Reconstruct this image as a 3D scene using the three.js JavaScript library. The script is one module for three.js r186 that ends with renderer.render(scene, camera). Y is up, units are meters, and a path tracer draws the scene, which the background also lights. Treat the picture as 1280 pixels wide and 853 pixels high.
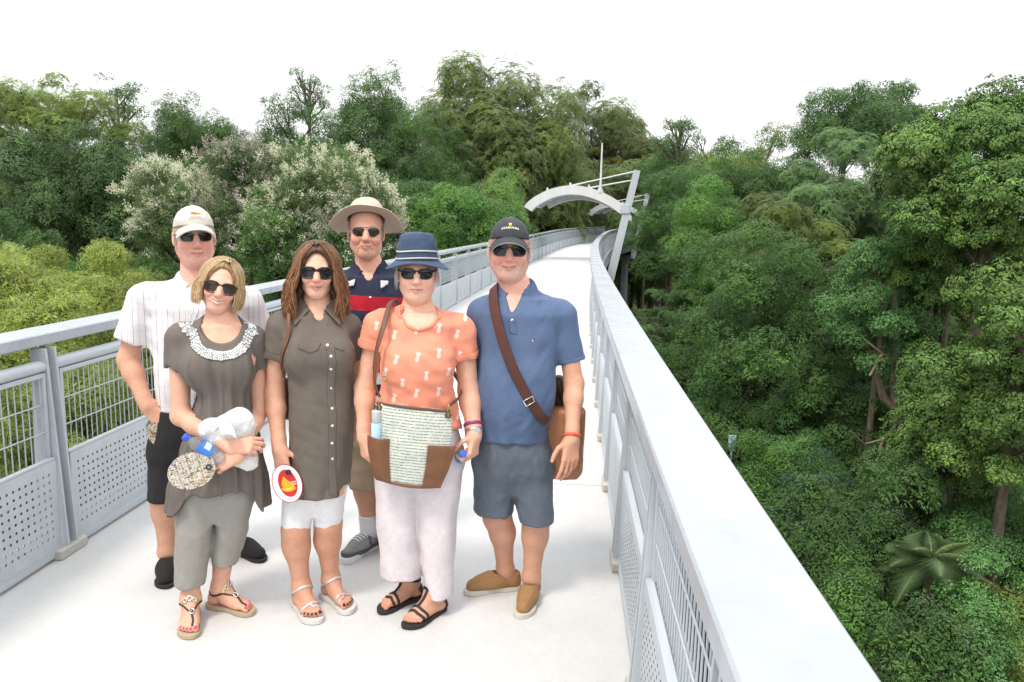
import * as THREE from 'three';
import { mergeGeometries, mergeVertices } from 'three/addons/utils/BufferGeometryUtils.js';
import { RoundedBoxGeometry } from 'three/addons/geometries/RoundedBoxGeometry.js';
import { createNoise3D } from 'simplex-noise';

const R = (d) => d * Math.PI / 180;
const V = (x, y, z) => new THREE.Vector3(x, y, z);
const scene = new THREE.Scene();

// ---------- camera
const camera = new THREE.PerspectiveCamera(2 * Math.atan(426.5 / 940) * 180 / Math.PI, 1280 / 853, 0.05, 800);
camera.rotation.order = 'YXZ';
camera.position.set(0, 1.8, 0);
camera.rotation.set(R(-9.0), R(4.1), R(1.4));
scene.add(camera);

// ---------- sky: an even white overcast, a little brighter towards the zenith
{
  const W = 256, Hh = 128, d = new Float32Array(W * Hh * 4);
  const n3 = createNoise3D(() => 0.37);
  for (let j = 0; j < Hh; j++) for (let i = 0; i < W; i++) {
    const el = ((j + 0.5) / Hh - 0.5) * Math.PI, az = (i + 0.5) / W * 2 * Math.PI, y = Math.max(0, Math.sin(el));
    const cl = 1 + 0.05 * n3(Math.cos(az) * Math.cos(el) * 2, y * 4, Math.sin(az) * Math.cos(el) * 2);
    const L = (0.88 + 0.5 * y) * cl, o = (j * W + i) * 4;
    d[o] = L * 0.992; d[o + 1] = L; d[o + 2] = L * 1.015; d[o + 3] = 1;
  }
  const t = new THREE.DataTexture(d, W, Hh, THREE.RGBAFormat, THREE.FloatType);
  t.mapping = THREE.EquirectangularReflectionMapping; t.magFilter = THREE.LinearFilter; t.needsUpdate = true;
  scene.background = t; scene.environment = t;
}

// ---------- the sun behind thin cloud, high and to the left behind the camera
const sun = new THREE.DirectionalLight(0xfff4e6, 1.5);
sun.position.set(-12, 42, 14); sun.target.position.set(0, 0, -6);
sun.castShadow = true; sun.shadow.radius = 22; sun.shadow.mapSize.set(2048, 2048);
Object.assign(sun.shadow.camera, { left: -40, right: 40, top: 40, bottom: -40, near: 1, far: 160 });
scene.add(sun, sun.target);

const renderer = new THREE.WebGLRenderer({ antialias: true });
renderer.toneMapping = THREE.LinearToneMapping;
renderer.toneMappingExposure = 1.6;
renderer.shadowMap.enabled = true;

// ---------- small tools
function rng(s) { let a = (s * 2654435761) >>> 0; return () => { a = (a + 0x6d2b79f5) | 0; let t = Math.imul(a ^ (a >>> 15), 1 | a); t = (t + Math.imul(t ^ (t >>> 7), 61 | t)) ^ t; return ((t ^ (t >>> 14)) >>> 0) / 4294967296; }; }
const NZ = createNoise3D(rng(11)), NZ2 = createNoise3D(rng(23));
const lerp = (a, b, t) => a + (b - a) * t, clamp = (x, a, b) => Math.min(b, Math.max(a, x)), sstep = (a, b, x) => { const t = clamp((x - a) / (b - a), 0, 1); return t * t * (3 - 2 * t); };
const taken = new Map();
function numbered(n) { const k = taken.get(n) ?? 0; taken.set(n, k + 1); return k ? n + '_' + String(k).padStart(3, '0') : n; }
function tag(o, label, category, group) { o.userData.label = label; o.userData.category = category; if (group) o.userData.group = group; return o; }
function thing(name, label, category, pos = [0, 0, 0], yaw = 0, group) {
  const g = new THREE.Group(); g.name = numbered(name); g.position.set(...pos); g.rotation.y = yaw; scene.add(g); return tag(g, label, category, group);
}
function part(name, geo, mat, parent) { const m = new THREE.Mesh(geo, mat); m.name = name; m.castShadow = m.receiveShadow = true; parent.add(m); return m; }
function solo(name, geo, mat, label, category, group) { const m = part(numbered(name), geo, mat, scene); return tag(m, label, category, group); }
function structure(name, geo, mat) { const m = part(name, geo, mat, scene); m.userData.kind = 'structure'; return m; }
const std = (color, roughness = 0.7, more = {}) => new THREE.MeshStandardMaterial({ color: new THREE.Color(...color), roughness, ...more });
const phys = (color, roughness = 0.7, more = {}) => new THREE.MeshPhysicalMaterial({ color: new THREE.Color(...color), roughness, ...more });
function box(w, h, d, x = 0, y = 0, z = 0, r = 0) { const g = r ? new RoundedBoxGeometry(w, h, d, 2, r) : new THREE.BoxGeometry(w, h, d); g.translate(x, y, z); return g; }
function plain(g) { const q = g.index ? g.toNonIndexed() : g; for (const k of Object.keys(q.attributes)) if (!['position', 'normal', 'uv'].includes(k)) q.deleteAttribute(k); return q; }
const merge = (list) => mergeGeometries(list.map(plain));
function canvasTex(w, h, draw, o = {}) {
  const c = document.createElement('canvas'); c.width = w; c.height = h; draw(c.getContext('2d'), w, h);
  const t = new THREE.CanvasTexture(c); if (!o.data) t.colorSpace = THREE.SRGBColorSpace; t.magFilter = THREE.LinearFilter;
  t.wrapS = t.wrapT = o.clamp ? THREE.ClampToEdgeWrapping : THREE.RepeatWrapping; if (o.repeat) t.repeat.set(...o.repeat); if (o.offset) t.offset.set(...o.offset); return t;
}
// grey tileable noise as bytes, layered fine and coarse
function noiseTex(size, layers, lo, hi, seed, data = true, tint) {
  const rn = rng(seed), acc = new Float32Array(size * size); let tot = 0;
  for (const [cells, amp] of layers) {
    tot += amp; const g = new Float32Array(cells * cells).map(() => rn());
    for (let y = 0; y < size; y++) for (let x = 0; x < size; x++) {
      const fx = x / size * cells, fy = y / size * cells, ix = Math.floor(fx), iy = Math.floor(fy), a = fx - ix, b = fy - iy, s = a * a * (3 - 2 * a), t = b * b * (3 - 2 * b);
      const q = (i, j) => g[((iy + j) % cells) * cells + (ix + i) % cells];
      acc[y * size + x] += amp * lerp(lerp(q(0, 0), q(1, 0), s), lerp(q(0, 1), q(1, 1), s), t);
    }
  }
  const d = new Uint8Array(size * size * 4);
  for (let i = 0; i < size * size; i++) { const v = lerp(lo, hi, acc[i] / tot); for (let c = 0; c < 3; c++) d[i * 4 + c] = clamp(v * (tint ? tint[c] : 1), 0, 255); d[i * 4 + 3] = 255; }
  const t = new THREE.DataTexture(d, size, size); t.wrapS = t.wrapT = THREE.RepeatWrapping; t.magFilter = THREE.LinearFilter; if (!data) t.colorSpace = THREE.SRGBColorSpace; t.needsUpdate = true; return t;
}
function tubeAlong(pts, radii, seg = 6, closed = true) {   // tapered tube through points
  const pos = [], nor = [], uv = [], idx = []; const n = pts.length; let up = V(0.13, 0.2, 0.97).normalize(); let len = 0;
  for (let i = 0; i < n; i++) {
    const t = pts[Math.min(n - 1, i + 1)].clone().sub(pts[Math.max(0, i - 1)]).normalize();
    const a = up.clone().addScaledVector(t, -up.dot(t)); if (a.lengthSq() < 1e-6) a.set(1, 0, 0).addScaledVector(t, -t.x); a.normalize(); up = a; const b = t.clone().cross(a);
    if (i) len += pts[i].distanceTo(pts[i - 1]);
    const r = Array.isArray(radii) ? radii[i] : radii;
    for (let k = 0; k <= seg; k++) { const an = k / seg * Math.PI * 2, c = Math.cos(an), s = Math.sin(an), nx = a.x * c + b.x * s, ny = a.y * c + b.y * s, nz = a.z * c + b.z * s; pos.push(pts[i].x + nx * r, pts[i].y + ny * r, pts[i].z + nz * r); nor.push(nx, ny, nz); uv.push(k / seg * 6.283 * r, len); }
  }
  for (let i = 0; i < n - 1; i++) for (let k = 0; k < seg; k++) { const a = i * (seg + 1) + k, b = a + 1, c = a + seg + 1, d = c + 1; idx.push(a, b, c, b, d, c); }
  if (closed) for (const [row, flip] of [[0, 1], [n - 1, 0]]) { const c = pos.length / 3, p = pts[row], t = pts[Math.min(n - 1, row + 1)].clone().sub(pts[Math.max(0, row - 1)]).normalize().multiplyScalar(flip ? -1 : 1); pos.push(p.x, p.y, p.z); nor.push(t.x, t.y, t.z); uv.push(0, 0); for (let k = 0; k < seg; k++) { const a = row * (seg + 1) + k; flip ? idx.push(c, a + 1, a) : idx.push(c, a, a + 1); } }
  const g = new THREE.BufferGeometry(); g.setAttribute('position', new THREE.Float32BufferAttribute(pos, 3)); g.setAttribute('normal', new THREE.Float32BufferAttribute(nor, 3)); g.setAttribute('uv', new THREE.Float32BufferAttribute(uv, 2)); g.setIndex(idx); return g;
}

// =====================================================================  THE WALKWAY
// centre line: runs along -z, bends gently to the right and beyond the shelters back to the left, rising a little
const PATH = [];
{
  let x = 0, z = 8, th = 0, s = -8; const ds = 0.25;
  for (; s <= 76; s += ds) {
    const y = 0.16 * sstep(14, 60, s) * (s - 14) / 20;
    PATH.push([s, x, y, z, th]);
    const k = s < 2 ? 0 : s < 45 ? 1 / 500 : s < 60 ? 1 / 100 : s < 64 ? 0 : -1 / 28;
    th += k * ds; x += Math.sin(th) * ds; z -= Math.cos(th) * ds;
  }
}
function onPath(s, off = 0, up = 0) {   // off: metres to the right of the reference line
  const f = clamp((s + 8) / 0.25, 0, PATH.length - 1.001), i = Math.floor(f), t = f - i, a = PATH[i], b = PATH[i + 1];
  const th = lerp(a[4], b[4], t); return { p: V(lerp(a[1], b[1], t) + Math.cos(th) * off, lerp(a[2], b[2], t) + up, lerp(a[3], b[3], t) + Math.sin(th) * off), th };
}
// a bar of rectangular section swept along the walkway: offsets o0..o1, heights y0..y1
function sweep(s0, s1, o0, o1, y0, y1, step = 1, ch = 0) {
  const prof = ch ? [[o0 + ch, y0], [o1 - ch, y0], [o1, y0 + ch], [o1, y1 - ch], [o1 - ch, y1], [o0 + ch, y1], [o0, y1 - ch], [o0, y0 + ch]] : [[o0, y0], [o1, y0], [o1, y1], [o0, y1]];
  const m = prof.length, n = Math.max(1, Math.round((s1 - s0) / step)), pos = [], uv = [], idx = [];
  let per = 0; const run = [0]; for (let k = 0; k < m; k++) { const a = prof[k], b = prof[(k + 1) % m]; per += Math.hypot(b[0] - a[0], b[1] - a[1]); run.push(per); }
  for (let k = 0; k < m; k++) for (let e = 0; e < 2; e++) for (let i = 0; i <= n; i++) {
    const s = lerp(s0, s1, i / n), q = prof[(k + e) % m], P = onPath(s, q[0], q[1]).p; pos.push(P.x, P.y, P.z); uv.push(run[k + e], s);
  }
  for (let k = 0; k < m; k++) for (let i = 0; i < n; i++) { const a = k * 2 * (n + 1) + i, b = a + n + 1; idx.push(a, b, a + 1, b, b + 1, a + 1); }
  for (const [i, flip] of [[0, 1], [n, 0]]) { const st = pos.length / 3; for (let k = 0; k < m; k++) { const P = onPath(lerp(s0, s1, i / n), prof[k][0], prof[k][1]).p; pos.push(P.x, P.y, P.z); uv.push(prof[k][0], prof[k][1]); } for (let k = 1; k < m - 1; k++) flip ? idx.push(st, st + k + 1, st + k) : idx.push(st, st + k, st + k + 1); }
  for (let i = 0; i < idx.length; i += 3) { const t = idx[i + 1]; idx[i + 1] = idx[i + 2]; idx[i + 2] = t; }
  const g = new THREE.BufferGeometry(); g.setAttribute('position', new THREE.Float32BufferAttribute(pos, 3)); g.setAttribute('uv', new THREE.Float32BufferAttribute(uv, 2)); g.setIndex(idx); g.computeVertexNormals(); return g;
}
// paint and concrete
const concGrain = noiseTex(512, [[4, 0.5], [11, 0.6], [37, 0.7], [150, 0.8], [256, 0.7]], 236, 255, 3, false, [1, 1.0, 0.995]); concGrain.repeat.set(0.37, 0.37);
const concBump = noiseTex(512, [[40, 0.5], [128, 1], [256, 1]], 0, 255, 4); concBump.repeat.set(1.3, 1.3);
const M = {};
M.deck = std([0.61, 0.615, 0.62], 0.62, { map: concGrain, bumpMap: concBump, bumpScale: 0.0015 });
const steelWear = noiseTex(512, [[5, 0.8], [17, 0.7], [50, 0.5]], 226, 255, 5, false, [0.985, 0.995, 1]); steelWear.repeat.set(0.8, 0.8);
const steelRough = noiseTex(256, [[6, 1], [30, 1], [100, 0.7]], 110, 190, 6);
M.rail = std([0.50, 0.54, 0.575], 0.75, { map: steelWear, roughnessMap: steelRough, metalness: 0.0 });
M.railTop = std([0.40, 0.43, 0.465], 0.5, { map: steelWear, roughnessMap: steelRough });
M.girder = std([0.42, 0.46, 0.49], 0.7, { map: steelWear });
M.pad = std([0.62, 0.60, 0.55], 0.85, { map: concGrain, bumpMap: concBump, bumpScale: 0.003 });
M.white = std([0.70, 0.70, 0.69], 0.55, { map: steelWear });

const RO = { in: 0.319, c: 0.357, hw: 0.103 }, LO = { in: -2.61, c: -2.757, hw: 0.103 };   // inner face of panels, centre of the handrail
// --- deck: slabs between movement joints, edge kerbs, girders underneath
{
  const joints = [-7, -1.6, 5.05, 11.0, 16.3, 22.3, 28.3, 34.3, 40.3, 46.3, 52.3, 58.3, 64.3, 70.3, 74];
  const deck = structure('walkway_deck', sweep(-7, 74, LO.in - 0.16, RO.in + 0.16, -0.34, -0.022, 0.8), M.girder);
  for (let i = 0; i < joints.length - 1; i++) part('deck_slab', sweep(joints[i] + 0.004, joints[i + 1] - 0.004, LO.in - 0.10, RO.in + 0.10, -0.018, 0, 0.8), M.deck, deck);
  part('edge_girder', sweep(-7, 74, RO.in + 0.17, RO.in + 0.25, -0.62, 0.03, 0.8), M.girder, deck);
  part('edge_girder', sweep(-7, 74, LO.in - 0.25, LO.in - 0.17, -0.62, 0.03, 0.8), M.girder, deck);
  part('spine_girder', sweep(-7, 74, -1.6, -0.7, -1.0, -0.345, 0.8), M.girder, deck);
}
// --- railing pieces, built once with the panel running along +x from 0 to 1 panel, inner face towards +z
function perforated(L, Hh, pitch, hole, t) {    // steel sheet with square holes that go through
  const nx = Math.floor((L - 0.05) / pitch), ny = Math.floor((Hh - 0.06) / pitch), x0 = (L - (nx - 1) * pitch) / 2, y0 = (Hh - (ny - 1) * pitch) / 2, h = hole / 2;
  const pos = [], nor = [], uv = [], idx = [];
  const quad = (a, b, c, d, n) => { const s = pos.length / 3; for (const p of [a, b, c, d]) { pos.push(...p); nor.push(...n); uv.push(p[0], p[1]); } idx.push(s, s + 1, s + 2, s, s + 2, s + 3); };
  const face = (xa, xb, ya, yb) => { quad([xa, ya, t / 2], [xb, ya, t / 2], [xb, yb, t / 2], [xa, yb, t / 2], [0, 0, 1]); quad([xb, ya, -t / 2], [xa, ya, -t / 2], [xa, yb, -t / 2], [xb, yb, -t / 2], [0, 0, -1]); };
  const ys = [0]; for (let j = 0; j < ny; j++) ys.push(y0 + j * pitch - h, y0 + j * pitch + h); ys.push(Hh);
  for (let j = 0; j < ys.length - 1; j++) {
    if (j % 2 === 0) { face(0, L, ys[j], ys[j + 1]); continue; }
    let xa = 0; for (let i = 0; i < nx; i++) {
      const xb = x0 + i * pitch - h, xc = xb + hole; face(xa, xb, ys[j], ys[j + 1]); xa = xc;
      quad([xb, ys[j], -t / 2], [xb, ys[j], t / 2], [xb, ys[j + 1], t / 2], [xb, ys[j + 1], -t / 2], [1, 0, 0]); quad([xc, ys[j], t / 2], [xc, ys[j], -t / 2], [xc, ys[j + 1], -t / 2], [xc, ys[j + 1], t / 2], [-1, 0, 0]);
      quad([xb, ys[j], t / 2], [xb, ys[j], -t / 2], [xc, ys[j], -t / 2], [xc, ys[j], t / 2], [0, 1, 0]); quad([xb, ys[j + 1], -t / 2], [xb, ys[j + 1], t / 2], [xc, ys[j + 1], t / 2], [xc, ys[j + 1], -t / 2], [0, -1, 0]);
    } face(xa, L, ys[j], ys[j + 1]);
  }
  for (const [a, b, n] of [[[0, Hh], [L, Hh], [0, 1, 0]]]) quad([a[0], a[1], t / 2], [b[0], b[1], t / 2], [b[0], b[1], -t / 2], [a[0], a[1], -t / 2], n);
  const g = new THREE.BufferGeometry(); g.setAttribute('position', new THREE.Float32BufferAttribute(pos, 3)); g.setAttribute('normal', new THREE.Float32BufferAttribute(nor, 3)); g.setAttribute('uv', new THREE.Float32BufferAttribute(uv, 2)); g.setIndex(idx); return g;
}
const RH = 1.18;
function railing(name, label, side, O, sp, first, sEnd, bars) {
  const sg = side === 'right' ? 1 : -1;
  const root = thing(name, label, 'railing');
  const L = sp - 0.10, pitch = 0.043, nb = Math.floor((L - 0.06) / pitch);
  const G = {
    perf: perforated(L, 0.46, 0.0415, 0.0125, 0.004), far: box(L, 0.46, 0.006, L / 2, 0.23, 0),
    bar: new THREE.CylinderGeometry(0.0033, 0.0033, 0.42, 6), wire: new THREE.CylinderGeometry(0.0036, 0.0036, L - 0.05, 6).rotateZ(Math.PI / 2),
    frame: merge([box(0.022, 0.45, 0.03, 0.011, 0.225, 0, 0.003), box(0.022, 0.45, 0.03, L - 0.011, 0.225, 0, 0.003), box(L - 0.046, 0.022, 0.03, L / 2, 0.439, 0, 0.003)]),
    tube: new THREE.CylinderGeometry(0.032, 0.032, L + 0.06, 14).rotateZ(Math.PI / 2),
    foot: merge([box(L, 0.05, 0.012, L / 2, 0.025, 0), box(L, 0.010, 0.055, L / 2, 0.005, 0.035)]),
    lip: box(L, 0.012, 0.03, L / 2, 0, 0, 0.002),
  };
  // a pair of tapered fin plates, the wide foot towards the walkway
  const fin = new THREE.Shape(); fin.moveTo(-0.03, 0); fin.lineTo(0.135, 0); fin.lineTo(0.135, 0.06); fin.lineTo(0.10, 1.105); fin.lineTo(0.02, 1.105); fin.lineTo(-0.03, 0.07); fin.closePath();
  const finG = new THREE.ExtrudeGeometry(fin, { depth: 0.012, bevelEnabled: true, bevelSize: 0.0015, bevelThickness: 0.0015, bevelSegments: 1 }).rotateY(-Math.PI / 2);
  const post = merge([finG.clone().translate(0.04, 0, 0), finG.clone().translate(-0.028, 0, 0), box(0.05, 0.9, 0.012, 0, 0.55, 0.05)]);
  const pad = box(0.22, 0.055, 0.2, 0, 0.0275, 0.06, 0.012);
  const barsMerged = merge([...Array(nb)].map((_, i) => G.bar.clone().translate(0.03 + (L - 0.06) * i / (nb - 1), 0.217, 0)));
  let k = 0; const hr = [];
  for (let s = first; s < sEnd; s += sp, k++) {
    const A = onPath(s, O.in), B = onPath(s + sp, O.in), yaw = Math.atan2(-(B.p.z - A.p.z), B.p.x - A.p.x);
    // post with its pad
    const dir = sg > 0 ? yaw : yaw + Math.PI;
    const p = new THREE.Group(); p.name = 'post'; p.position.copy(A.p); p.rotation.y = dir; root.add(p);
    part('fin_plates', post, M.rail, p); if (s < 30) part('pad', pad, M.pad, p);
    if (s + sp > sEnd) break;
    const fr = new THREE.Group(); fr.position.copy(sg > 0 ? A.p : B.p); fr.rotation.y = dir; fr.rotation.order = 'YXZ'; fr.rotation.z = Math.atan2((sg > 0 ? 1 : -1) * (B.p.y - A.p.y), sp); fr.updateMatrix();
    const place = (m, x, y, z) => { m.position.copy(V(x, y, z).applyMatrix4(fr.matrix)); m.rotation.copy(fr.rotation); return m; };
    const near = s < 14;
    place(part('perforated_panel', s < 22 ? G.perf : G.far, M.rail, root), 0.05, 0.07, 0);
    place(part('kick_rail', G.foot, M.rail, root), 0.05, 0.02, 0);
    if (near) place(part('panel_lip', G.lip, M.rail, root), 0.05, 0.537, 0.014);
    place(part('upper_tube', G.tube, M.rail, root), sp / 2, 1.015, 0.05);
    const mp = place(new THREE.Group(), 0.05, 0.535, 0.035); mp.name = 'mesh_panel'; root.add(mp);
    part('mesh_frame', G.frame, M.rail, mp);
    for (const y of [0.145, 0.29]) part('crosswire', G.wire, M.rail, mp).position.set(L / 2, y, -0.006);
    if (bars.includes(k)) for (let i = 0; i < nb; i++) part('bar', G.bar, M.rail, mp).position.set(0.03 + (L - 0.06) * i / (nb - 1), 0.217, 0);
    else part('bars', barsMerged, M.rail, mp).userData.kind = 'stuff';
  }
  for (let s = first - sp; s < sEnd; s += sp * 12) part('handrail', sweep(s + 0.001, Math.min(sEnd, s + sp * 12) - 0.001, O.c - O.hw, O.c + O.hw, RH - 0.06, RH, 0.6, 0.006), M.railTop, root);
  return root;
}
railing('walkway_railing', 'pale grey steel railing with perforated panels behind the group of people', 'left', LO, 1.8, -1.80, 74, [2, 3, 4]);
railing('walkway_railing', 'pale grey steel railing with broad flat handrail along the forest drop', 'right', RO, 1.2, -0.97, 74, [0, 1, 2, 3, 4]);

// --- shelters: a leaning mast outside the railing carries an arched roof rib over the walkway on rods
function shelter(s, sc, label, rod) {
  const o = onPath(s), g = thing('canopy_shelter', label, 'shelter', [o.p.x, o.p.y, o.p.z], -o.th);
  // cross-section arch: local x to the right of the walkway
  const arch = (t) => V(lerp(-3.2, 1.52, t) * sc, (2.42 + 1.0 * Math.pow(Math.sin(Math.PI * Math.pow(clamp(t, 0, 1), 0.92)), 0.8)) * sc, 0);
  const band = (t0, t1, z0, z1, th, n, drop = 0) => {
    const pos = [], idx = []; for (let i = 0; i <= n; i++) { const t = lerp(t0, t1, i / n), p = arch(t), q = arch(t + 0.01), d = V(-(q.y - p.y), q.x - p.x, 0).normalize(); for (const [a, z] of [[-drop, z0], [-drop, z1], [-drop - th, z1], [-drop - th, z0]]) pos.push(p.x + d.x * a - 0.1 * z, p.y + d.y * a + 0.13 * z, z); }
    for (let i = 0; i < n; i++) for (let k = 0; k < 4; k++) { const a = i * 4 + k, b = i * 4 + (k + 1) % 4; idx.push(a, a + 4, b, b, a + 4, b + 4); }
    for (const [i, f] of [[0, 0], [n, 1]]) { const a = i * 4; f ? idx.push(a, a + 2, a + 1, a, a + 3, a + 2) : idx.push(a, a + 1, a + 2, a, a + 2, a + 3); }
    const q = new THREE.BufferGeometry(); q.setAttribute('position', new THREE.Float32BufferAttribute(pos, 3)); q.setAttribute('uv', new THREE.Float32BufferAttribute(pos.flatMap((_, i) => i % 3 ? [] : [pos[i], pos[i + 2]]), 2)); q.setIndex(idx); const f = q.toNonIndexed(); f.computeVertexNormals(); return f;
  };
  part('roof_rib', band(0, 1, -0.12, 0.12, 0.40 * sc, 30), M.white, g);
  part('roof_rib', band(0.12, 1, -2.3 * sc, -2.12 * sc, 0.26 * sc, 26), M.white, g);
  part('roof_sheet', band(0.06, 0.9, -2.1 * sc, -0.13, 0.05, 24, 0.03), M.girder, g);
  for (let i = 0; i < 7; i++) { const t = 0.08 + i * 0.12, p = arch(t); part('purlin', box(0.09, 0.12, 1.96 * sc, 0, 0, 0).rotateZ(Math.atan2(arch(t + .02).y - p.y, arch(t + .02).x - p.x)).translate(p.x + 0.11 * sc, p.y - 0.31 * sc, -1.12 * sc), M.white, g); }
  // mast: tapered box leaning outwards
  const m0 = V(0.78, -1.15, -0.05), m1 = V(1.85 * sc, 4.15 * sc, -0.05);
  const mast = new THREE.CylinderGeometry(0.21, 0.28, 1, 4, 1).rotateY(Math.PI / 4); const len = m0.distanceTo(m1); mast.scale(1, len, 1.2); mast.applyQuaternion(new THREE.Quaternion().setFromUnitVectors(V(0, 1, 0), m1.clone().sub(m0).normalize())); mast.translate((m0.x + m1.x) / 2, (m0.y + m1.y) / 2, -0.05);
  const fm = mast.toNonIndexed(); fm.computeVertexNormals(); part('mast', fm, M.rail, g);
  part('mast_bracket', box(0.4, 0.4, 0.5, lerp(m0.x, m1.x, 0.68) - 0.1, 2.42 * sc, -0.05, 0.02), M.rail, g);
  for (const [tt, zz, y] of [[0.44, 0, -0.05], [0.62, 0, -0.42]]) { const a = arch(tt); a.z = zz; part('stay_rod', tubeAlong([V(m1.x - 0.1, m1.y + y, -0.05), a], 0.032, 8), M.white, g); }
  for (const tt of [0.22, 0.44, 0.62]) part('rod_lug', box(0.08, 0.16, 0.08, arch(tt).x, arch(tt).y + 0.06, 0, 0.01), M.white, g);
  if (rod) { const a = arch(0.73); part('finial_rod', tubeAlong([V(a.x, a.y - 0.05, 0), V(a.x, a.y + 0.22, 0), V(a.x, a.y + 0.32, 0), V(a.x, a.y + 2.15, 0)], [0.16, 0.07, 0.05, 0.035], 10), M.white, g); }
  return g;
}
shelter(35, 1, 'white arched walkway shelter with a tall slim rod on its roof', true);
shelter(60, 0.92, 'second white arched shelter further along the walkway, without a rod', false);
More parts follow.
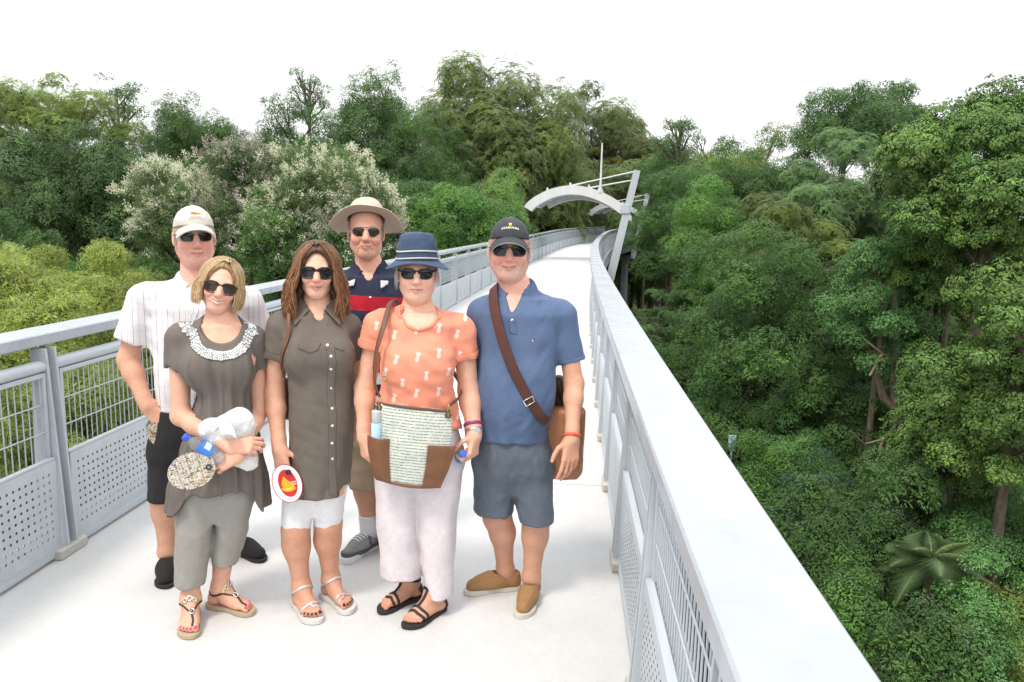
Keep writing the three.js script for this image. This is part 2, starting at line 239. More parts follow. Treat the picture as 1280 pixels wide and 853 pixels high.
// --- piers
for (const [s, label] of [[60.5, 'grey steel pier under the far bend of the walkway'], [35.5, 'grey steel pier below the shelter mast'], [8, 'grey steel pier deep under the near end of the walkway']]) {
  const o = onPath(s, s > 60 ? 0.1 : -1.15), g = thing('walkway_pier', label, 'pier', [o.p.x, -17, o.p.z]);
  part('column', new THREE.CylinderGeometry(0.26, 0.32, 16.0 + o.p.y, 20).translate(0, 8.0 + o.p.y / 2, 0), M.girder, g);
  part('pier_head', box(1.4, 0.35, 0.6, 0, 15.85 + o.p.y - 0.0, 0, 0.03), M.girder, g);
}
const TREES = [   // x, z, top, underside of the crown, radius, kind, description
  [-34.85, -50, 10.97, 3.35, 4.68, "umbrella", "tall airy tree with pale yellow-green spreading crown and bare branches"],
  [-36.44, -47, 5.71, -0.42, 2.75, "umbrella", "pale yellow-green tree low beside the airy spreading tree"],
  [-34.1, -56, 12.46, 7.78, 2.38, "sparse", "thin bright green tree rising behind the pale spreading crown"],
  [-27.01, -41, 6.79, -0.23, 4.01, "dark", "dense dark green tree in front of the pale spreading crown"],
  [-33.1, -44, 4.07, -1.47, 2.81, "mid", "dark leafy tree under the pale spreading tree"],
  [-24.96, -44, 5.38, -0.75, 2.81, "mid", "mid green tree between the dark dense tree and white blossom"],
  [-25.65, -50, 9.84, 2.75, 3.19, "vine", "dark vine-draped tree with two humped tops behind white blossom"],
  [-23.55, -52, 8.82, 2.3, 2.21, "mid", "small green tree beside the humped vine-draped tree"],
  [-17.75, -33.8, 4.36, -1.24, 2.23, "blossom", "rounded bush covered with cream blossom behind the white-capped man"],
  [-13.54, -31, 5.67, -0.23, 1.45, "blossom2", "taller bush with greyish pink blossom behind the two cream bushes"],
  [-10.43, -32.5, 4.65, -1.81, 3.04, "blossom", "wide mounded bush covered with white blossom behind the wide-brimmed hat"],
  [-11.86, -30.0, 3.24, -1.76, 1.47, "blossom3", "leafy green bush with a few white flowers between the blossom bushes"],
  [-18.56, -25.0, 1.01, -6.71, 3.06, "bamboo", "broad yellow-green feathery bush beyond the railing"],
  [-16.66, -27.5, 0.9, -6.73, 1.76, "bamboo", "small yellow-green feathery bush touching the blossom bush"],
  [-14.4, -21.2, -1.87, -7.41, 2.03, "bamboo2", "low green feathery bush under the yellow-green one"],
  [-14.92, -18.8, -2.4, -7.9, 1.6, "bamboo2", "low green feathery bush seen through the bars of the railing"],
  [-19.96, -58, 13.21, 9.12, 1.73, "sparse", "slim open-crowned tree poking above the vine-draped trees"],
  [-17.78, -49, 9.57, 1.85, 2.61, "mid", "green rounded tree below the slim open-crowned tree"],
  [-10.99, -45, 11.14, 2.92, 2.49, "vine", "tall vine-draped tree with ragged tower-like top"],
  [-12.62, -42, 7.98, 0.57, 2.77, "dark", "dark green tree at the foot of the tower-like tree"],
  [-8.53, -43, 8.61, -0.26, 2.38, "vine", "vine-draped tree shoulder between the tower-like tree and olive crown"],
  [-8.33, -37, 4.65, -1.19, 2.76, "mid", "leafy green tree in front of the vine-draped tower"],
  [-5.06, -35, 4.01, -0.94, 2.23, "bright", "bright green shrubby tree behind the blue bucket hat"],
  [-3.57, -39, 5.06, -0.57, 1.91, "yellowflower", "bright green tree dotted with small yellow flowers behind the dark cap"],
  [-5.99, -56, 13.05, 1.03, 5.48, "olive", "huge rounded olive-brown tree, the broadest crown on the skyline"],
  [-2.67, -57, 7.81, -0.69, 3.76, "olive", "olive tree leaning against the huge rounded crown"],
  [1.81, -76, 15.68, 1.01, 5.34, "russet", "tall tree with russet tinged open crown behind the shelter"],
  [-1.61, -66, 10.43, -1.04, 3.93, "russet", "russet green tree beside the huge olive crown"],
  [3.71, -74, 10.45, 0.31, 3.62, "yellow", "yellowing tree with layered twigs behind the slim roof rod"],
  [-1.67, -73, 5.84, -2.11, 4.66, "mid", "dark green tree behind the first shelter roof"],
  [6.68, -70, 8.85, 1.2, 3.57, "feather", "feathery pale green tree with straight bare trunk beside the mast"],
  [8.45, -62, 11.63, 6.05, 2.24, "sparse", "slender open tree standing free against the sky"],
  [10.6, -60, 9.23, 3.85, 2.17, "sparse", "second slender open tree beside the forest edge"],
  [7.43, -52, 6.15, -2.37, 3.65, "mid", "green tree under the slender open trees"],
  [7.05, -75, 2.3, -5.92, 3.99, "mid", "leafy tree behind the far walkway bend"],
  [8.59, -44, 4.42, -2.58, 2.9, "bright", "bright leafy tree at the corner of the forest"],
  [12.71, -53.2, 8.85, -0.1, 3.85, "yellowgreen", "tree with yellow-green crown at the edge of the tall forest"],
  [10.08, -50.4, 0.97, -6.43, 3.75, "mid", "leafy tree below the yellow-green crown"],
  [15.9, -46.2, 10.43, 5.84, 2.85, "mid", "high dark round crown above the feathery forest tree"],
  [19.25, -47.6, 11.04, 5.31, 1.92, "mid", "narrow upright crown beside the high dark round crown"],
  [13.47, -40.6, 6.72, -0.38, 3.54, "feathergreen", "feathery grey-green tree in the middle of the tall forest"],
  [10.25, -36.4, 4.39, -2.49, 3.1, "olivegreen", "olive green tree with slanting bare limbs"],
  [10.85, -26.6, 2.17, -3.18, 1.87, "fine", "round fresh green tree with slim trunk inside the forest"],
  [12.53, -23.8, 6.49, 0.9, 2.79, "broad", "big tree with large glossy leaves towering over the ravine"],
  [12.63, -26.6, 3.79, -1.16, 1.98, "broad", "glossy-leaved tree leaning out of the towering one"],
  [11.5, -19.6, 1.08, -4.47, 2.29, "broad", "glossy-leaved tree hanging low over the ravine"],
  [11.95, -23.1, -0.99, -5.68, 1.97, "broad2", "tree hung with climbers beside the pale forked trunk"],
  [6.33, -43.4, -1.32, -7.27, 3.05, "layered", "flat-topped tree with layered horizontal sprays below the mast"],
  [6.7, -37.8, -4.01, -9.4, 2.41, "mid", "mid green understorey tree by the flat-topped tree"],
  [8.38, -33.6, -2.21, -8.03, 2.5, "fine", "leafy understorey tree beneath the slanting limbs"],
  [7.21, -29.4, -4.23, -9.47, 1.75, "mid", "understorey tree with drooping branches above the handrail"],
  [9.36, -29.4, -3.83, -9.36, 2.06, "fine", "leafy understorey tree inside the ravine forest"],
  [7.13, -25.9, -4.9, -9.28, 1.32, "bright", "fresh green small tree beside the small blue marker post"],
  [8.26, -23.8, -5.07, -9.39, 1.42, "mid2", "blue-green shrub tree beside the fresh green one"],
  [8.56, -21.7, -5.14, -10.13, 1.75, "mid", "full leafy small tree on the slope of the ravine"],
  [11.83, -24.5, -5.12, -9.52, 1.72, "mid", "leafy shrub tree behind the palm"],
  [7.74, -18.9, -6.6, -10.18, 1.13, "bright", "bright young tree at the bottom of the ravine"],
  [9.06, -18.2, -7.68, -11.18, 1.55, "olivegreen", "spreading shrub low in the ravine"],
  [10.98, -18.2, -6.5, -10.35, 1.36, "yellowgreen", "yellowish green shrub low in the ravine"],
  [12.4, -21.0, -4.95, -8.73, 1.79, "mid", "leafy glossy shrub tree under the hanging leaves"],
  [11.49, -28.0, -3.46, -8.05, 1.79, "mid", "full leafy tree wrapped round the pale forked trunk"],
  [-23.38, -49, 9.15, 1.72, 2.4, "vine", "vine-draped tree joining the humped tree to the green ones beside it"],
  [-18.35, -45, 7.07, -0.13, 2.2, "mid", "green tree rising right behind the greyish pink blossom"],
  [-19.58, -50, 9.5, 0.75, 2.34, "vine", "vine-draped tree behind the slim open-crowned tree"],
  [-13.79, -48, 10.12, 0.92, 2.55, "mid", "mid green tree filling the shoulder of the tower-like tree"],
  [-8.44, -51, 10.51, -0.05, 2.28, "vine", "vine-hung tree between the tower-like tree and the huge olive crown"],
  [8.15, -73, 11.49, -1.06, 3.73, "russet", "russet tinged tree behind the leaning mast"],
  [5.51, -79, 14.72, -0.57, 4.03, "olive", "olive tree behind the yellowing tree and the mast"],
  [9.51, -58, 7.94, -1.6, 3.09, "mid", "green tree under the second slender open tree"],
  [10.19, -47, 7.46, -0.39, 2.3, "mid", "green tree behind the yellow-green crown"],
  [8.23, -64, 9.68, -1.35, 3.4, "mid", "green tree filling the edge of the forest beside the slender trees"],
  [11.02, -56, 8.09, -0.84, 3.22, "yellowgreen", "yellowish tree at the back of the forest gap"],
  [13.64, -47.6, 7.86, -0.32, 2.84, "mid", "green tree between the yellow-green crown and the high round crown"],
  [16.59, -36.4, 6.81, 0.35, 2.01, "mid", "green tree below the narrow upright crown"],
  [15.44, -32.2, 6.7, 1.51, 1.64, "bright", "bright leafy tree touching the towering glossy tree"],
  [12.95, -25.2, -3.11, -9.78, 2.31, "broad2", "climber-hung tree rising behind the palm"],
  [8.9, -26.6, -4.15, -11.35, 2.09, "fine", "fresh leafy tree standing tall on the ravine slope"],
  [9.47, -21.7, -4.38, -10.85, 1.8, "mid", "broad leafy tree filling the middle of the ravine"],
  [11.81, -20.3, -4.96, -10.55, 1.81, "fine", "fresh green tree low under the hanging leaves"],
  [6.45, -22.4, -5.74, -10.41, 1.24, "mid", "rounded leafy tree close under the handrail"],
  [10.66, -30.8, -2.43, -9.14, 1.97, "feathergreen", "feathery tree beside the pale forked trunk"],
  [9.44, -40.6, -0.09, -5.66, 2.59, "bright", "bright leafy understorey tree behind the flat-topped one"],
  [10.92, -34.3, -0.78, -6.61, 2.92, "mid", "full leafy tree under the olive green one"],
];
// =====================================================================  THE FOREST
function groundY(x, z) {
  const d = Math.hypot(x + 1, z + 12), n = NZ(x * 0.05, 0.3, z * 0.05) * 1.6 + NZ(x * 0.17, 2.3, z * 0.17) * 0.5;
  return -15 + n + 17 * sstep(70, 150, d) - 5.5 * sstep(1, 9, x) * sstep(70, 30, Math.abs(z + 15)) + 5 * sstep(-9, -30, x);
}
const soilTex = noiseTex(512, [[6, 0.8], [24, 0.8], [90, 1], [220, 0.9]], 70, 255, 8, false, [1, 0.93, 0.74]); soilTex.repeat.set(0.22, 0.22);
{
  const n = 130, g = new THREE.PlaneGeometry(330, 330, n, n).rotateX(-Math.PI / 2).translate(0, 0, -60), p = g.attributes.position, u = g.attributes.uv;
  for (let i = 0; i < p.count; i++) { p.setY(i, groundY(p.getX(i), p.getZ(i))); u.setXY(i, p.getX(i), p.getZ(i)); }
  g.computeVertexNormals(); structure('forest_ground', g, std([0.075, 0.085, 0.04], 0.95, { map: soilTex }));
}
// --- leaf sprays: a handful of leaf faces round a twig, about one metre across before scaling
function spray(kind, seed) {
  const rn = rng(seed), pos = [], nor = [], idx = [];
  const leaf = (b, dir, len, w, up, bend) => {   // folded leaf, four faces
    const s = V(0, 0, 0).crossVectors(dir, up).normalize(), nn = V(0, 0, 0).crossVectors(s, dir).normalize(), k = pos.length / 3;
    const mid = b.clone().addScaledVector(dir, len * 0.5).addScaledVector(nn, -bend * 0.2 * len), tip = b.clone().addScaledVector(dir, len).addScaledVector(nn, -bend * len);
    const l = mid.clone().addScaledVector(s, -w / 2).addScaledVector(nn, w * 0.18), r = mid.clone().addScaledVector(s, w / 2).addScaledVector(nn, w * 0.18);
    for (const q of [b, l, mid, r, tip]) { pos.push(q.x, q.y, q.z); nor.push(nn.x, nn.y, nn.z); }
    idx.push(k, k + 2, k + 1, k, k + 3, k + 2, k + 1, k + 2, k + 4, k + 2, k + 3, k + 4);
  };
  const rd = (a) => V(rn() - 0.5, rn() - 0.5, rn() - 0.5).multiplyScalar(a);
  if (kind === 'broad') for (let i = 0; i < 11; i++) { const a = i * 2.4 + rn(), e = 0.15 + rn() * 0.5, d = V(Math.cos(a) * Math.cos(e), Math.sin(e) - 0.55, Math.sin(a) * Math.cos(e)).normalize(); leaf(V(Math.cos(a) * 0.12, rn() * 0.25, Math.sin(a) * 0.12), d, 0.42 + rn() * 0.2, 0.17, V(0, 1, 0).add(rd(0.6)).normalize(), 0.25); }
  else if (kind === 'fine') for (let i = 0; i < 22; i++) { const a = rn() * 6.28, r = Math.sqrt(rn()) * 0.46, b = V(Math.cos(a) * r, (rn() - 0.4) * 0.34, Math.sin(a) * r); leaf(b, V(Math.cos(a), 0.05, Math.sin(a)).add(rd(0.9)).normalize(), 0.2 + rn() * 0.08, 0.1, V(0, 1, 0).add(rd(0.7)).normalize(), 0.15); }
  else if (kind === 'long') for (let i = 0; i < 20; i++) { const a = rn() * 6.28, r = rn() * 0.35, b = V(Math.cos(a) * r, (rn() - 0.3) * 0.4, Math.sin(a) * r); leaf(b, V(Math.cos(a), -0.35 + rn() * 0.9, Math.sin(a)).add(rd(0.8)).normalize(), 0.32 + rn() * 0.14, 0.06, V(0, 1, 0).add(rd(1)).normalize(), 0.3); }
  else if (kind === 'flat') for (let k = 0; k < 4; k++) { const a = k * 1.57 + rn(); for (let j = 0; j < 7; j++) for (const sd of [-1, 1]) { const t = 0.08 + j * 0.065, d = a + sd * 1.1; leaf(V(Math.cos(a) * t, -t * t * 0.5 + rn() * 0.03, Math.sin(a) * t), V(Math.cos(d), -0.15, Math.sin(d)).normalize(), 0.17 - j * 0.008, 0.062, V(0, 1, 0).add(rd(0.5)).normalize(), 0.2); } }
  else if (kind === 'flower') for (let i = 0; i < 26; i++) { const b = V((rn() - 0.5) * 0.34, rn() * 0.5, (rn() - 0.5) * 0.34); leaf(b, rd(2).add(V(0, 0.5, 0)).normalize(), 0.10, 0.075, rd(2).normalize(), 0.1); }
  const g = new THREE.BufferGeometry(); g.setAttribute('position', new THREE.Float32BufferAttribute(pos, 3)); g.setAttribute('normal', new THREE.Float32BufferAttribute(nor, 3)); g.setIndex(idx); return g;
}
const SPRAY = {}; for (const k of ['broad', 'fine', 'long', 'flat', 'flower']) SPRAY[k] = [spray(k, 31), spray(k, 57), spray(k, 91)];
const leafMat = (tr, ro) => phys([1, 1, 1], ro, { transmission: tr, thickness: 0, side: THREE.DoubleSide, specularIntensity: 0.5 });
const LEAF = { soft: leafMat(0.42, 1), gloss: phys([1, 1, 1], 0.62, { side: THREE.DoubleSide, specularIntensity: 0.45 }), petal: leafMat(0.3, 1) };
const barkTex = noiseTex(256, [[5, 1], [20, 1], [90, 1]], 110, 255, 9, false, [1, 0.95, 0.88]); barkTex.repeat.set(1.5, 0.4);
const BARK = { grey: std([0.24, 0.215, 0.18], 0.9, { map: barkTex }), dark: std([0.10, 0.085, 0.065], 0.9, { map: barkTex }), pale: std([0.42, 0.38, 0.32], 0.85, { map: barkTex }) };
// colour, second colour, leaf kind, leaf size, leaves per square metre, lobes, flatness of lobes, bark
const KIND = {
  umbrella: { a: [0.16, 0.21, 0.055], b: [0.11, 0.17, 0.04], k: 'flat', s: 0.75, d: 4.6, lobes: 30, fl: 0.5, bark: 'grey', lr: 0.34, mat: 'soft', limbs: 14 },
  sparse: { a: [0.075, 0.13, 0.045], b: [0.05, 0.10, 0.04], k: 'fine', s: 0.75, d: 4.2, lobes: 13, fl: 0.6, bark: 'grey', lr: 0.28, mat: 'soft', limbs: 12 },
  dark: { a: [0.052, 0.092, 0.030], b: [0.034, 0.066, 0.024], k: 'fine', s: 0.6, d: 8, lobes: 26, fl: 0.75, bark: 'dark', lr: 0.38, mat: 'gloss' },
  mid: { a: [0.070, 0.137, 0.034], b: [0.040, 0.09, 0.026], k: 'fine', s: 0.6, d: 7.5, lobes: 22, fl: 0.7, bark: 'dark', lr: 0.37, mat: 'soft' },
  mid2: { a: [0.052, 0.105, 0.05], b: [0.034, 0.075, 0.034], k: 'long', s: 0.5, d: 12, lobes: 18, fl: 0.7, bark: 'dark', lr: 0.38, mat: 'soft' },
  vine: { a: [0.068, 0.13, 0.03], b: [0.04, 0.082, 0.025], k: 'fine', s: 0.55, d: 9, lobes: 30, fl: 1.25, bark: 'dark', lr: 0.33, mat: 'soft' },
  bright: { a: [0.095, 0.20, 0.04], b: [0.06, 0.14, 0.03], k: 'fine', s: 0.62, d: 8, lobes: 20, fl: 0.7, bark: 'dark', lr: 0.38, mat: 'soft' },
  yellowflower: { a: [0.11, 0.20, 0.05], b: [0.08, 0.16, 0.04], k: 'fine', s: 0.6, d: 7.5, lobes: 20, fl: 0.8, bark: 'dark', lr: 0.38, mat: 'soft', fc: [0.55, 0.42, 0.05], fn: 0.10 },
  olive: { a: [0.118, 0.158, 0.042], b: [0.078, 0.118, 0.034], k: 'flat', s: 0.8, d: 5.2, lobes: 46, fl: 0.85, bark: 'grey', lr: 0.36, mat: 'soft', limbs: 18 },
  russet: { a: [0.105, 0.115, 0.042], b: [0.066, 0.105, 0.035], k: 'flat', s: 0.8, d: 5, lobes: 34, fl: 0.75, bark: 'grey', lr: 0.34, mat: 'soft', limbs: 14 },
  yellow: { a: [0.22, 0.21, 0.045], b: [0.11, 0.15, 0.04], k: 'flat', s: 0.7, d: 5, lobes: 22, fl: 0.4, bark: 'grey', lr: 0.28, mat: 'soft' },
  yellowgreen: { a: [0.15, 0.20, 0.042], b: [0.08, 0.13, 0.03], k: 'fine', s: 0.6, d: 7.5, lobes: 28, fl: 0.6, bark: 'grey', lr: 0.31, mat: 'soft' },
  feather: { a: [0.12, 0.17, 0.06], b: [0.09, 0.14, 0.05], k: 'flat', s: 0.8, d: 4.6, lobes: 22, fl: 0.5, bark: 'pale', lr: 0.32, mat: 'soft', limbs: 8 },
  feathergreen: { a: [0.095, 0.16, 0.058], b: [0.07, 0.125, 0.048], k: 'flat', s: 0.75, d: 7.5, lobes: 28, fl: 0.65, bark: 'grey', lr: 0.33, mat: 'soft' },
  olivegreen: { a: [0.10, 0.14, 0.03], b: [0.055, 0.09, 0.025], k: 'flat', s: 0.6, d: 8.5, lobes: 26, fl: 0.5, bark: 'grey', lr: 0.31, mat: 'soft', limbs: 12 },
  fine: { a: [0.075, 0.16, 0.048], b: [0.05, 0.115, 0.036], k: 'fine', s: 0.46, d: 15, lobes: 24, fl: 0.6, bark: 'pale', lr: 0.36, mat: 'gloss', limbs: 8 },
  broad: { a: [0.085, 0.145, 0.032], b: [0.048, 0.095, 0.025], k: 'broad', s: 0.31, d: 25, lobes: 26, fl: 0.7, bark: 'grey', lr: 0.33, mat: 'gloss' },
  broad2: { a: [0.085, 0.145, 0.032], b: [0.048, 0.095, 0.025], k: 'broad', s: 0.29, d: 22, lobes: 26, fl: 1.0, bark: 'grey', lr: 0.34, mat: 'gloss' },
  layered: { a: [0.075, 0.135, 0.042], b: [0.05, 0.10, 0.034], k: 'flat', s: 0.7, d: 7, lobes: 30, fl: 0.22, bark: 'grey', lr: 0.36, mat: 'soft' },
  bamboo: { a: [0.23, 0.275, 0.062], b: [0.18, 0.225, 0.05], k: 'long', s: 0.55, d: 14, lobes: 34, fl: 0.85, bark: 'dark', lr: 0.37, mat: 'soft' },
  bamboo2: { a: [0.20, 0.25, 0.056], b: [0.14, 0.19, 0.044], k: 'long', s: 0.6, d: 9, lobes: 22, fl: 0.85, bark: 'dark', lr: 0.36, mat: 'soft' },
  blossom: { a: [0.09, 0.15, 0.045], b: [0.055, 0.10, 0.032], k: 'fine', s: 0.46, d: 11, lobes: 30, fl: 0.9, bark: 'dark', lr: 0.32, mat: 'soft', fc: [0.76, 0.775, 0.57], fn: 0.95 },
  blossom2: { a: [0.08, 0.12, 0.045], b: [0.055, 0.095, 0.035], k: 'fine', s: 0.5, d: 10, lobes: 24, fl: 1.1, bark: 'dark', lr: 0.34, mat: 'soft', fc: [0.50, 0.45, 0.38], fn: 0.5 },
  blossom3: { a: [0.085, 0.17, 0.038], b: [0.05, 0.11, 0.03], k: 'fine', s: 0.5, d: 11, lobes: 22, fl: 0.9, bark: 'dark', lr: 0.38, mat: 'soft', fc: [0.66, 0.62, 0.53], fn: 0.2 },
};
for (const K of Object.values(KIND)) { K.s *= 0.72; K.d *= 1.6; K.lobes = Math.round(K.lobes * 1.5); K.lr *= 0.84; }
const Y1 = V(0, 1, 0);
function scatter(name, geos, mat, list, parent) {   // list: [position, outward axis, size, spin, colour]
  const m4 = new THREE.Matrix4(), q = new THREE.Quaternion(), q2 = new THREE.Quaternion(), sc = V(1, 1, 1), c = new THREE.Color();
  geos.forEach((g, gi) => {
    const mine = list.filter((_, i) => i % geos.length === gi); if (!mine.length) return;
    const im = new THREE.InstancedMesh(g, mat, mine.length); im.name = name; im.userData.kind = 'stuff'; im.castShadow = im.receiveShadow = true;
    mine.forEach(([p, ax, s, sp, col], i) => { q.setFromUnitVectors(Y1, ax); q2.setFromAxisAngle(Y1, sp); q.multiply(q2); sc.setScalar(s); im.setMatrixAt(i, m4.compose(p, q, sc)); im.setColorAt(i, c.setRGB(...col)); });
    parent.add(im);
  });
}
let leafCount = 0;
function tree(x, z, top, under, rad, kind, label, i, group, dens = 1) {
  if (!/bamboo|blossom/.test(kind)) under -= (top - under) * 0.18;
  const S = KIND[kind], rn = rng(100 + i * 7), gy = groundY(x, z) - 0.2, bush = /bamboo|blossom/.test(kind);
  const rr0 = (rad = rad * 1.12), T = thing(bush ? (kind.startsWith('blossom') ? 'blossom_bush' : 'feathery_bush') : rad < 1.9 ? 'small_tree' : 'forest_tree', label, bush ? 'bush' : 'tree', [x, gy, z], 0, group);
  const hh = top - gy, cy = (top + under) / 2 - gy, ry = (top - under) / 2, C = V(0, cy, 0), far = -z > 40 ? 1 : 0;
  const lobes = [];
  for (let k = 0; k < S.lobes; k++) {
    // spread evenly over directions, mostly in the outer half of the crown
    const u = 1 - 1.9 * (k + 0.5) / S.lobes + (rn() - 0.5) * 0.2, a = k * 2.39996 + rn() * 0.9, w = Math.sqrt(Math.max(0, 1 - u * u)), r = (0.52 + 0.34 * rn()) * (k % 5 === 0 ? 0.45 : 1), lr = rad * S.lr * (0.46 + 0.98 * rn());
    const lp = V(Math.cos(a) * w * rad * r, cy + u * ry * r * (u < 0 ? 0.9 : 1.07), Math.sin(a) * w * rad * r);
    lobes.push([lp, lr, (0.8 + 0.45 * rn())]);
  }
  // leaves
  const list = [], flowers = [], glow = 1.5;
  for (const [lp, lr, tone] of lobes) {
    const fl = S.fl * (0.85 + 0.3 * rn()), n = Math.round(S.d * 4 * Math.PI * lr * lr * (0.45 + 0.55 * Math.min(1, fl)) * (rad < 2 ? 1.1 : 1) * dens);
    const hue = rn();
    for (let k = 0; k < n; k++) {
      if (far && k % 4 === 3) continue; const uu = rn() * 1.75 - 0.75, a = rn() * 6.2832, w = Math.sqrt(Math.max(0, 1 - uu * uu)), d = V(Math.cos(a) * w, uu, Math.sin(a) * w);
      let rr = 0.55 + 0.5 * Math.sqrt(rn()); rr *= 1 + 0.28 * NZ(lp.x + d.x * 1.7, lp.y + d.y * 1.7 + i, lp.z + d.z * 1.7);
      const p = V(lp.x + d.x * lr * rr, lp.y + d.y * lr * rr * fl, lp.z + d.z * lr * rr);
      if (S.fl > 1) p.y -= rn() * rn() * lr * 0.9;
      const ax = V(d.x, d.y * 0.8 + 0.55, d.z).add(V(rn() - 0.5, rn() - 0.5, rn() - 0.5).multiplyScalar(0.6)).normalize();
      const t = clamp(0.5 * hue + 0.5 * rn(), 0, 1), br = tone * (0.75 + 0.5 * rn());
      const young = rn() < 0.07 ? 1.35 : 1;
      const col = [0, 1, 2].map((c) => lerp(S.a[c], S.b[c], t) * br * glow * (c < 2 ? young : 1));
      list.push([p, ax, S.s * (0.7 + 0.6 * rn()), rn() * 6.28, col]);
      if (S.fc && d.y > -0.35 && rr > 0.8 && rn() < S.fn * (NZ(p.x * 0.9, p.y * 0.9, i) > -0.15 ? 1.25 : 0.22)) { const fb = 0.75 + 0.35 * rn(); flowers.push([p.clone().addScaledVector(d, 0.12), ax, (kind === 'yellowflower' ? 0.4 : 0.62) * (0.6 + 0.7 * rn()), rn() * 6.28, S.fc.map((c) => c * fb)]); }
    }
  }
  leafCount += list.length + flowers.length;
  scatter('crown', SPRAY[S.k], LEAF[S.mat], list, T);
  if (flowers.length) scatter('blossom', [SPRAY.flower[0]], LEAF.petal, flowers, T);
  // trunk and limbs
  const tr = clamp(hh * 0.011 + rad * 0.02, 0.07, 0.34) * (S.bark === 'pale' ? 0.8 : 1), geos = [], lean = V((rn() - 0.5) * 0.08 * hh, 0, (rn() - 0.5) * 0.05 * hh), bow = V((rn() - 0.5) * 0.5, 0, (rn() - 0.5) * 0.5), n = 9, pts = [], rs = [];
  const tipY = cy + ry * 0.45, at = (t) => V(bow.x * Math.sin(t * 3.1) + lean.x * (t - 1) * t, tipY * t, bow.z * Math.sin(t * 2.6) + lean.z * (t - 1) * t);
  for (let k = 0; k <= n; k++) { pts.push(at(k / n)); rs.push(tr * lerp(1.25, 0.28, Math.pow(k / n, 0.8)) * (k === 0 ? 1.35 : 1)); }
  geos.push(tubeAlong(pts, rs, far ? 6 : 9));
  const nl = S.limbs ?? 7, order = lobes.slice().sort((p, q) => q[1] - p[1]).slice(0, nl);
  for (const [lp] of order) {
    const t0 = clamp((lp.y - rad * 0.55) / tipY, 0.35, 0.97), b = at(t0), m = b.clone().lerp(lp, 0.5).add(V((rn() - 0.5) * rad * 0.15, -rad * 0.06, (rn() - 0.5) * rad * 0.15)), r0 = tr * lerp(0.62, 0.3, t0);
    const e = b.clone().lerp(lp, 1.12); geos.push(tubeAlong([b, b.clone().lerp(m, 0.5).add(V(0, -rad * 0.02, 0)), m, m.clone().lerp(e, 0.5).add(V(0, rad * 0.03, 0)), e], [r0, r0 * 0.8, r0 * 0.62, r0 * 0.42, r0 * 0.15], far ? 5 : 6));
    for (let j = 0; j < 2; j++) { const q = e.clone().add(V((rn() - 0.5) * rad * 0.5, (rn() - 0.2) * rad * 0.35, (rn() - 0.5) * rad * 0.5)); geos.push(tubeAlong([m, m.clone().lerp(q, 0.55), q], [r0 * 0.45, r0 * 0.28, r0 * 0.08], 5)); }
  }
  part('trunk', merge(geos), BARK[S.bark], T);
  return T;
}
TREES.forEach((t, i) => tree(...t, i));

// --- understorey and far trees that close the gaps between them
{
  const NM = { vine: 'vine-draped', olive: 'olive', fine: 'fresh green', mid: 'mid green', dark: 'dark green', bright: 'bright green', mid2: 'blue-green', olivegreen: 'olive green', feathergreen: 'feathery', broad2: 'large-leaved' }; let kk; const rn = rng(404); let i = 200; const pick = (a) => a[Math.floor(rn() * a.length)];
  for (let k = 0; k < 22; k++) { const x = -41 + k * 1.5 + (rn() - 0.5) * 1.2, z = -31 - rn() * 9 - Math.max(0, -x - 15) * 0.25, top = -1.2 + rn() * 3.2; tree(x, z, top, top - 7.5, 2.3 + rn() * 0.9, kk = pick(['mid', 'vine', 'mid', 'bright']), NM[kk] + ' understorey tree on the slope beyond the blossom bushes', i++, 'understorey trees beyond the blossom bushes', 0.75); }
  for (let k = 0; k < 24; k++) { const x = -46 + k * 3.5 + (rn() - 0.5) * 2, z = -68 - rn() * 9, top = 3.5 + rn() * 3.5; tree(x, z, top, top - 9, 3.3 + rn() * 1.2, kk = pick(['mid', 'vine', 'olive', 'mid']), 'distant ' + NM[kk] + ' tree closing the view behind the nearer forest', i++, 'distant trees behind the forest', 0.55); }
  for (let k = 0; k < 8; k++) { const d = 18 + rn() * 22, x = 3.6 + rn() * 0.52 * d * 0.62 + d * 0.02, z = -d, top = -9.5 + rn() * 3.6 + sstep(22, 40, d) * 2.5; tree(x, z, top, top - 4.6, 1.5 + rn() * 0.8, kk = pick(['mid', 'fine', 'bright', 'mid2', 'olivegreen']), NM[kk] + ' understorey tree on the floor of the ravine', i++, 'understorey trees in the ravine', 0.9); }
  for (let k = 0; k < 16; k++) { const d = 30 + rn() * 24, x = d * (0.27 + 0.32 * rn()), top = -1.5 + rn() * 4.5; tree(x, -d, top, top - 9, 2.4 + rn() * 1.0, kk = pick(['mid', 'fine', 'feathergreen', 'broad2']), NM[kk] + ' forest tree standing behind the tall trees of the ravine', i++, 'forest trees behind the ravine', 0.7); }
}
// --- low plants over the visible forest floor
{
  const rn = rng(77), list = []; for (let k = 0; k < 4200; k++) { const d = 12 + rn() * 30, x = k % 3 ? 2.5 + rn() * d * 0.65 : -6 - rn() * 22, z = -d, y = groundY(x, z); const c = rn(), b = 0.7 + 0.6 * rn(); list.push([V(x, y + 0.1 + rn() * 0.5, z), V((rn() - 0.5) * 0.8, 1, (rn() - 0.5) * 0.8).normalize(), 0.8 + rn() * 0.8, rn() * 6.28, [lerp(0.05, 0.09, c) * b, lerp(0.10, 0.16, c) * b, 0.03 * b]]); }
  const g = new THREE.Group(); g.name = 'undergrowth'; g.userData.kind = 'stuff'; g.userData.label = 'low leafy undergrowth over the forest floor'; scene.add(g); scatter('undergrowth', SPRAY.fine, LEAF.soft, list, g);
}
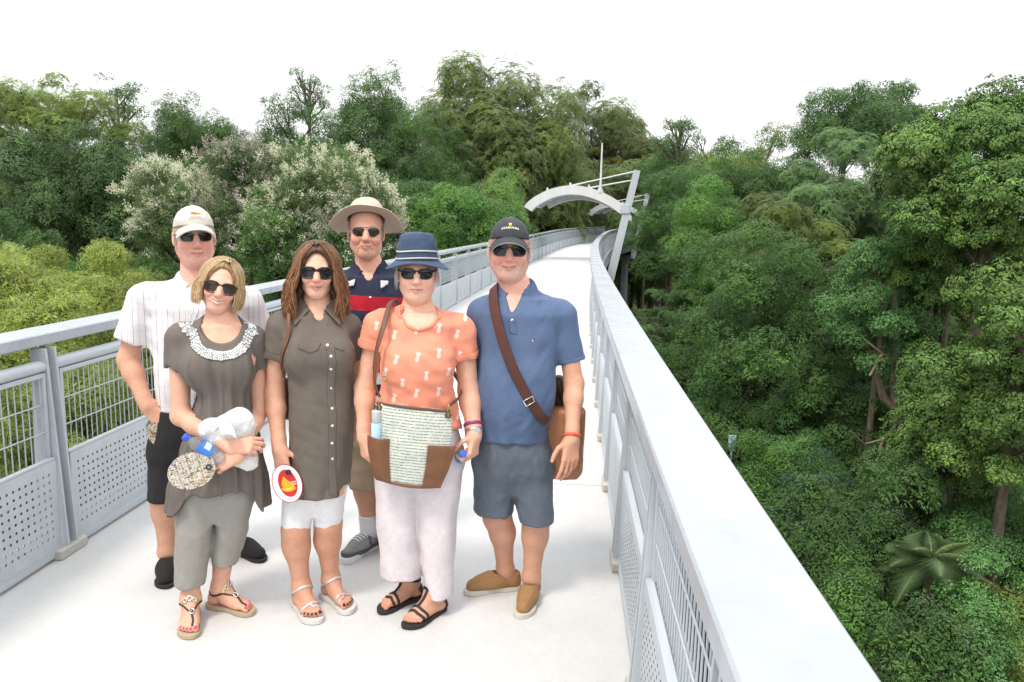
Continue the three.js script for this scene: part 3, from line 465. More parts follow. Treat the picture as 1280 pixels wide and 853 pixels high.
// --- pale forked trunk with dead limbs in the ravine
{
  const x = 11.6, z = -26, gy = groundY(x, z) - 0.2, T = thing('bare_trunk', 'pale forked trunk with dead white branches standing in the ravine', 'tree', [x, gy, z]), P = (a) => a.map(([px, py, pz]) => V(px - x, py - gy, (pz ?? z) - z));
  part('trunk', tubeAlong(P([[11.8, gy], [12.0, -9], [12.2, -6.7], [11.6, -5.1], [11.35, -3.9], [11.2, -2.9], [11.0, -1.2], [10.9, 0.5]]), [0.34, 0.3, 0.27, 0.24, 0.2, 0.17, 0.13, 0.08], 10), BARK.pale, T);
  part('limb', tubeAlong(P([[11.45, -4.3], [10.9, -3.8], [10.65, -3.1], [10.6, -1.8], [10.5, -0.2]]), [0.16, 0.14, 0.12, 0.10, 0.05], 8), BARK.pale, T);
  part('limb', tubeAlong(P([[11.9, -5.6], [12.1, -4.2], [12.0, -2.5], [12.2, -0.5]]), [0.15, 0.13, 0.11, 0.06], 8), BARK.pale, T);
  for (const pts of [[[11.5, -4.6, -25.8], [10.7, -5.1, -25.2], [10.0, -5.2, -24.9], [9.4, -4.7, -24.6]], [[10.7, -5.1, -25.2], [10.5, -5.9, -25.0], [10.35, -6.4, -24.8]], [[12.3, -5.8, -25.6], [12.7, -5.0, -25.0], [12.9, -5.2, -24.8], [13.6, -5.6, -24.6]], [[12.9, -5.2, -24.8], [13.3, -4.9, -24.7], [13.7, -5.0, -24.6]], [[11.2, -2.6, -25.7], [10.4, -2.2, -25.2], [9.7, -1.7, -25.0]], [[10.4, -2.2, -25.2], [10.0, -2.9, -25.0]]]) part('dead_branch', tubeAlong(P(pts), pts.map((_, i) => 0.065 * (1 - i / pts.length * 0.8)), 6), BARK.pale, T);
}
// --- palm
tree(8.6, -17.2, -6.6, -9.6, 1.1, 'mid', 'mid green shrub standing in front of the palm', 401);
tree(10.0, -17.4, -5.6, -9.2, 0.9, 'fine', 'fresh green shrub beside the palm', 402);
{
  const x = 9.4, z = -18.6, gy = groundY(x, z) - 0.2, top = -6.35, T = thing('palm_tree', 'small palm with drooping feather fronds low in the ravine', 'palm', [x, gy, z]), rn = rng(33), h = top - gy;
  part('trunk', tubeAlong([V(0, 0, 0), V(0.1, h * 0.4, 0), V(0.05, h * 0.8, 0), V(0, h, 0)], [0.15, 0.11, 0.1, 0.09], 9), BARK.grey, T);
  const FR = [phys([0.085, 0.145, 0.055], 0.5, { side: THREE.DoubleSide }), phys([0.13, 0.19, 0.055], 0.5, { side: THREE.DoubleSide })];
  for (let k = 0; k < 15; k++) {
    const a = k * 2.4 + rn() * 0.4, el = 1.25 - (k / 15) * 1.25, L = 0.95 + rn() * 0.4, pos = [], idx = [], d = V(Math.cos(a), 0, Math.sin(a)), pts = []; for (let j = 0; j <= 8; j++) { const t = j / 8; pts.push(V(0, h, 0).addScaledVector(d, L * t * Math.cos(el * (1 - 0.4 * t))).add(V(0, L * (Math.sin(el) * t - (0.55 + 0.25 * (1 - el)) * t * t), 0))); }
    const side = V(-d.z, 0, d.x); for (let j = 1; j < 34; j++) { const t = 0.08 + 0.92 * j / 34, f = t * 8, q = Math.min(7, Math.floor(f)), b = pts[q].clone().lerp(pts[q + 1], f - q), tan = pts[q + 1].clone().sub(pts[q]).normalize(); for (const s of [-1, 1]) { const l = 0.62 * Math.sin(Math.PI * Math.pow(t, 0.7)) + 0.1, e = b.clone().addScaledVector(side, s * l * 0.85).addScaledVector(tan, l * 0.5).add(V(0, -l * 0.35, 0)), n = pos.length / 3; for (const v of [b.clone().addScaledVector(tan, -0.018), b.clone().lerp(e, 0.5).add(V(0, 0.03, 0)).addScaledVector(tan, 0.03), b.clone().addScaledVector(tan, 0.024), e]) pos.push(v.x, v.y, v.z); idx.push(n, n + 1, n + 2, n + 1, n + 3, n + 2); } }
    const g = new THREE.BufferGeometry(); g.setAttribute('position', new THREE.Float32BufferAttribute(pos, 3)); g.setIndex(idx); g.computeVertexNormals(); const fr = part('frond', g, FR[k % 5 ? 0 : 1], T); part('midrib', tubeAlong(pts, pts.map((_, i) => 0.022 * (1 - i / 10)), 5), FR[1], fr);
  }
}
// --- small pale blue marker post on the slope
{
  const x = 6.42, z = -28, gy = groundY(x, z), T = thing('marker_post', 'small pale blue marker post among the fresh green trees', 'post', [x, gy, z]); part('post', new THREE.CylinderGeometry(0.05, 0.05, -6.3 - gy, 10).translate(0, (-6.3 - gy) / 2, 0), M.girder, T); part('plate', box(0.28, 0.62, 0.04, 0, -6.25 - gy, 0, 0.01), std([0.45, 0.6, 0.72], 0.5), T);
}

const PPL = {
 P1: { base: [-1.8, -3.58], yaw: 26,
  J: { head: [-0.014, 1.681, 0.02], crown: [-0.016, 1.822, 0.0], chin: [-0.011, 1.561, 0.09], neck: [-0.019, 1.48, -0.02], shR: [-0.264, 1.412, -0.02], shL: [0.218, 1.388, -0.03], elR: [-0.344, 1.089, -0.04], wrR: [-0.266, 0.883, 0.06], haR: [-0.221, 0.826, 0.1], elL: [0.291, 1.096, -0.08], wrL: [0.26, 0.858, -0.0], hipR: [-0.172, 0.743, 0.0], hipL: [0.051, 0.725, 0.0], knR: [-0.208, 0.407, 0.02], knL: [0.109, 0.366, -0.03], anR: [-0.217, 0.089, 0.04], anL: [0.133, 0.088, -0.05], toeR: [-0.209, 0.017, 0.19], toeL: [0.207, 0.057, 0.06] },
  R: { shirt: [[1.434, -0.016, 0.204], [1.343, -0.018, 0.241], [1.163, -0.014, 0.232], [1.0, -0.024, 0.222], [0.845, -0.038, 0.208]], shorts: [[0.877, -0.041, 0.204], [0.713, -0.058, 0.216], [0.545, -0.065, 0.217], [0.367, -0.069, 0.216]], legR: [[0.64, -0.179, 0.098], [0.383, -0.201, 0.087]], legL: [[0.62, 0.041, 0.122], [0.351, 0.072, 0.099]] } },
 P2: { base: [-1.57, -3.1], yaw: 22,
  J: { head: [0.09, 1.501, 0.02], crown: [0.119, 1.623, 0.0], chin: [0.065, 1.392, 0.08], neck: [0.086, 1.341, -0.02], shR: [-0.087, 1.291, -0.02], shL: [0.216, 1.274, -0.02], elR: [-0.091, 0.937, 0.02], wrR: [0.112, 0.833, 0.2], haR: [0.18, 0.859, 0.22], elL: [0.23, 0.938, -0.02], wrL: [0.151, 0.808, 0.16], haL: [0.05, 0.775, 0.2], hipR: [-0.043, 0.637, 0.0], hipL: [0.116, 0.624, 0.0], knR: [-0.068, 0.386, 0.02], knL: [0.089, 0.399, 0.0], anR: [-0.093, 0.063, 0.03], anL: [0.036, 0.103, -0.04], toeR: [-0.079, 0.009, 0.2], toeL: [0.145, 0.036, 0.08] },
  R: { shirt: [[1.333, 0.077, 0.124], [1.262, 0.083, 0.143], [1.156, 0.085, 0.131], [1.03, 0.088, 0.125], [0.904, 0.081, 0.149], [0.776, 0.068, 0.179], [0.621, 0.053, 0.203]], hips: [[0.778, 0.053, 0.166], [0.63, 0.042, 0.173]], legR: [[0.6, -0.046, 0.09], [0.413, -0.052, 0.09], [0.165, -0.077, 0.076]], legL: [[0.585, 0.122, 0.091], [0.399, 0.089, 0.084], [0.229, 0.058, 0.073]] } },
 P3: { base: [-1.09, -3.24], yaw: 17,
  J: { head: [-0.009, 1.571, 0.02], crown: [-0.004, 1.695, 0.0], chin: [-0.012, 1.455, 0.08], neck: [-0.009, 1.401, -0.02], shR: [-0.171, 1.341, -0.02], shL: [0.119, 1.331, -0.03], elR: [-0.203, 1.014, -0.03], wrR: [-0.181, 0.787, 0.06], haR: [-0.164, 0.686, 0.09], elL: [0.16, 1.0, -0.08], wrL: [0.136, 0.783, -0.1], hipR: [-0.082, 0.575, -0.0], hipL: [0.046, 0.568, -0.0], knR: [-0.123, 0.385, 0.02], knL: [0.022, 0.394, -0.0], anR: [-0.087, 0.057, 0.02], anL: [0.036, 0.073, -0.02], toeR: [-0.051, 0.005, 0.15], toeL: [0.091, 0.033, 0.12] },
  R: { shirt: [[1.368, -0.022, 0.12], [1.296, -0.012, 0.145], [1.206, -0.006, 0.146], [1.059, 0.0, 0.159], [0.911, 0.003, 0.162], [0.761, -0.003, 0.159], [0.552, -0.02, 0.161]], legR: [[0.595, -0.106, 0.07], [0.462, -0.114, 0.069], [0.369, -0.122, 0.066]], legL: [[0.588, 0.034, 0.07], [0.453, 0.027, 0.068], [0.395, 0.022, 0.065]] } },
 P4: { base: [-0.665, -3.26], yaw: 10,
  J: { head: [0.006, 1.568, 0.02], crown: [0.002, 1.73, 0.0], chin: [0.008, 1.452, 0.08], neck: [0.01, 1.402, -0.02], shR: [-0.159, 1.35, -0.02], shL: [0.206, 1.333, -0.02], elR: [-0.224, 1.049, -0.02], wrR: [-0.222, 0.847, 0.05], haR: [-0.211, 0.764, 0.1], elL: [0.243, 1.031, -0.02], wrL: [0.266, 0.861, 0.08], haL: [0.247, 0.751, 0.14], hipR: [-0.066, 0.719, 0.0], hipL: [0.108, 0.718, 0.0], knR: [-0.065, 0.421, 0.02], knL: [0.11, 0.398, 0.02], anR: [-0.019, 0.112, -0.03], anL: [0.083, 0.091, 0.05], toeR: [-0.103, 0.055, 0.12], toeL: [0.011, 0.015, 0.2] },
  R: { shirt: [[1.398, 0.021, 0.151], [1.344, 0.025, 0.191], [1.218, 0.012, 0.177], [1.109, 0.014, 0.176], [0.999, 0.013, 0.189], [0.88, 0.025, 0.198]], hips: [[0.925, 0.021, 0.194], [0.775, 0.02, 0.201]], legR: [[0.719, -0.076, 0.104], [0.47, -0.075, 0.097], [0.165, -0.054, 0.1]], legL: [[0.718, 0.11, 0.111], [0.468, 0.103, 0.096], [0.092, 0.115, 0.066]] } },
 P5: { base: [-1.06, -3.86], yaw: 13,
  J: { head: [0.015, 1.723, 0.02], crown: [0.012, 1.898, 0.0], chin: [0.013, 1.603, 0.08], neck: [0.029, 1.544, -0.02], shR: [-0.144, 1.47, -0.03], shL: [0.221, 1.483, -0.03], elR: [-0.198, 1.139, -0.03], wrR: [-0.148, 0.847, 0.02], elL: [0.255, 1.139, -0.03], wrL: [0.23, 0.837, -0.0], hipR: [-0.046, 0.775, 0.0], hipL: [0.136, 0.772, 0.0], knR: [-0.018, 0.423, 0.02], knL: [0.136, 0.412, -0.0], anR: [0.001, 0.089, 0.02], anL: [0.144, 0.065, -0.02], toeR: [-0.05, 0.013, 0.2], toeL: [0.208, -0.009, 0.15] },
  R: { shirt: [[1.5, 0.043, 0.144], [1.399, 0.04, 0.167], [1.23, 0.037, 0.166], [1.058, 0.037, 0.159], [0.796, 0.036, 0.161]], hips: [[0.817, 0.036, 0.161], [0.662, 0.035, 0.162]], legR: [[0.641, -0.021, 0.089], [0.361, -0.011, 0.085]], legL: [[0.639, 0.111, 0.094], [0.357, 0.128, 0.086]] } },
 P6: { base: [-0.235, -3.42], yaw: 3,
  J: { head: [-0.031, 1.674, 0.02], crown: [-0.034, 1.805, -0.0], chin: [-0.03, 1.549, 0.08], neck: [0.002, 1.494, -0.02], shR: [-0.158, 1.401, -0.02], shL: [0.218, 1.404, -0.02], elR: [-0.203, 1.039, -0.05], wrR: [-0.188, 0.799, -0.0], elL: [0.283, 1.063, -0.04], wrL: [0.269, 0.837, 0.04], haL: [0.258, 0.68, 0.07], hipR: [-0.058, 0.745, 0.0], hipL: [0.097, 0.75, 0.0], knR: [-0.059, 0.407, 0.0], knL: [0.125, 0.413, 0.03], anR: [0.017, 0.081, -0.07], anL: [0.108, 0.07, 0.05], toeR: [-0.182, 0.023, 0.02], toeL: [0.076, 0.004, 0.2] },
  R: { shirt: [[1.46, 0.014, 0.154], [1.386, 0.024, 0.206], [1.244, 0.016, 0.203], [1.113, 0.01, 0.195], [0.98, 0.008, 0.191], [0.802, 0.005, 0.184]], hips: [[0.863, 0.003, 0.177], [0.708, 0.007, 0.185]], legR: [[0.685, -0.077, 0.1], [0.43, -0.078, 0.096]], legL: [[0.691, 0.095, 0.099], [0.401, 0.126, 0.084]] } },
};

// =====================================================================  BODIES AND CLOTHES: distance fields meshed with surface nets
class Sdf {
  constructor() { this.p = []; }
  cone(a, ra, b, rb, k = 0.02, neg = 0) { this.p.push([0, a[0], a[1], a[2], b[0] - a[0], b[1] - a[1], b[2] - a[2], ra, rb, k, neg]); return this; }
  ell(c, r, k = 0.02, neg = 0) { this.p.push([1, c[0], c[1], c[2], r[0], r[1], r[2], 0, 0, k, neg]); return this; }
  fn(f, k = 0.02, neg = 0) { this.p.push([2, f, 0, 0, 0, 0, 0, 0, 0, k, neg]); return this; }
  get f() {
    const P = this.p;
    return (x, y, z) => {
      let d = 10;
      for (let i = 0; i < P.length; i++) {
        const q = P[i]; let v;
        if (q[0] === 0) {
          const px = x - q[1], py = y - q[2], pz = z - q[3]; let h = (px * q[4] + py * q[5] + pz * q[6]) / (q[4] * q[4] + q[5] * q[5] + q[6] * q[6] + 1e-12); h = h < 0 ? 0 : h > 1 ? 1 : h;
          const a = px - q[4] * h, b = py - q[5] * h, c = pz - q[6] * h; v = Math.sqrt(a * a + b * b + c * c) - (q[7] + (q[8] - q[7]) * h);
        } else if (q[0] === 1) {
          const a = (x - q[1]) / q[4], b = (y - q[2]) / q[5], c = (z - q[3]) / q[6], k0 = Math.sqrt(a * a + b * b + c * c), a2 = a / q[4], b2 = b / q[5], c2 = c / q[6], k1 = Math.sqrt(a2 * a2 + b2 * b2 + c2 * c2);
          v = k1 > 1e-6 ? k0 * (k0 - 1) / k1 : -Math.min(q[4], q[5], q[6]);
        } else v = q[1](x, y, z);
        const k = q[9];
        if (q[10]) { v = -v; const h = Math.max(k - Math.abs(d - v), 0) / k; d = Math.max(d, v) + h * h * k * 0.25; }
        else { const h = Math.max(k - Math.abs(d - v), 0) / k; d = Math.min(d, v) - h * h * k * 0.25; }
      }
      return d;
    };
  }
}
function surf(f, lo, hi, cell, color, uvf) {
  const nx = Math.ceil((hi[0] - lo[0]) / cell) + 1, ny = Math.ceil((hi[1] - lo[1]) / cell) + 1, nz = Math.ceil((hi[2] - lo[2]) / cell) + 1, val = new Float32Array(nx * ny * nz).fill(1);
  const B = 4, reach = cell * B * 0.87 * 1.45 + 0.004, I = (i, j, k) => (k * ny + j) * nx + i;
  for (let k = 0; k < nz; k += B) for (let j = 0; j < ny; j += B) for (let i = 0; i < nx; i += B) {
    const c = f(lo[0] + (i + B / 2) * cell, lo[1] + (j + B / 2) * cell, lo[2] + (k + B / 2) * cell), near = Math.abs(c) < reach;
    for (let c2 = k; c2 < Math.min(nz, k + B); c2++) for (let b = j; b < Math.min(ny, j + B); b++) for (let a = i; a < Math.min(nx, i + B); a++) val[I(a, b, c2)] = near ? f(lo[0] + a * cell, lo[1] + b * cell, lo[2] + c2 * cell) : c;
  }
  const vi = new Int32Array(nx * ny * nz).fill(-1), pos = [], idx = [];
  const E = [[0, 1], [2, 3], [4, 5], [6, 7], [0, 2], [1, 3], [4, 6], [5, 7], [0, 4], [1, 5], [2, 6], [3, 7]], g = new Float32Array(8);
  for (let k = 0; k < nz - 1; k++) for (let j = 0; j < ny - 1; j++) for (let i = 0; i < nx - 1; i++) {
    let m = 0; for (let c = 0; c < 8; c++) { g[c] = val[I(i + (c & 1), j + ((c >> 1) & 1), k + (c >> 2))]; if (g[c] < 0) m |= 1 << c; }
    if (m === 0 || m === 255) continue;
    let x = 0, y = 0, z = 0, n = 0;
    for (const [a, b] of E) if ((g[a] < 0) !== (g[b] < 0)) { const t = g[a] / (g[a] - g[b]); x += (a & 1) + ((b & 1) - (a & 1)) * t; y += ((a >> 1) & 1) + (((b >> 1) & 1) - ((a >> 1) & 1)) * t; z += (a >> 2) + ((b >> 2) - (a >> 2)) * t; n++; }
    vi[I(i, j, k)] = pos.length / 3; pos.push(lo[0] + (i + x / n) * cell, lo[1] + (j + y / n) * cell, lo[2] + (k + z / n) * cell);
  }
  const quad = (a, b, c, d, flip) => { if (a < 0 || b < 0 || c < 0 || d < 0) return; flip ? idx.push(a, c, b, a, d, c) : idx.push(a, b, c, a, c, d); };
  for (let k = 1; k < nz - 1; k++) for (let j = 1; j < ny - 1; j++) for (let i = 1; i < nx - 1; i++) {
    const s = val[I(i, j, k)] < 0;
    if (s !== val[I(i + 1, j, k)] < 0) quad(vi[I(i, j - 1, k - 1)], vi[I(i, j, k - 1)], vi[I(i, j, k)], vi[I(i, j - 1, k)], !s);
    if (s !== val[I(i, j + 1, k)] < 0) quad(vi[I(i - 1, j, k - 1)], vi[I(i - 1, j, k)], vi[I(i, j, k)], vi[I(i, j, k - 1)], !s);
    if (s !== val[I(i, j, k + 1)] < 0) quad(vi[I(i - 1, j - 1, k)], vi[I(i, j - 1, k)], vi[I(i, j, k)], vi[I(i - 1, j, k)], !s);
  }
  const nor = new Float32Array(pos.length), e = cell * 0.6, col = color ? new Float32Array(pos.length) : null, uv = new Float32Array(pos.length / 3 * 2);
  for (let i = 0; i < pos.length; i += 3) {
    const x = pos[i], y = pos[i + 1], z = pos[i + 2];
    const a = f(x + e, y - e, z - e), b = f(x - e, y - e, z + e), c = f(x - e, y + e, z - e), d = f(x + e, y + e, z + e); let gx = a - b - c + d, gy = -a - b + c + d, gz = -a + b - c + d; const l = Math.hypot(gx, gy, gz) || 1; nor[i] = gx / l; nor[i + 1] = gy / l; nor[i + 2] = gz / l;
    if (color) { const q = color(x, y, z, nor[i], nor[i + 1], nor[i + 2]); col[i] = q[0]; col[i + 1] = q[1]; col[i + 2] = q[2]; }
    const q = uvf ? uvf(x, y, z, nor[i], nor[i + 1], nor[i + 2]) : [x, y]; uv[i / 3 * 2] = q[0]; uv[i / 3 * 2 + 1] = q[1];
  }
  const G = new THREE.BufferGeometry(); G.setAttribute('position', new THREE.Float32BufferAttribute(pos, 3)); G.setAttribute('normal', new THREE.BufferAttribute(nor, 3)); G.setAttribute('uv', new THREE.BufferAttribute(uv, 2)); if (col) G.setAttribute('color', new THREE.BufferAttribute(col, 3)); G.setIndex(idx); return G;
}
const add3 = (a, b, s = 1) => [a[0] + b[0] * s, a[1] + b[1] * s, a[2] + b[2] * s], mix3 = (a, b, t) => [0, 1, 2].map((i) => lerp(a[i], b[i], t)), len3 = (a, b) => Math.hypot(a[0] - b[0], a[1] - b[1], a[2] - b[2]);
const v3 = (a) => V(a[0], a[1], a[2]);
const un = (a) => { const l = Math.hypot(...a) || 1; return a.map((x) => x / l); };
// a stack of ellipses: rows [y, cx, cz, rx, rz] from the bottom up
function stack(rows, pow = 2.25) {
  const n = rows.length;
  return (x, y, z) => {
    let i = 0; while (i < n - 2 && y > rows[i + 1][0]) i++;
    const a = rows[i], b = rows[i + 1]; let t = clamp((y - a[0]) / (b[0] - a[0]), 0, 1); t = t * t * (3 - 2 * t) * 0.5 + t * 0.5;
    const cx = lerp(a[1], b[1], t), cz = lerp(a[2], b[2], t), rx = lerp(a[3], b[3], t), rz = lerp(a[4], b[4], t), u = Math.abs(x - cx) / rx, w = Math.abs(z - cz) / rz;
    const k = Math.pow(Math.pow(u, pow) + Math.pow(w, pow), 1 / pow), side = (k - 1) * Math.min(rx, rz) * (k > 1 ? 1.0 : 1);
    const cap = Math.max(rows[0][0] - y, y - rows[n - 1][0]);
    return cap > 0 ? Math.max(side, cap) : Math.max(side, cap);
  };
}
function project(f, p, off, n = 6) { const q = p.slice(), e = 0.004; for (let i = 0; i < n; i++) { const d = f(q[0], q[1], q[2]); const g = un([f(q[0] + e, q[1], q[2]) - f(q[0] - e, q[1], q[2]), f(q[0], q[1] + e, q[2]) - f(q[0], q[1] - e, q[2]), f(q[0], q[1], q[2] + e) - f(q[0], q[1], q[2] - e)]); for (let c = 0; c < 3; c++) q[c] -= g[c] * (d - off); } return q; }
function gradOf(f, q) { const e = 0.005; return un([f(q[0] + e, q[1], q[2]) - f(q[0] - e, q[1], q[2]), f(q[0], q[1] + e, q[2]) - f(q[0], q[1] - e, q[2]), f(q[0], q[1], q[2] + e) - f(q[0], q[1], q[2] - e)]); }
// a flat band laid over a surface: control points are pushed out of f (hug = pulled onto it as well)
function ribbon(ctrl, width, thick, f, { off = 0.003, n = 40, hug = false, closed = false, norm = null, wfun = null } = {}) {
  const curve = new THREE.CatmullRomCurve3(ctrl.map(v3), closed, 'centripetal'), P = [], N = [];
  for (let i = 0; i <= n; i++) {
    const c = curve.getPoint(i / n); let q = [c.x, c.y, c.z];
    if (f && (hug || f(...q) < off)) q = project(f, q, off);
    P.push(v3(q)); N.push(v3(norm ? norm(i / n, q) : f ? gradOf(f, q) : [0, 0, 1]));
  }
  for (let k = 0; k < 2; k++) { const S = P.map((p, i) => i && i < n ? p.clone().multiplyScalar(2).add(P[i - 1]).add(P[i + 1]).multiplyScalar(0.25) : p), Q = N.map((p, i) => i && i < n ? p.clone().multiplyScalar(2).add(N[i - 1]).add(N[i + 1]).normalize() : p); for (let i = 0; i <= n; i++) { P[i] = S[i]; N[i] = Q[i]; } }
  if (f) for (let i = 0; i <= n; i++) if (f(P[i].x, P[i].y, P[i].z) < off) { const q = project(f, [P[i].x, P[i].y, P[i].z], off, 3); P[i] = v3(q); }
  const pos = [], uv = [], idx = []; let len = 0;
  for (let i = 0; i <= n; i++) {
    const t = P[Math.min(n, i + 1)].clone().sub(P[Math.max(0, i - 1)]).normalize(), w = t.clone().cross(N[i]).normalize(), nn = w.clone().cross(t).normalize(), W = (wfun ? wfun(i / n) : 1) * width / 2; if (i) len += P[i].distanceTo(P[i - 1]);
    for (const [a, b] of [[-1, 0], [-0.9, 1], [0, 1.12], [0.9, 1], [1, 0], [0, 0]]) { const q = P[i].clone().addScaledVector(w, a * W).addScaledVector(nn, b * thick); pos.push(q.x, q.y, q.z); uv.push(a * W, len); }
  }
  for (let i = 0; i < n; i++) for (let k = 0; k < 6; k++) { const a = i * 6 + k, b = i * 6 + (k + 1) % 6; idx.push(a, b, a + 6, b, b + 6, a + 6); }
  for (const [r, fl] of [[0, 0], [n, 1]]) for (let k = 1; k < 5; k++) fl ? idx.push(r * 6, r * 6 + k, r * 6 + k + 1) : idx.push(r * 6, r * 6 + k + 1, r * 6 + k);
  const g = new THREE.BufferGeometry(); g.setAttribute('position', new THREE.Float32BufferAttribute(pos, 3)); g.setAttribute('uv', new THREE.Float32BufferAttribute(uv, 2)); g.setIndex(idx); g.computeVertexNormals(); return g;
}
// a patch of surface: grid of points from fun(u, v), with thickness
function sheet(fun, nu, nv, thick, uvs = [1, 1]) {
  const pos = [], uv = [], idx = [], P = []; for (let j = 0; j <= nv; j++) for (let i = 0; i <= nu; i++) P.push(v3(fun(i / nu, j / nv)));
  const at = (i, j) => P[clamp(j, 0, nv) * (nu + 1) + clamp(i, 0, nu)], N = []; for (let j = 0; j <= nv; j++) for (let i = 0; i <= nu; i++) N.push(at(i + 1, j).clone().sub(at(i - 1, j)).cross(at(i, j + 1).clone().sub(at(i, j - 1))).normalize());
  for (const s of [1, 0]) P.forEach((p, k) => { const q = p.clone().addScaledVector(N[k], s ? thick : 0); pos.push(q.x, q.y, q.z); uv.push((k % (nu + 1)) / nu * uvs[0], Math.floor(k / (nu + 1)) / nv * uvs[1]); });
  const o = P.length, I = (i, j) => j * (nu + 1) + i;
  for (let j = 0; j < nv; j++) for (let i = 0; i < nu; i++) { const a = I(i, j), b = I(i + 1, j), c = I(i, j + 1), d = I(i + 1, j + 1); idx.push(a, b, c, b, d, c, a + o, c + o, b + o, b + o, c + o, d + o); }
  const edge = (a, b) => idx.push(a, a + o, b, b, a + o, b + o); for (let i = 0; i < nu; i++) { edge(I(i, 0), I(i + 1, 0)); edge(I(i + 1, nv), I(i, nv)); } for (let j = 0; j < nv; j++) { edge(I(0, j + 1), I(0, j)); edge(I(nu, j), I(nu, j + 1)); }
  const g = new THREE.BufferGeometry(); g.setAttribute('position', new THREE.Float32BufferAttribute(pos, 3)); g.setAttribute('uv', new THREE.Float32BufferAttribute(uv, 2)); g.setIndex(idx); g.computeVertexNormals(); return g;
}
// ---------- skin
const skinBump = noiseTex(256, [[60, 0.6], [128, 1]], 0, 255, 14); skinBump.repeat.set(9, 9);
const SKIN = phys([0.98, 0.90, 0.83], 0.48, { vertexColors: true, bumpMap: skinBump, bumpScale: 0.0006, specularIntensity: 0.6, sheen: 0.25, sheenColor: new THREE.Color(0.5, 0.25, 0.2), sheenRoughness: 0.6 });
const freckle = (x, y, z) => 1 + 0.045 * NZ(x * 26, y * 26, z * 26) + 0.045 * NZ2(x * 90, y * 90, z * 90);
function mergeColored(list) { return mergeGeometries(list.map((g) => { const q = g.index ? g : g; for (const k of Object.keys(q.attributes)) if (!['position', 'normal', 'uv', 'color'].includes(k)) q.deleteAttribute(k); return q; })); }
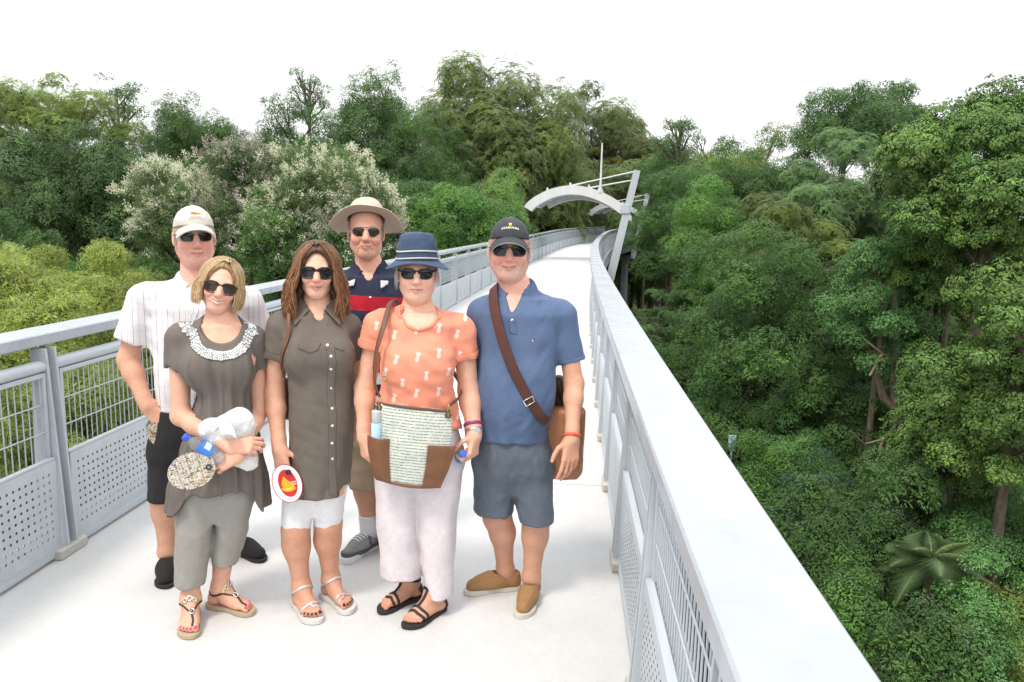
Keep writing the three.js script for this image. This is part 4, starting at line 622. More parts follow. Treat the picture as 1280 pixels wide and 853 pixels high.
// ---------- head, in its own axes: y up, z out of the face, chin at about -0.115, crown at 0.12
function headGeo(o) {
  const w = o.w ?? 1, jaw = o.jaw ?? 1, fem = o.fem ? 1 : 0, sm = o.smile ?? 0.3;
  const S = new Sdf()
    .ell([0, 0.028, -0.012], [0.074 * w, 0.090, 0.094], 0.02)
    .ell([0, -0.018, 0.030], [0.062 * w, 0.074, 0.060], 0.03)
    .ell([0, -0.058, 0.028], [0.052 * w * jaw, 0.052, 0.056], 0.03)
    .ell([0, -0.097, 0.056], [0.024 * jaw, 0.020, 0.022], 0.03)
    .cone([-0.046 * w * jaw, -0.062, 0.0], 0.022, [-0.018, -0.098, 0.05], 0.016, 0.03).cone([0.046 * w * jaw, -0.062, 0.0], 0.022, [0.018, -0.098, 0.05], 0.016, 0.03)
    .ell([-0.037 * w, -0.028, 0.062], [0.024, 0.022, 0.020], 0.025).ell([0.037 * w, -0.028, 0.062], [0.024, 0.022, 0.020], 0.025)
    .cone([-0.036, 0.024, 0.075], 0.009 + 0.002 * (1 - fem), [0.036, 0.024, 0.075], 0.009 + 0.002 * (1 - fem), 0.022)
    .ell([-0.031, 0.004, 0.092], [0.017, 0.012, 0.014], 0.014, 1).ell([0.031, 0.004, 0.092], [0.017, 0.012, 0.014], 0.014, 1)
    .ell([-0.031, 0.003, 0.070], [0.0125, 0.0105, 0.0125], 0.004).ell([0.031, 0.003, 0.070], [0.0125, 0.0105, 0.0125], 0.004)
    .cone([0, 0.016, 0.083], 0.008, [0, -0.026, 0.104], 0.0115, 0.016).ell([0, -0.031, 0.103], [0.012, 0.010, 0.012], 0.010)
    .ell([-0.013, -0.034, 0.094], [0.0085, 0.0075, 0.011], 0.008).ell([0.013, -0.034, 0.094], [0.0085, 0.0075, 0.011], 0.008)
    .ell([-0.006, -0.041, 0.100], [0.0035, 0.003, 0.005], 0.003, 1).ell([0.006, -0.041, 0.100], [0.0035, 0.003, 0.005], 0.003, 1);
  const my = -0.064, mw = 0.0265 + 0.005 * sm, lift = 0.008 * sm;
  const lt = o.lipT ?? 1; S.cone([-mw, my + lift, 0.076], 0.0035, [-0.006, my + 0.0035, 0.0895], 0.0046 * lt, 0.010).cone([mw, my + lift, 0.076], 0.0035, [0.006, my + 0.0035, 0.0895], 0.0046 * lt, 0.010).cone([-0.006, my + 0.0035, 0.0895], 0.0046 * lt, [0.006, my + 0.0035, 0.0895], 0.0046 * lt, 0.006);
  S.cone([-mw * 0.9, my + lift * 0.6, 0.076], 0.0035, [0, my - 0.0065, 0.0885], 0.0052 * lt, 0.010).cone([mw * 0.9, my + lift * 0.6, 0.076], 0.0035, [0, my - 0.0065, 0.0885], 0.0052 * lt, 0.010);
  S.cone([-mw, my + lift, 0.083], 0.0016, [0, my - 0.0015 - (o.teeth ? 0.002 : 0), 0.0985], 0.002 + (o.teeth ? 0.002 : 0), 0.003, 1).cone([mw, my + lift, 0.083], 0.0016, [0, my - 0.0015 - (o.teeth ? 0.002 : 0), 0.0985], 0.002 + (o.teeth ? 0.002 : 0), 0.003, 1);
  if (sm > 0.2) for (const s of [-1, 1]) S.cone([s * 0.019, -0.034, 0.095], 0.003, [s * (mw + 0.010), my + lift, 0.0775], 0.0026, 0.009, 1);
  for (const s of [-1, 1]) { S.ell([s * 0.0765 * w, -0.004, -0.006], [0.010, 0.031, 0.019], 0.008); S.ell([s * 0.085 * w, 0.0, -0.001], [0.006, 0.018, 0.009], 0.006, 1); S.ell([s * 0.074 * w, -0.029, 0.0], [0.008, 0.010, 0.009], 0.006); }
  if (sm > 0.2) for (const s of [-1, 1]) S.ell([s * (0.040 + 0.004 * sm) * w, -0.034 + 0.006 * sm, 0.064], [0.017, 0.015, 0.016], 0.014);
  if (o.old) { for (const s of [-1, 1]) { S.cone([s * 0.030, -0.074, 0.080], 0.001, [s * 0.034, -0.098, 0.062], 0.001, 0.006, 1); S.cone([s * 0.020, -0.012, 0.086], 0.0016, [s * 0.044, -0.018, 0.074], 0.0012, 0.006, 1); } for (const y of [0.052, 0.062]) S.cone([-0.03, y, 0.078], 0.0012, [0.03, y, 0.078], 0.0012, 0.006, 1); }
  if (o.neck) S.cone([0, -0.05, -0.028], o.nr * 1.02, o.neck, o.nr, 0.03);
  if (o.chin2) S.ell([0, -0.102, 0.016], [0.045, 0.026, 0.042], 0.035);
  const sk = o.skin, lip = o.lip ?? [sk[0] * 0.86, sk[1] * 0.66, sk[2] * 0.66], f = S.f;
  const color = (x, y, z) => {
    const fr = freckle(x * 2, y * 2, z * 2); let c = [sk[0] * fr, sk[1] * fr, sk[2] * fr];
    const mixc = (q, t) => { c = c.map((v, i) => lerp(v, q[i], t)); };
    const ch = Math.exp(-(((Math.abs(x) - 0.04) / 0.022) ** 2 + ((y + 0.03) / 0.022) ** 2)) * (z > 0 ? 1 : 0); mixc([sk[0] * 1.0, sk[1] * 0.78, sk[2] * 0.76], 1.1 * (o.flush ?? 0.6) * ch);
    const ns = Math.exp(-((x / 0.014) ** 2 + ((y + 0.03) / 0.014) ** 2)) * (z > 0.085 ? 1 : 0); mixc([sk[0], sk[1] * 0.76, sk[2] * 0.72], (o.flush ?? 0.6) * ns);
    if (o.beard && z > -0.01) { const b = sstep(-0.050, -0.075, y + 0.25 * Math.max(0, Math.abs(x) - 0.03)) * sstep(0.0, 0.03, z) * (0.6 + 0.4 * NZ(x * 190, y * 190, z * 190)); mixc(o.beard, b * 0.6); }
    const ax = Math.abs(x) / (mw + 0.002), ly = y - (my + lift * ax * ax); if (z > 0.07 && ax < 1 && ly < 0.0075 * lt * (1 - ax * ax * 0.6) && ly > -0.0105 * lt * (1 - ax * ax)) { mixc(lip, 0.75); if (o.teeth && Math.abs(ly + 0.002) < 0.0042 * (1 - ax * ax)) c = [0.66, 0.62, 0.56]; else if (!o.teeth && Math.abs(ly + 0.001) < 0.0018) c = c.map((v) => v * 0.45); }
    if (z > 0.06 && Math.abs(Math.abs(x) - 0.031) < 0.011 && Math.abs(y - 0.004) < 0.0035 && f(x, y, z) < 0.01) c = Math.abs(Math.abs(x) - 0.031) < 0.005 ? [0.06, 0.05, 0.04] : [0.6, 0.58, 0.55];
    const bx = Math.abs(x); if (o.brow && z > 0.05 && bx > 0.014 && bx < 0.046 && Math.abs(y - (0.026 + 0.004 * Math.sin((bx - 0.014) * 90))) < 0.0038) mixc(o.brow, 0.7);
    return c;
  };
  const bot = o.neck ? Math.min(-0.13, o.neck[1] - 0.02) : -0.14;
  return { geo: surf(f, [-0.11, bot, -0.125], [0.11, 0.13, 0.125], 0.0034, color, (x, y, z) => [x + z * 0.5, y]), f };
}
// ---------- arm with hand: built in the hand's axes (y along the fingers, z out of the palm), then placed
function handPrims(S, side, pose, sc) {   // side +1: thumb towards +x (right hand), -1: left
  const base = [[0.031, 0.093], [0.0105, 0.097], [-0.0105, 0.092], [-0.029, 0.083]], lens = [[0.044, 0.027, 0.022], [0.048, 0.031, 0.023], [0.045, 0.029, 0.023], [0.034, 0.022, 0.020]], tips = [];
  S.ell([0, 0.02 * sc, 0], [0.031 * sc, 0.036 * sc, 0.0195 * sc], 0.02);
  base.forEach(([bx, by], i) => {
    const b = [bx * side * sc, by * sc, -0.002]; S.cone([bx * 0.6 * side * sc, 0.012 * sc, 0], 0.0155 * sc, b, 0.0118 * sc, 0.014);
    let a = 0, p = b; const sp = (pose.spread ?? 0.05) * (1.3 - i * 0.85) * side, cu = pose.curl[i];
    for (let k = 0; k < 3; k++) { a += R(cu[k]); const d = [Math.sin(sp) * Math.cos(a), Math.cos(a) * Math.cos(sp), Math.sin(a)], q = add3(p, d, lens[i][k] * sc); S.cone(p, (0.0102 - k * 0.0010) * sc, q, (0.0094 - k * 0.0011) * sc, 0.003); p = q; if (k === 2) tips.push([p, [0, Math.sin(a), -Math.cos(a)]]); }
  });
  const th = pose.thumb; let p = [0.022 * side * sc, 0.018 * sc, 0.006 * sc]; S.cone([0.006 * side * sc, 0.01, 0.002], 0.017 * sc, p, 0.016 * sc, 0.012);
  th.forEach(([dx, dy, dz], k) => { const d = un([dx * side, dy, dz]), q = add3(p, d, [0.044, 0.033, 0.027][k] * sc); S.cone(p, [0.0135, 0.0112, 0.0105][k] * sc, q, [0.0112, 0.0102, 0.0088][k] * sc, k ? 0.003 : 0.012); p = q; });
  tips.push([p, [0, 0, -1]]); return tips;
}
const POSE = {
  relaxed: { curl: [[18, 24, 14], [24, 28, 16], [30, 30, 18], [36, 32, 18]], thumb: [[0.75, 0.66, 0.3], [0.35, 0.9, 0.25], [0.15, 0.97, 0.2]] },
  grip: { curl: [[46, 62, 34], [52, 66, 36], [56, 66, 38], [60, 66, 40]], thumb: [[0.7, 0.55, 0.55], [0.1, 0.75, 0.66], [-0.35, 0.7, 0.6]] },
  pinch: { curl: [[42, 38, 22], [30, 30, 18], [34, 34, 20], [44, 40, 22]], thumb: [[0.6, 0.6, 0.6], [0.15, 0.8, 0.6], [0.0, 0.9, 0.42]] },
  clasp: { curl: [[40, 42, 26], [42, 44, 26], [46, 44, 26], [50, 44, 28]], thumb: [[0.8, 0.55, 0.35], [0.3, 0.85, 0.42], [0.1, 0.85, 0.5]] },
};
function armGeo({ sh, el, wr, dir, palm, side, pose = 'relaxed', sc = 1, r: r0 = [0.056, 0.048, 0.047, 0.031], skin, nail }) {
  const r = r0.map((v) => v * 0.88);
  const y = v3(un(dir)), z = v3(palm); z.addScaledVector(y, -z.dot(y)).normalize(); const x = y.clone().cross(z), m = new THREE.Matrix4().makeBasis(x, y, z).setPosition(...wr), inv = m.clone().invert(), L = (p) => v3(p).applyMatrix4(inv).toArray();
  const S = new Sdf(), s = L(mix3(sh, el, 0.22)), e = L(el), mid = mix3(e, [0, 0, 0], 0.28);
  S.cone(s, r[0], e, r[1], 0.02).cone(e, r[1], mid, r[2], 0.03).cone(mid, r[2], [0, 0, 0], r[3], 0.03).cone(mix3(e, [0, 0, 0], 0.85), r[3], [0, 0.012, 0], r[3] * 0.9, 0.02);
  const tips = handPrims(S, side, POSE[pose] ?? pose, sc), f = S.f, all = [s, e, [0, 0, 0], ...tips.map((t) => t[0])], lo = [0, 1, 2].map((c) => Math.min(...all.map((p) => p[c])) - 0.075), hi = [0, 1, 2].map((c) => Math.max(...all.map((p) => p[c])) + 0.075);
  const color = (a, b, c) => { const fr = freckle(a * 1.3, b * 1.3, c * 1.3); if (nail) for (const [t, n] of tips) { const d = add3([a, b, c], t, -1); if (Math.hypot(...d) < 0.0105 * sc && d[0] * n[0] + d[1] * n[1] + d[2] * n[2] > 0.003) return nail; } const kn = b > 0.06 * sc ? 0.96 : 1; return [skin[0] * fr, skin[1] * fr * kn, skin[2] * fr * kn]; };
  const g = surf(f, lo, hi, 0.0046, color); g.applyMatrix4(m); return { geo: g, m, tips: tips.map((t) => v3(t[0]).applyMatrix4(m).toArray()) };
}
// ---------- lower leg with foot: built in the foot's axes (z towards the toes, heel at the origin), then placed
function footMatrix(heel, toe, lift) { const d = v3([toe[0] - heel[0], 0, toe[1] - heel[1]]).normalize(); return new THREE.Matrix4().makeBasis(V(d.z, 0, -d.x), V(0, 1, 0), d).setPosition(heel[0], lift, heel[1]); }
function legGeo({ hip, kn, heel, toe, side, L = 0.25, lift = 0.02, r = [0.075, 0.055, 0.056, 0.037], skin, nail, bare = true }) {   // side +1: left foot (big toe towards -x)
  const m = footMatrix(heel, toe, lift), inv = m.clone().invert(), l = (p) => v3(p).applyMatrix4(inv).toArray(), S = new Sdf(), k = l(kn), h = l(hip), an = [0, 0.085, 0.062 * L / 0.25], q = L / 0.25, cf = mix3(k, an, 0.3), bw = un([inv.elements[8] * -1, 0, -Math.abs(inv.elements[10])]);
  const calf = add3(cf, [0, 0, -0.012]);
  S.cone(h, r[0], k, r[1] * 1.06, 0.03).cone(k, r[1], calf, r[2], 0.05).cone(calf, r[2], an, r[3], 0.05).ell(add3(k, [0, -0.01, 0.012]), [r[1] * 0.8, r[1], r[1] * 0.9], 0.03);
  S.ell([-0.028, 0.085, an[2]], [0.013, 0.015, 0.015], 0.015).ell([0.028, 0.08, an[2]], [0.013, 0.015, 0.015], 0.015);
  S.cone(an, r[3], [0, 0.032, 0.036 * q], 0.031, 0.03).ell([0, 0.026, 0.032 * q], [0.030, 0.027, 0.032], 0.02);
  if (bare) S.cone(add3(an, [0, -0.012, 0.01]), 0.034, [-0.006 * side, 0.034, 0.15 * q], 0.024, 0.03).cone([0.016 * side, 0.022, 0.04 * q], 0.022, [0.026 * side, 0.018, 0.16 * q], 0.017, 0.03).cone([-0.012 * side, 0.03, 0.10 * q], 0.02, [-0.020 * side, 0.022, 0.175 * q], 0.020, 0.03);
  const tips = []; for (let i = 0; i < (bare ? 5 : 0); i++) { const x = [-0.026, -0.006, 0.0095, 0.0235, 0.036][i] * side, zt = [0.240, 0.238, 0.230, 0.219, 0.204][i] * q, rr = [0.0125, 0.0095, 0.009, 0.0085, 0.0085][i]; const b = [x * 0.86, 0.019, (zt - 0.058 * q)], t = [x, 0.0115, zt - rr]; S.cone(b, rr * 1.15, add3(mix3(b, t, 0.55), [0, 0.004, 0]), rr, 0.012).cone(add3(mix3(b, t, 0.55), [0, 0.004, 0]), rr, t, rr * 0.98, 0.003); tips.push([t, rr]); }
  const f = S.f, hi = [Math.max(k[0], 0.05) + 0.09, Math.max(k[1], 0.1) + 0.06, Math.max(k[2], 0.25 * q) + 0.05], lo = [Math.min(k[0], -0.05) - 0.09, -0.012, Math.min(k[2], -0.01) - 0.1];
  const color = (a, b, c, nx, ny) => { const fr = freckle(a, b, c); if (nail) for (const [t, rr] of tips) if (ny > 0.35 && Math.hypot(a - t[0], c - t[2] - rr * 0.25) < rr * 0.72) return nail; const tz = b < 0.035 ? 1.06 : 1; return [skin[0] * fr * tz, skin[1] * fr, skin[2] * fr]; };
  const g = surf((x, y, z) => Math.max(f(x, y, z), -y), lo, hi, bare ? 0.0042 : 0.006, color); g.applyMatrix4(m);
  return { geo: g, f, m, inv, L: q };
}
// ---------- soles: a foot outline with thickness, in foot axes
function soleGeo(side, q, t, grow = 0, y0 = 0) {
  const P = [[0, -0.012], [-0.030, 0.004], [-0.035, 0.04], [-0.028, 0.105], [-0.038, 0.17], [-0.042, 0.205], [-0.034, 0.238], [-0.016, 0.254], [0.010, 0.248], [0.034, 0.225], [0.047, 0.190], [0.044, 0.15], [0.036, 0.10], [0.034, 0.04], [0.029, 0.004]];
  const c = new THREE.CatmullRomCurve3(P.map(([x, z]) => V(x * side * (1 + grow * 12), 0, (z + (z > 0.1 ? grow : -grow)) * q)), true), sh = new THREE.Shape(c.getPoints(56).map((p) => new THREE.Vector2(p.x, -p.z)));
  return new THREE.ExtrudeGeometry(sh, { depth: t - 0.004, bevelEnabled: true, bevelSize: 0.002, bevelThickness: 0.002, bevelSegments: 2 }).rotateX(-Math.PI / 2).translate(0, y0 + 0.002, 0);
}
// ---------- hair locks
function lockGeo(paths, r0, cols, seed, sides = 3) {
  const rn = rng(seed), gs = [];
  for (const pts of paths) { const n = pts.length, r = r0 * (0.7 + 0.6 * rn()), g = tubeAlong(pts, pts.map((_, i) => r * (i === 0 ? 0.7 : i === n - 1 ? 0.16 : i === n - 2 ? 0.6 : 1)), sides, false), c = cols(rn()), a = new Float32Array(g.attributes.position.count * 3); for (let i = 0; i < a.length; i += 3) { const t = Math.floor(i / 3 / (sides + 1)) / (n - 1), q = c(t); a[i] = q[0]; a[i + 1] = q[1]; a[i + 2] = q[2]; } g.setAttribute('color', new THREE.BufferAttribute(a, 3)); gs.push(g); }
  return mergeGeometries(gs);
}
const HAIR = phys([1, 1, 1], 0.42, { vertexColors: true, specularIntensity: 0.7 });
// ---------- cloth
const weave = canvasTex(64, 64, (c, w) => { const im = c.createImageData(w, w), rn = rng(5); for (let y = 0; y < w; y++) for (let x = 0; x < w; x++) { const v = 128 + 60 * Math.sin(x * Math.PI / 2) * Math.sin(y * Math.PI / 2) + 50 * (rn() - 0.5), o = (y * w + x) * 4; im.data[o] = im.data[o + 1] = im.data[o + 2] = v; im.data[o + 3] = 255; } c.putImageData(im, 0, 0); }, { data: true, repeat: [26, 26] });
const clothTone = noiseTex(256, [[9, 0.6], [40, 0.6], [128, 1]], 218, 255, 33, false); clothTone.repeat.set(5, 5);
const cloth = (c0, more = {}, c = c0.map((v) => v * 0.9)) => phys(c, 0.88, { map: clothTone, bumpMap: weave, bumpScale: 0.0005, sheen: 0.35, sheenRoughness: 0.6, sheenColor: new THREE.Color(...c.map((v) => Math.min(1, v * 1.3 + 0.03))), ...more });
const leather = (c, r = 0.5) => phys(c, r, { bumpMap: skinBump, bumpScale: 0.0008, map: clothTone });

// =====================================================================  THE PEOPLE
const WHO = {};
const tube = (pts, r, seg = 8) => tubeAlong(new THREE.CatmullRomCurve3(pts.map(v3)).getPoints(Math.max(8, pts.length * 5)), r, seg);
function recolor(g, c) { const a = new Float32Array(g.attributes.position.count * 3); for (let i = 0; i < a.length; i += 3) { a[i] = c[0]; a[i + 1] = c[1]; a[i + 2] = c[2]; } g.setAttribute('color', new THREE.BufferAttribute(a, 3)); return g; }
const LENS = phys([0.012, 0.011, 0.011], 0.06, { specularIntensity: 1 }), LENSB = phys([0.035, 0.022, 0.017], 0.06);
const FRAME = { black: phys([0.012, 0.011, 0.011], 0.22), tort: phys([0.045, 0.022, 0.014], 0.25), metal: std([0.30, 0.29, 0.27], 0.3, { metalness: 1 }), grey: phys([0.10, 0.10, 0.105], 0.3) };
const GOLD = std([0.75, 0.55, 0.22], 0.3, { metalness: 1 }), SILVER = std([0.72, 0.72, 0.72], 0.28, { metalness: 1 });
// sunglasses in head axes
function sunglasses(H, { hw: hw0 = 0.027, hh: hh0 = 0.021, cx = 0.033, y = 0.005, z = 0.094, shape = 'square', frame = FRAME.black, fr = 0.0028, lens = LENS, bow = 0.006, ear = 0.078 }) {
  const g = new THREE.Group(); g.name = 'sunglasses'; H.add(g); const hw = hw0 * 1.07, hh = hh0 * 1.12; cx *= 1.04;
  const wrap = (x, yy) => V(x, yy, z - x * x * 3.0 - Math.max(0, 0.012 - yy) * 0.12);
  for (const s of [-1, 1]) {
    const out = []; for (let i = 0; i < 40; i++) { const a = i / 40 * Math.PI * 2, c = Math.cos(a), sn = Math.sin(a), p = shape === 'square' ? 3.4 : shape === 'aviator' ? 2.3 : 2.8; let px = Math.sign(c) * Math.pow(Math.abs(c), 2 / p) * hw, py = Math.sign(sn) * Math.pow(Math.abs(sn), 2 / p) * hh; if (sn < 0) { px *= 1 - 0.22 * Math.pow(-sn, 2) * (shape === 'aviator' ? 1.0 : 0.75); if (shape === 'aviator') py *= 1.12 - 0.18 * c; } if (shape === 'cat' && c > 0 && sn > 0) py += 0.004 * c; out.push(wrap(s * (cx + px * 1), y + py)); }
    const pos = [], idx = [], n = out.length, ctr = wrap(s * cx, y); ctr.z += 0.0018;
    for (const k of [0, 1]) { const dz = k ? -0.003 : 0; pos.push(ctr.x, ctr.y, ctr.z + dz); for (const ring of [0.55, 1]) for (const p of out) { const q = ctr.clone().lerp(p, ring); q.z = (ring < 1 ? wrap(q.x, q.y).z + 0.0012 : q.z) + dz; pos.push(q.x, q.y, q.z); } }
    const m = 1 + 2 * n; for (let i = 0; i < n; i++) { const j = (i + 1) % n, a = 1 + i, b = 1 + j, c = 1 + n + i, d = 1 + n + j; const F = s > 0 ? (x, y2, w) => idx.push(x, y2, w) : (x, y2, w) => idx.push(x, w, y2); F(0, a, b); F(a, c, b); F(b, c, d); F(m, m + b, m + a); F(m + a, m + b, m + c); F(m + b, m + d, m + c); }
    const lg = new THREE.BufferGeometry(); lg.setAttribute('position', new THREE.Float32BufferAttribute(pos, 3)); lg.setIndex(idx); lg.computeVertexNormals(); part('lens', lg, lens, g);
    part('rim', tubeAlong([...out, out[0], out[1]], fr, 6, false), frame, g);
    const hx = s * (cx + hw + 0.0025), hp = wrap(hx, y + hh * 0.55); part('temple_arm', tubeAlong([hp, V(s * (ear - 0.004), y + 0.011, hp.z - 0.02), V(s * ear, y + 0.009, 0.01), V(s * ear, y + 0.006, -0.012), V(s * (ear - 0.002), y - 0.016, -0.026)], [fr * 1.5, fr * 1.3, fr * 1.1, fr, fr * 0.9], 6), frame, g);
  }
  part('bridge', tubeAlong([wrap(-cx + hw * 0.94, y + hh * 0.45), wrap(-0.004, y + hh * 0.6), wrap(0.004, y + hh * 0.6), wrap(cx - hw * 0.94, y + hh * 0.45)], fr * 1.2, 6), frame, g);
  if (shape === 'aviator') part('brow_bar', tubeAlong([wrap(-cx + hw * 0.6, y + hh * 0.96), wrap(0, y + hh * 1.06), wrap(cx - hw * 0.6, y + hh * 0.96)], fr, 6), frame, g);
}
// baseball cap in head axes
function cap(H, mat, under, edge, decal) {
  const g = new THREE.Group(); g.name = 'cap'; H.add(g);
  const dome = new Sdf().ell([0, 0.038, -0.010], [0.0835, 0.100, 0.104], 0.01).ell([0, 0.066, 0.05], [0.055, 0.055, 0.042], 0.05).f;
  const seam = (x, y, z) => { const a = Math.atan2(x, z + 0.01); let s = 0; for (let k = 0; k < 6; k++) { let d = Math.abs(((a - k * Math.PI / 3) % (2 * Math.PI) + 3 * Math.PI) % (2 * Math.PI) - Math.PI) * Math.hypot(x, z + 0.01); s = Math.max(s, Math.exp(-((d / 0.0025) ** 2))); } return s * 0.0009; };
  part('crown', surf((x, y, z) => Math.max(dome(x, y, z) + seam(x, y, z) + 0.0012 * NZ(x * 22, y * 22, z * 22), 0.043 + 0.14 * z - y), [-0.1, 0, -0.13], [0.1, 0.15, 0.12], 0.0036), mat, g);
  part('button', new THREE.SphereGeometry(0.0065, 12, 8).scale(1, 0.45, 1).translate(0, 0.1375, -0.010), mat, g);
  const brim = (u, v) => { const a = u * 2 - 1, th = a * 1.12, L = 0.066 * (1 - 0.22 * a * a) * v, bx = 0.083 * Math.sin(th), bz = -0.010 + 0.102 * Math.cos(th); return [bx * (1 + 0.02 * v), 0.0585 - 0.042 * a * a - v * 0.016 - v * v * 0.006 + 0.002, bz + L]; };
  part('brim', sheet((u, v) => brim(1 - u, v), 26, 10, 0.0042), mat, g);
  part('brim_edge', tubeAlong([...Array(25)].map((_, i) => { const p = brim(i / 24, 1); return V(p[0], p[1] + 0.001, p[2]); }), 0.0026, 6), edge, g);
  if (decal) part('emblem', sheet((u, v) => { const x = lerp(-0.05, 0.05, u), y = lerp(0.066, 0.126, v); const q = project(dome, [x, y, 0.09], 0.0022, 5); return q; }, 20, 12, 0.0004), decal, g);
  return g;
}
function collar(c, rn, rise, tip, thick = 0.004, o = {}) {
  const F = o.fall ?? 0.03, keys = [[[-rn * 0.36, -0.05, rn * 0.86], [-rn * 0.46, -0.016, rn * 1.0], [-tip[0], tip[1], tip[2]]], [[-rn, -0.012, 0.01], [-rn * 1.06, rise * 0.8, 0.004], [-rn - F, -0.022, 0.008]], [[0, 0, -rn], [0, rise, -rn - 0.004], [0, -0.012, -rn - F * 0.8]]];
  const K = [...keys, ...keys.slice(0, 2).reverse().map((k) => k.map((p) => [-p[0], p[1], p[2]]))], cur = [0, 1, 2].map((j) => new THREE.CatmullRomCurve3(K.map((k) => v3(add3(k[j], c)))));
  return sheet((u, v) => { const B = cur[0].getPoint(u), T = cur[1].getPoint(u), Fp = cur[2].getPoint(u); if (v < 0.4) { const p = B.lerp(T, v / 0.4); return p.toArray(); } const t = (v - 0.4) / 0.6, top = T.clone().add(V(0, 0.006 * Math.sin(Math.min(1, t * 3) * Math.PI), 0)); const p = top.lerp(Fp, t), cc = V(...c); const d = p.clone().sub(cc).setY(0).normalize(); p.addScaledVector(d, 0.008 * Math.sin(t * Math.PI)); return p.toArray(); }, 36, 14, thick);
}
const rowsOf = (list, rz, cz) => list.map((r, i) => [r[0], r[1], cz[i] ?? 0, r[2] - 0.018, rz[i] ?? rz[rz.length - 1]]).reverse();
function sleeve(S, sh, el, t, r0, r1, k = 0.05) {
  r0 -= 0.004; r1 -= 0.004; const end = mix3(sh, el, t), d = un(add3(el, sh, -1)), Q = new Sdf().cone(add3(sh, d, 0.022), r0, add3(end, d, 0.03), r1, 0.01).f, C = new Sdf().cone(add3(end, d, -0.02), r1 - 0.017, add3(end, d, 0.08), r1 - 0.015, 0.01).f;
  S.fn((x, y, z) => { const pl = (x - end[0]) * d[0] + (y - end[1]) * d[1] + (z - end[2]) * d[2] - 0.003 * NZ(x * 14, y * 14, z * 14); return Math.max(Q(x, y, z), pl); }, k);
  return (x, y, z) => { const pl = (x - end[0]) * d[0] + (y - end[1]) * d[1] + (z - end[2]) * d[2]; return pl > -0.025 ? C(x, y, z) : 1; };
}
const deck = (p) => [p[0], 0, p[1]];
function makePerson(key, label, spec) {
  const D = PPL[key], J = D.J, G = thing('person', label, 'person', [D.base[0], 0, D.base[1]], R(D.yaw), 'people posing on the walkway');
  const body = [], o = { J, G, D, body };
  // head
  const hs = spec.head.s, hm = new THREE.Group(); const hr = spec.head.rot ?? [0, 0, 0];
  const E = new THREE.Euler(R(hr[0]), R(hr[1]), R(hr[2]), 'YXZ'), chinOff = V(0, -0.115 * hs, 0.06 * hs).applyEuler(E), hp = [J.chin[0] - chinOff.x, J.chin[1] - chinOff.y, (spec.head.z ?? 0.01)];
  const Hm = new THREE.Matrix4().compose(v3(hp), new THREE.Quaternion().setFromEuler(E), V(hs, hs, hs)), Hinv = Hm.clone().invert();
  o.Hm = Hm; o.hs = hs; o.toHead = (p) => v3(p).applyMatrix4(Hinv).toArray(); o.fromHead = (p) => v3(p).applyMatrix4(Hm).toArray();
  const nb = [J.neck[0], J.neck[1] - 0.03, J.neck[2]];
  const hd = headGeo({ ...spec.head, neck: o.toHead(nb), nr: (spec.nr ?? 0.058) / hs }); hd.geo.applyMatrix4(Hm); body.push(hd.geo); o.headF = hd.f;
  // torso under the clothes with the neck
  const rows = spec.rows, bustRows = rows.map((r) => [r[0], r[1], r[2], r[3] - 0.014, r[4] - 0.014]), neckTop = o.fromHead([0, -0.06, -0.03]);
  const B = new Sdf().fn(stack(bustRows), 0.03).cone(add3(J.shR, [0.03, -0.02, 0]), 0.042, add3(J.neck, [0, -0.028, -0.012]), 0.046, 0.05).cone(add3(J.shL, [-0.03, -0.02, 0]), 0.042, add3(J.neck, [0, -0.028, -0.012]), 0.046, 0.05).cone(nb, (spec.nr ?? 0.058) * 1.1, neckTop, (spec.nr ?? 0.058) + 0.0015, 0.05);
  if (spec.bust) for (const s of [-1, 1]) B.ell([rows[2][1] + s * 0.075, spec.bust[0], spec.bust[1] - 0.012], [0.07, 0.075, 0.06], 0.06);
  const bf = B.f, sk = spec.chestSkin ?? spec.head.skin; body.push(surf(bf, [-0.36, rows[0][0] - 0.02, -0.2], [0.42, neckTop[1], 0.24], 0.011, (x, y, z) => { const q = freckle(x, y, z); return sk.map((c) => c * q); }));
  o.bustF = bf;
  // limbs
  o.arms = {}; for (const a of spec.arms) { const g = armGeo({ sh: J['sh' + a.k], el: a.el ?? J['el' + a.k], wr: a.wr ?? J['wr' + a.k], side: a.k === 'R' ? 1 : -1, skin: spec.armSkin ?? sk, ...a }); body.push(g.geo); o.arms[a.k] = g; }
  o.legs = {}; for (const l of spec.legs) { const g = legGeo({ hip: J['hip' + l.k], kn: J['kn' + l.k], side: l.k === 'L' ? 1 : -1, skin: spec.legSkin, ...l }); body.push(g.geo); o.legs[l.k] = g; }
  part('body', mergeColored(body), SKIN, G);
  o.H = new THREE.Group(); o.H.applyMatrix4(Hm);
  return o;
}
// things worn on the head are parts of the person: head-axes groups are moved under the person with the head's matrix
function wear(o) { for (const c of [...o.H.children]) { c.applyMatrix4(o.Hm); o.G.add(c); } }
const inFoot = (leg, geo) => geo.applyMatrix4(leg.m);
const boxOf = (rows, pad = 0.06) => [[Math.min(...rows.map((r) => r[1] - r[3])) - pad, Math.min(...rows.map((r) => r[0])) - pad, -0.3], [Math.max(...rows.map((r) => r[1] + r[3])) + pad, Math.max(...rows.map((r) => r[0])) + pad, 0.34]];
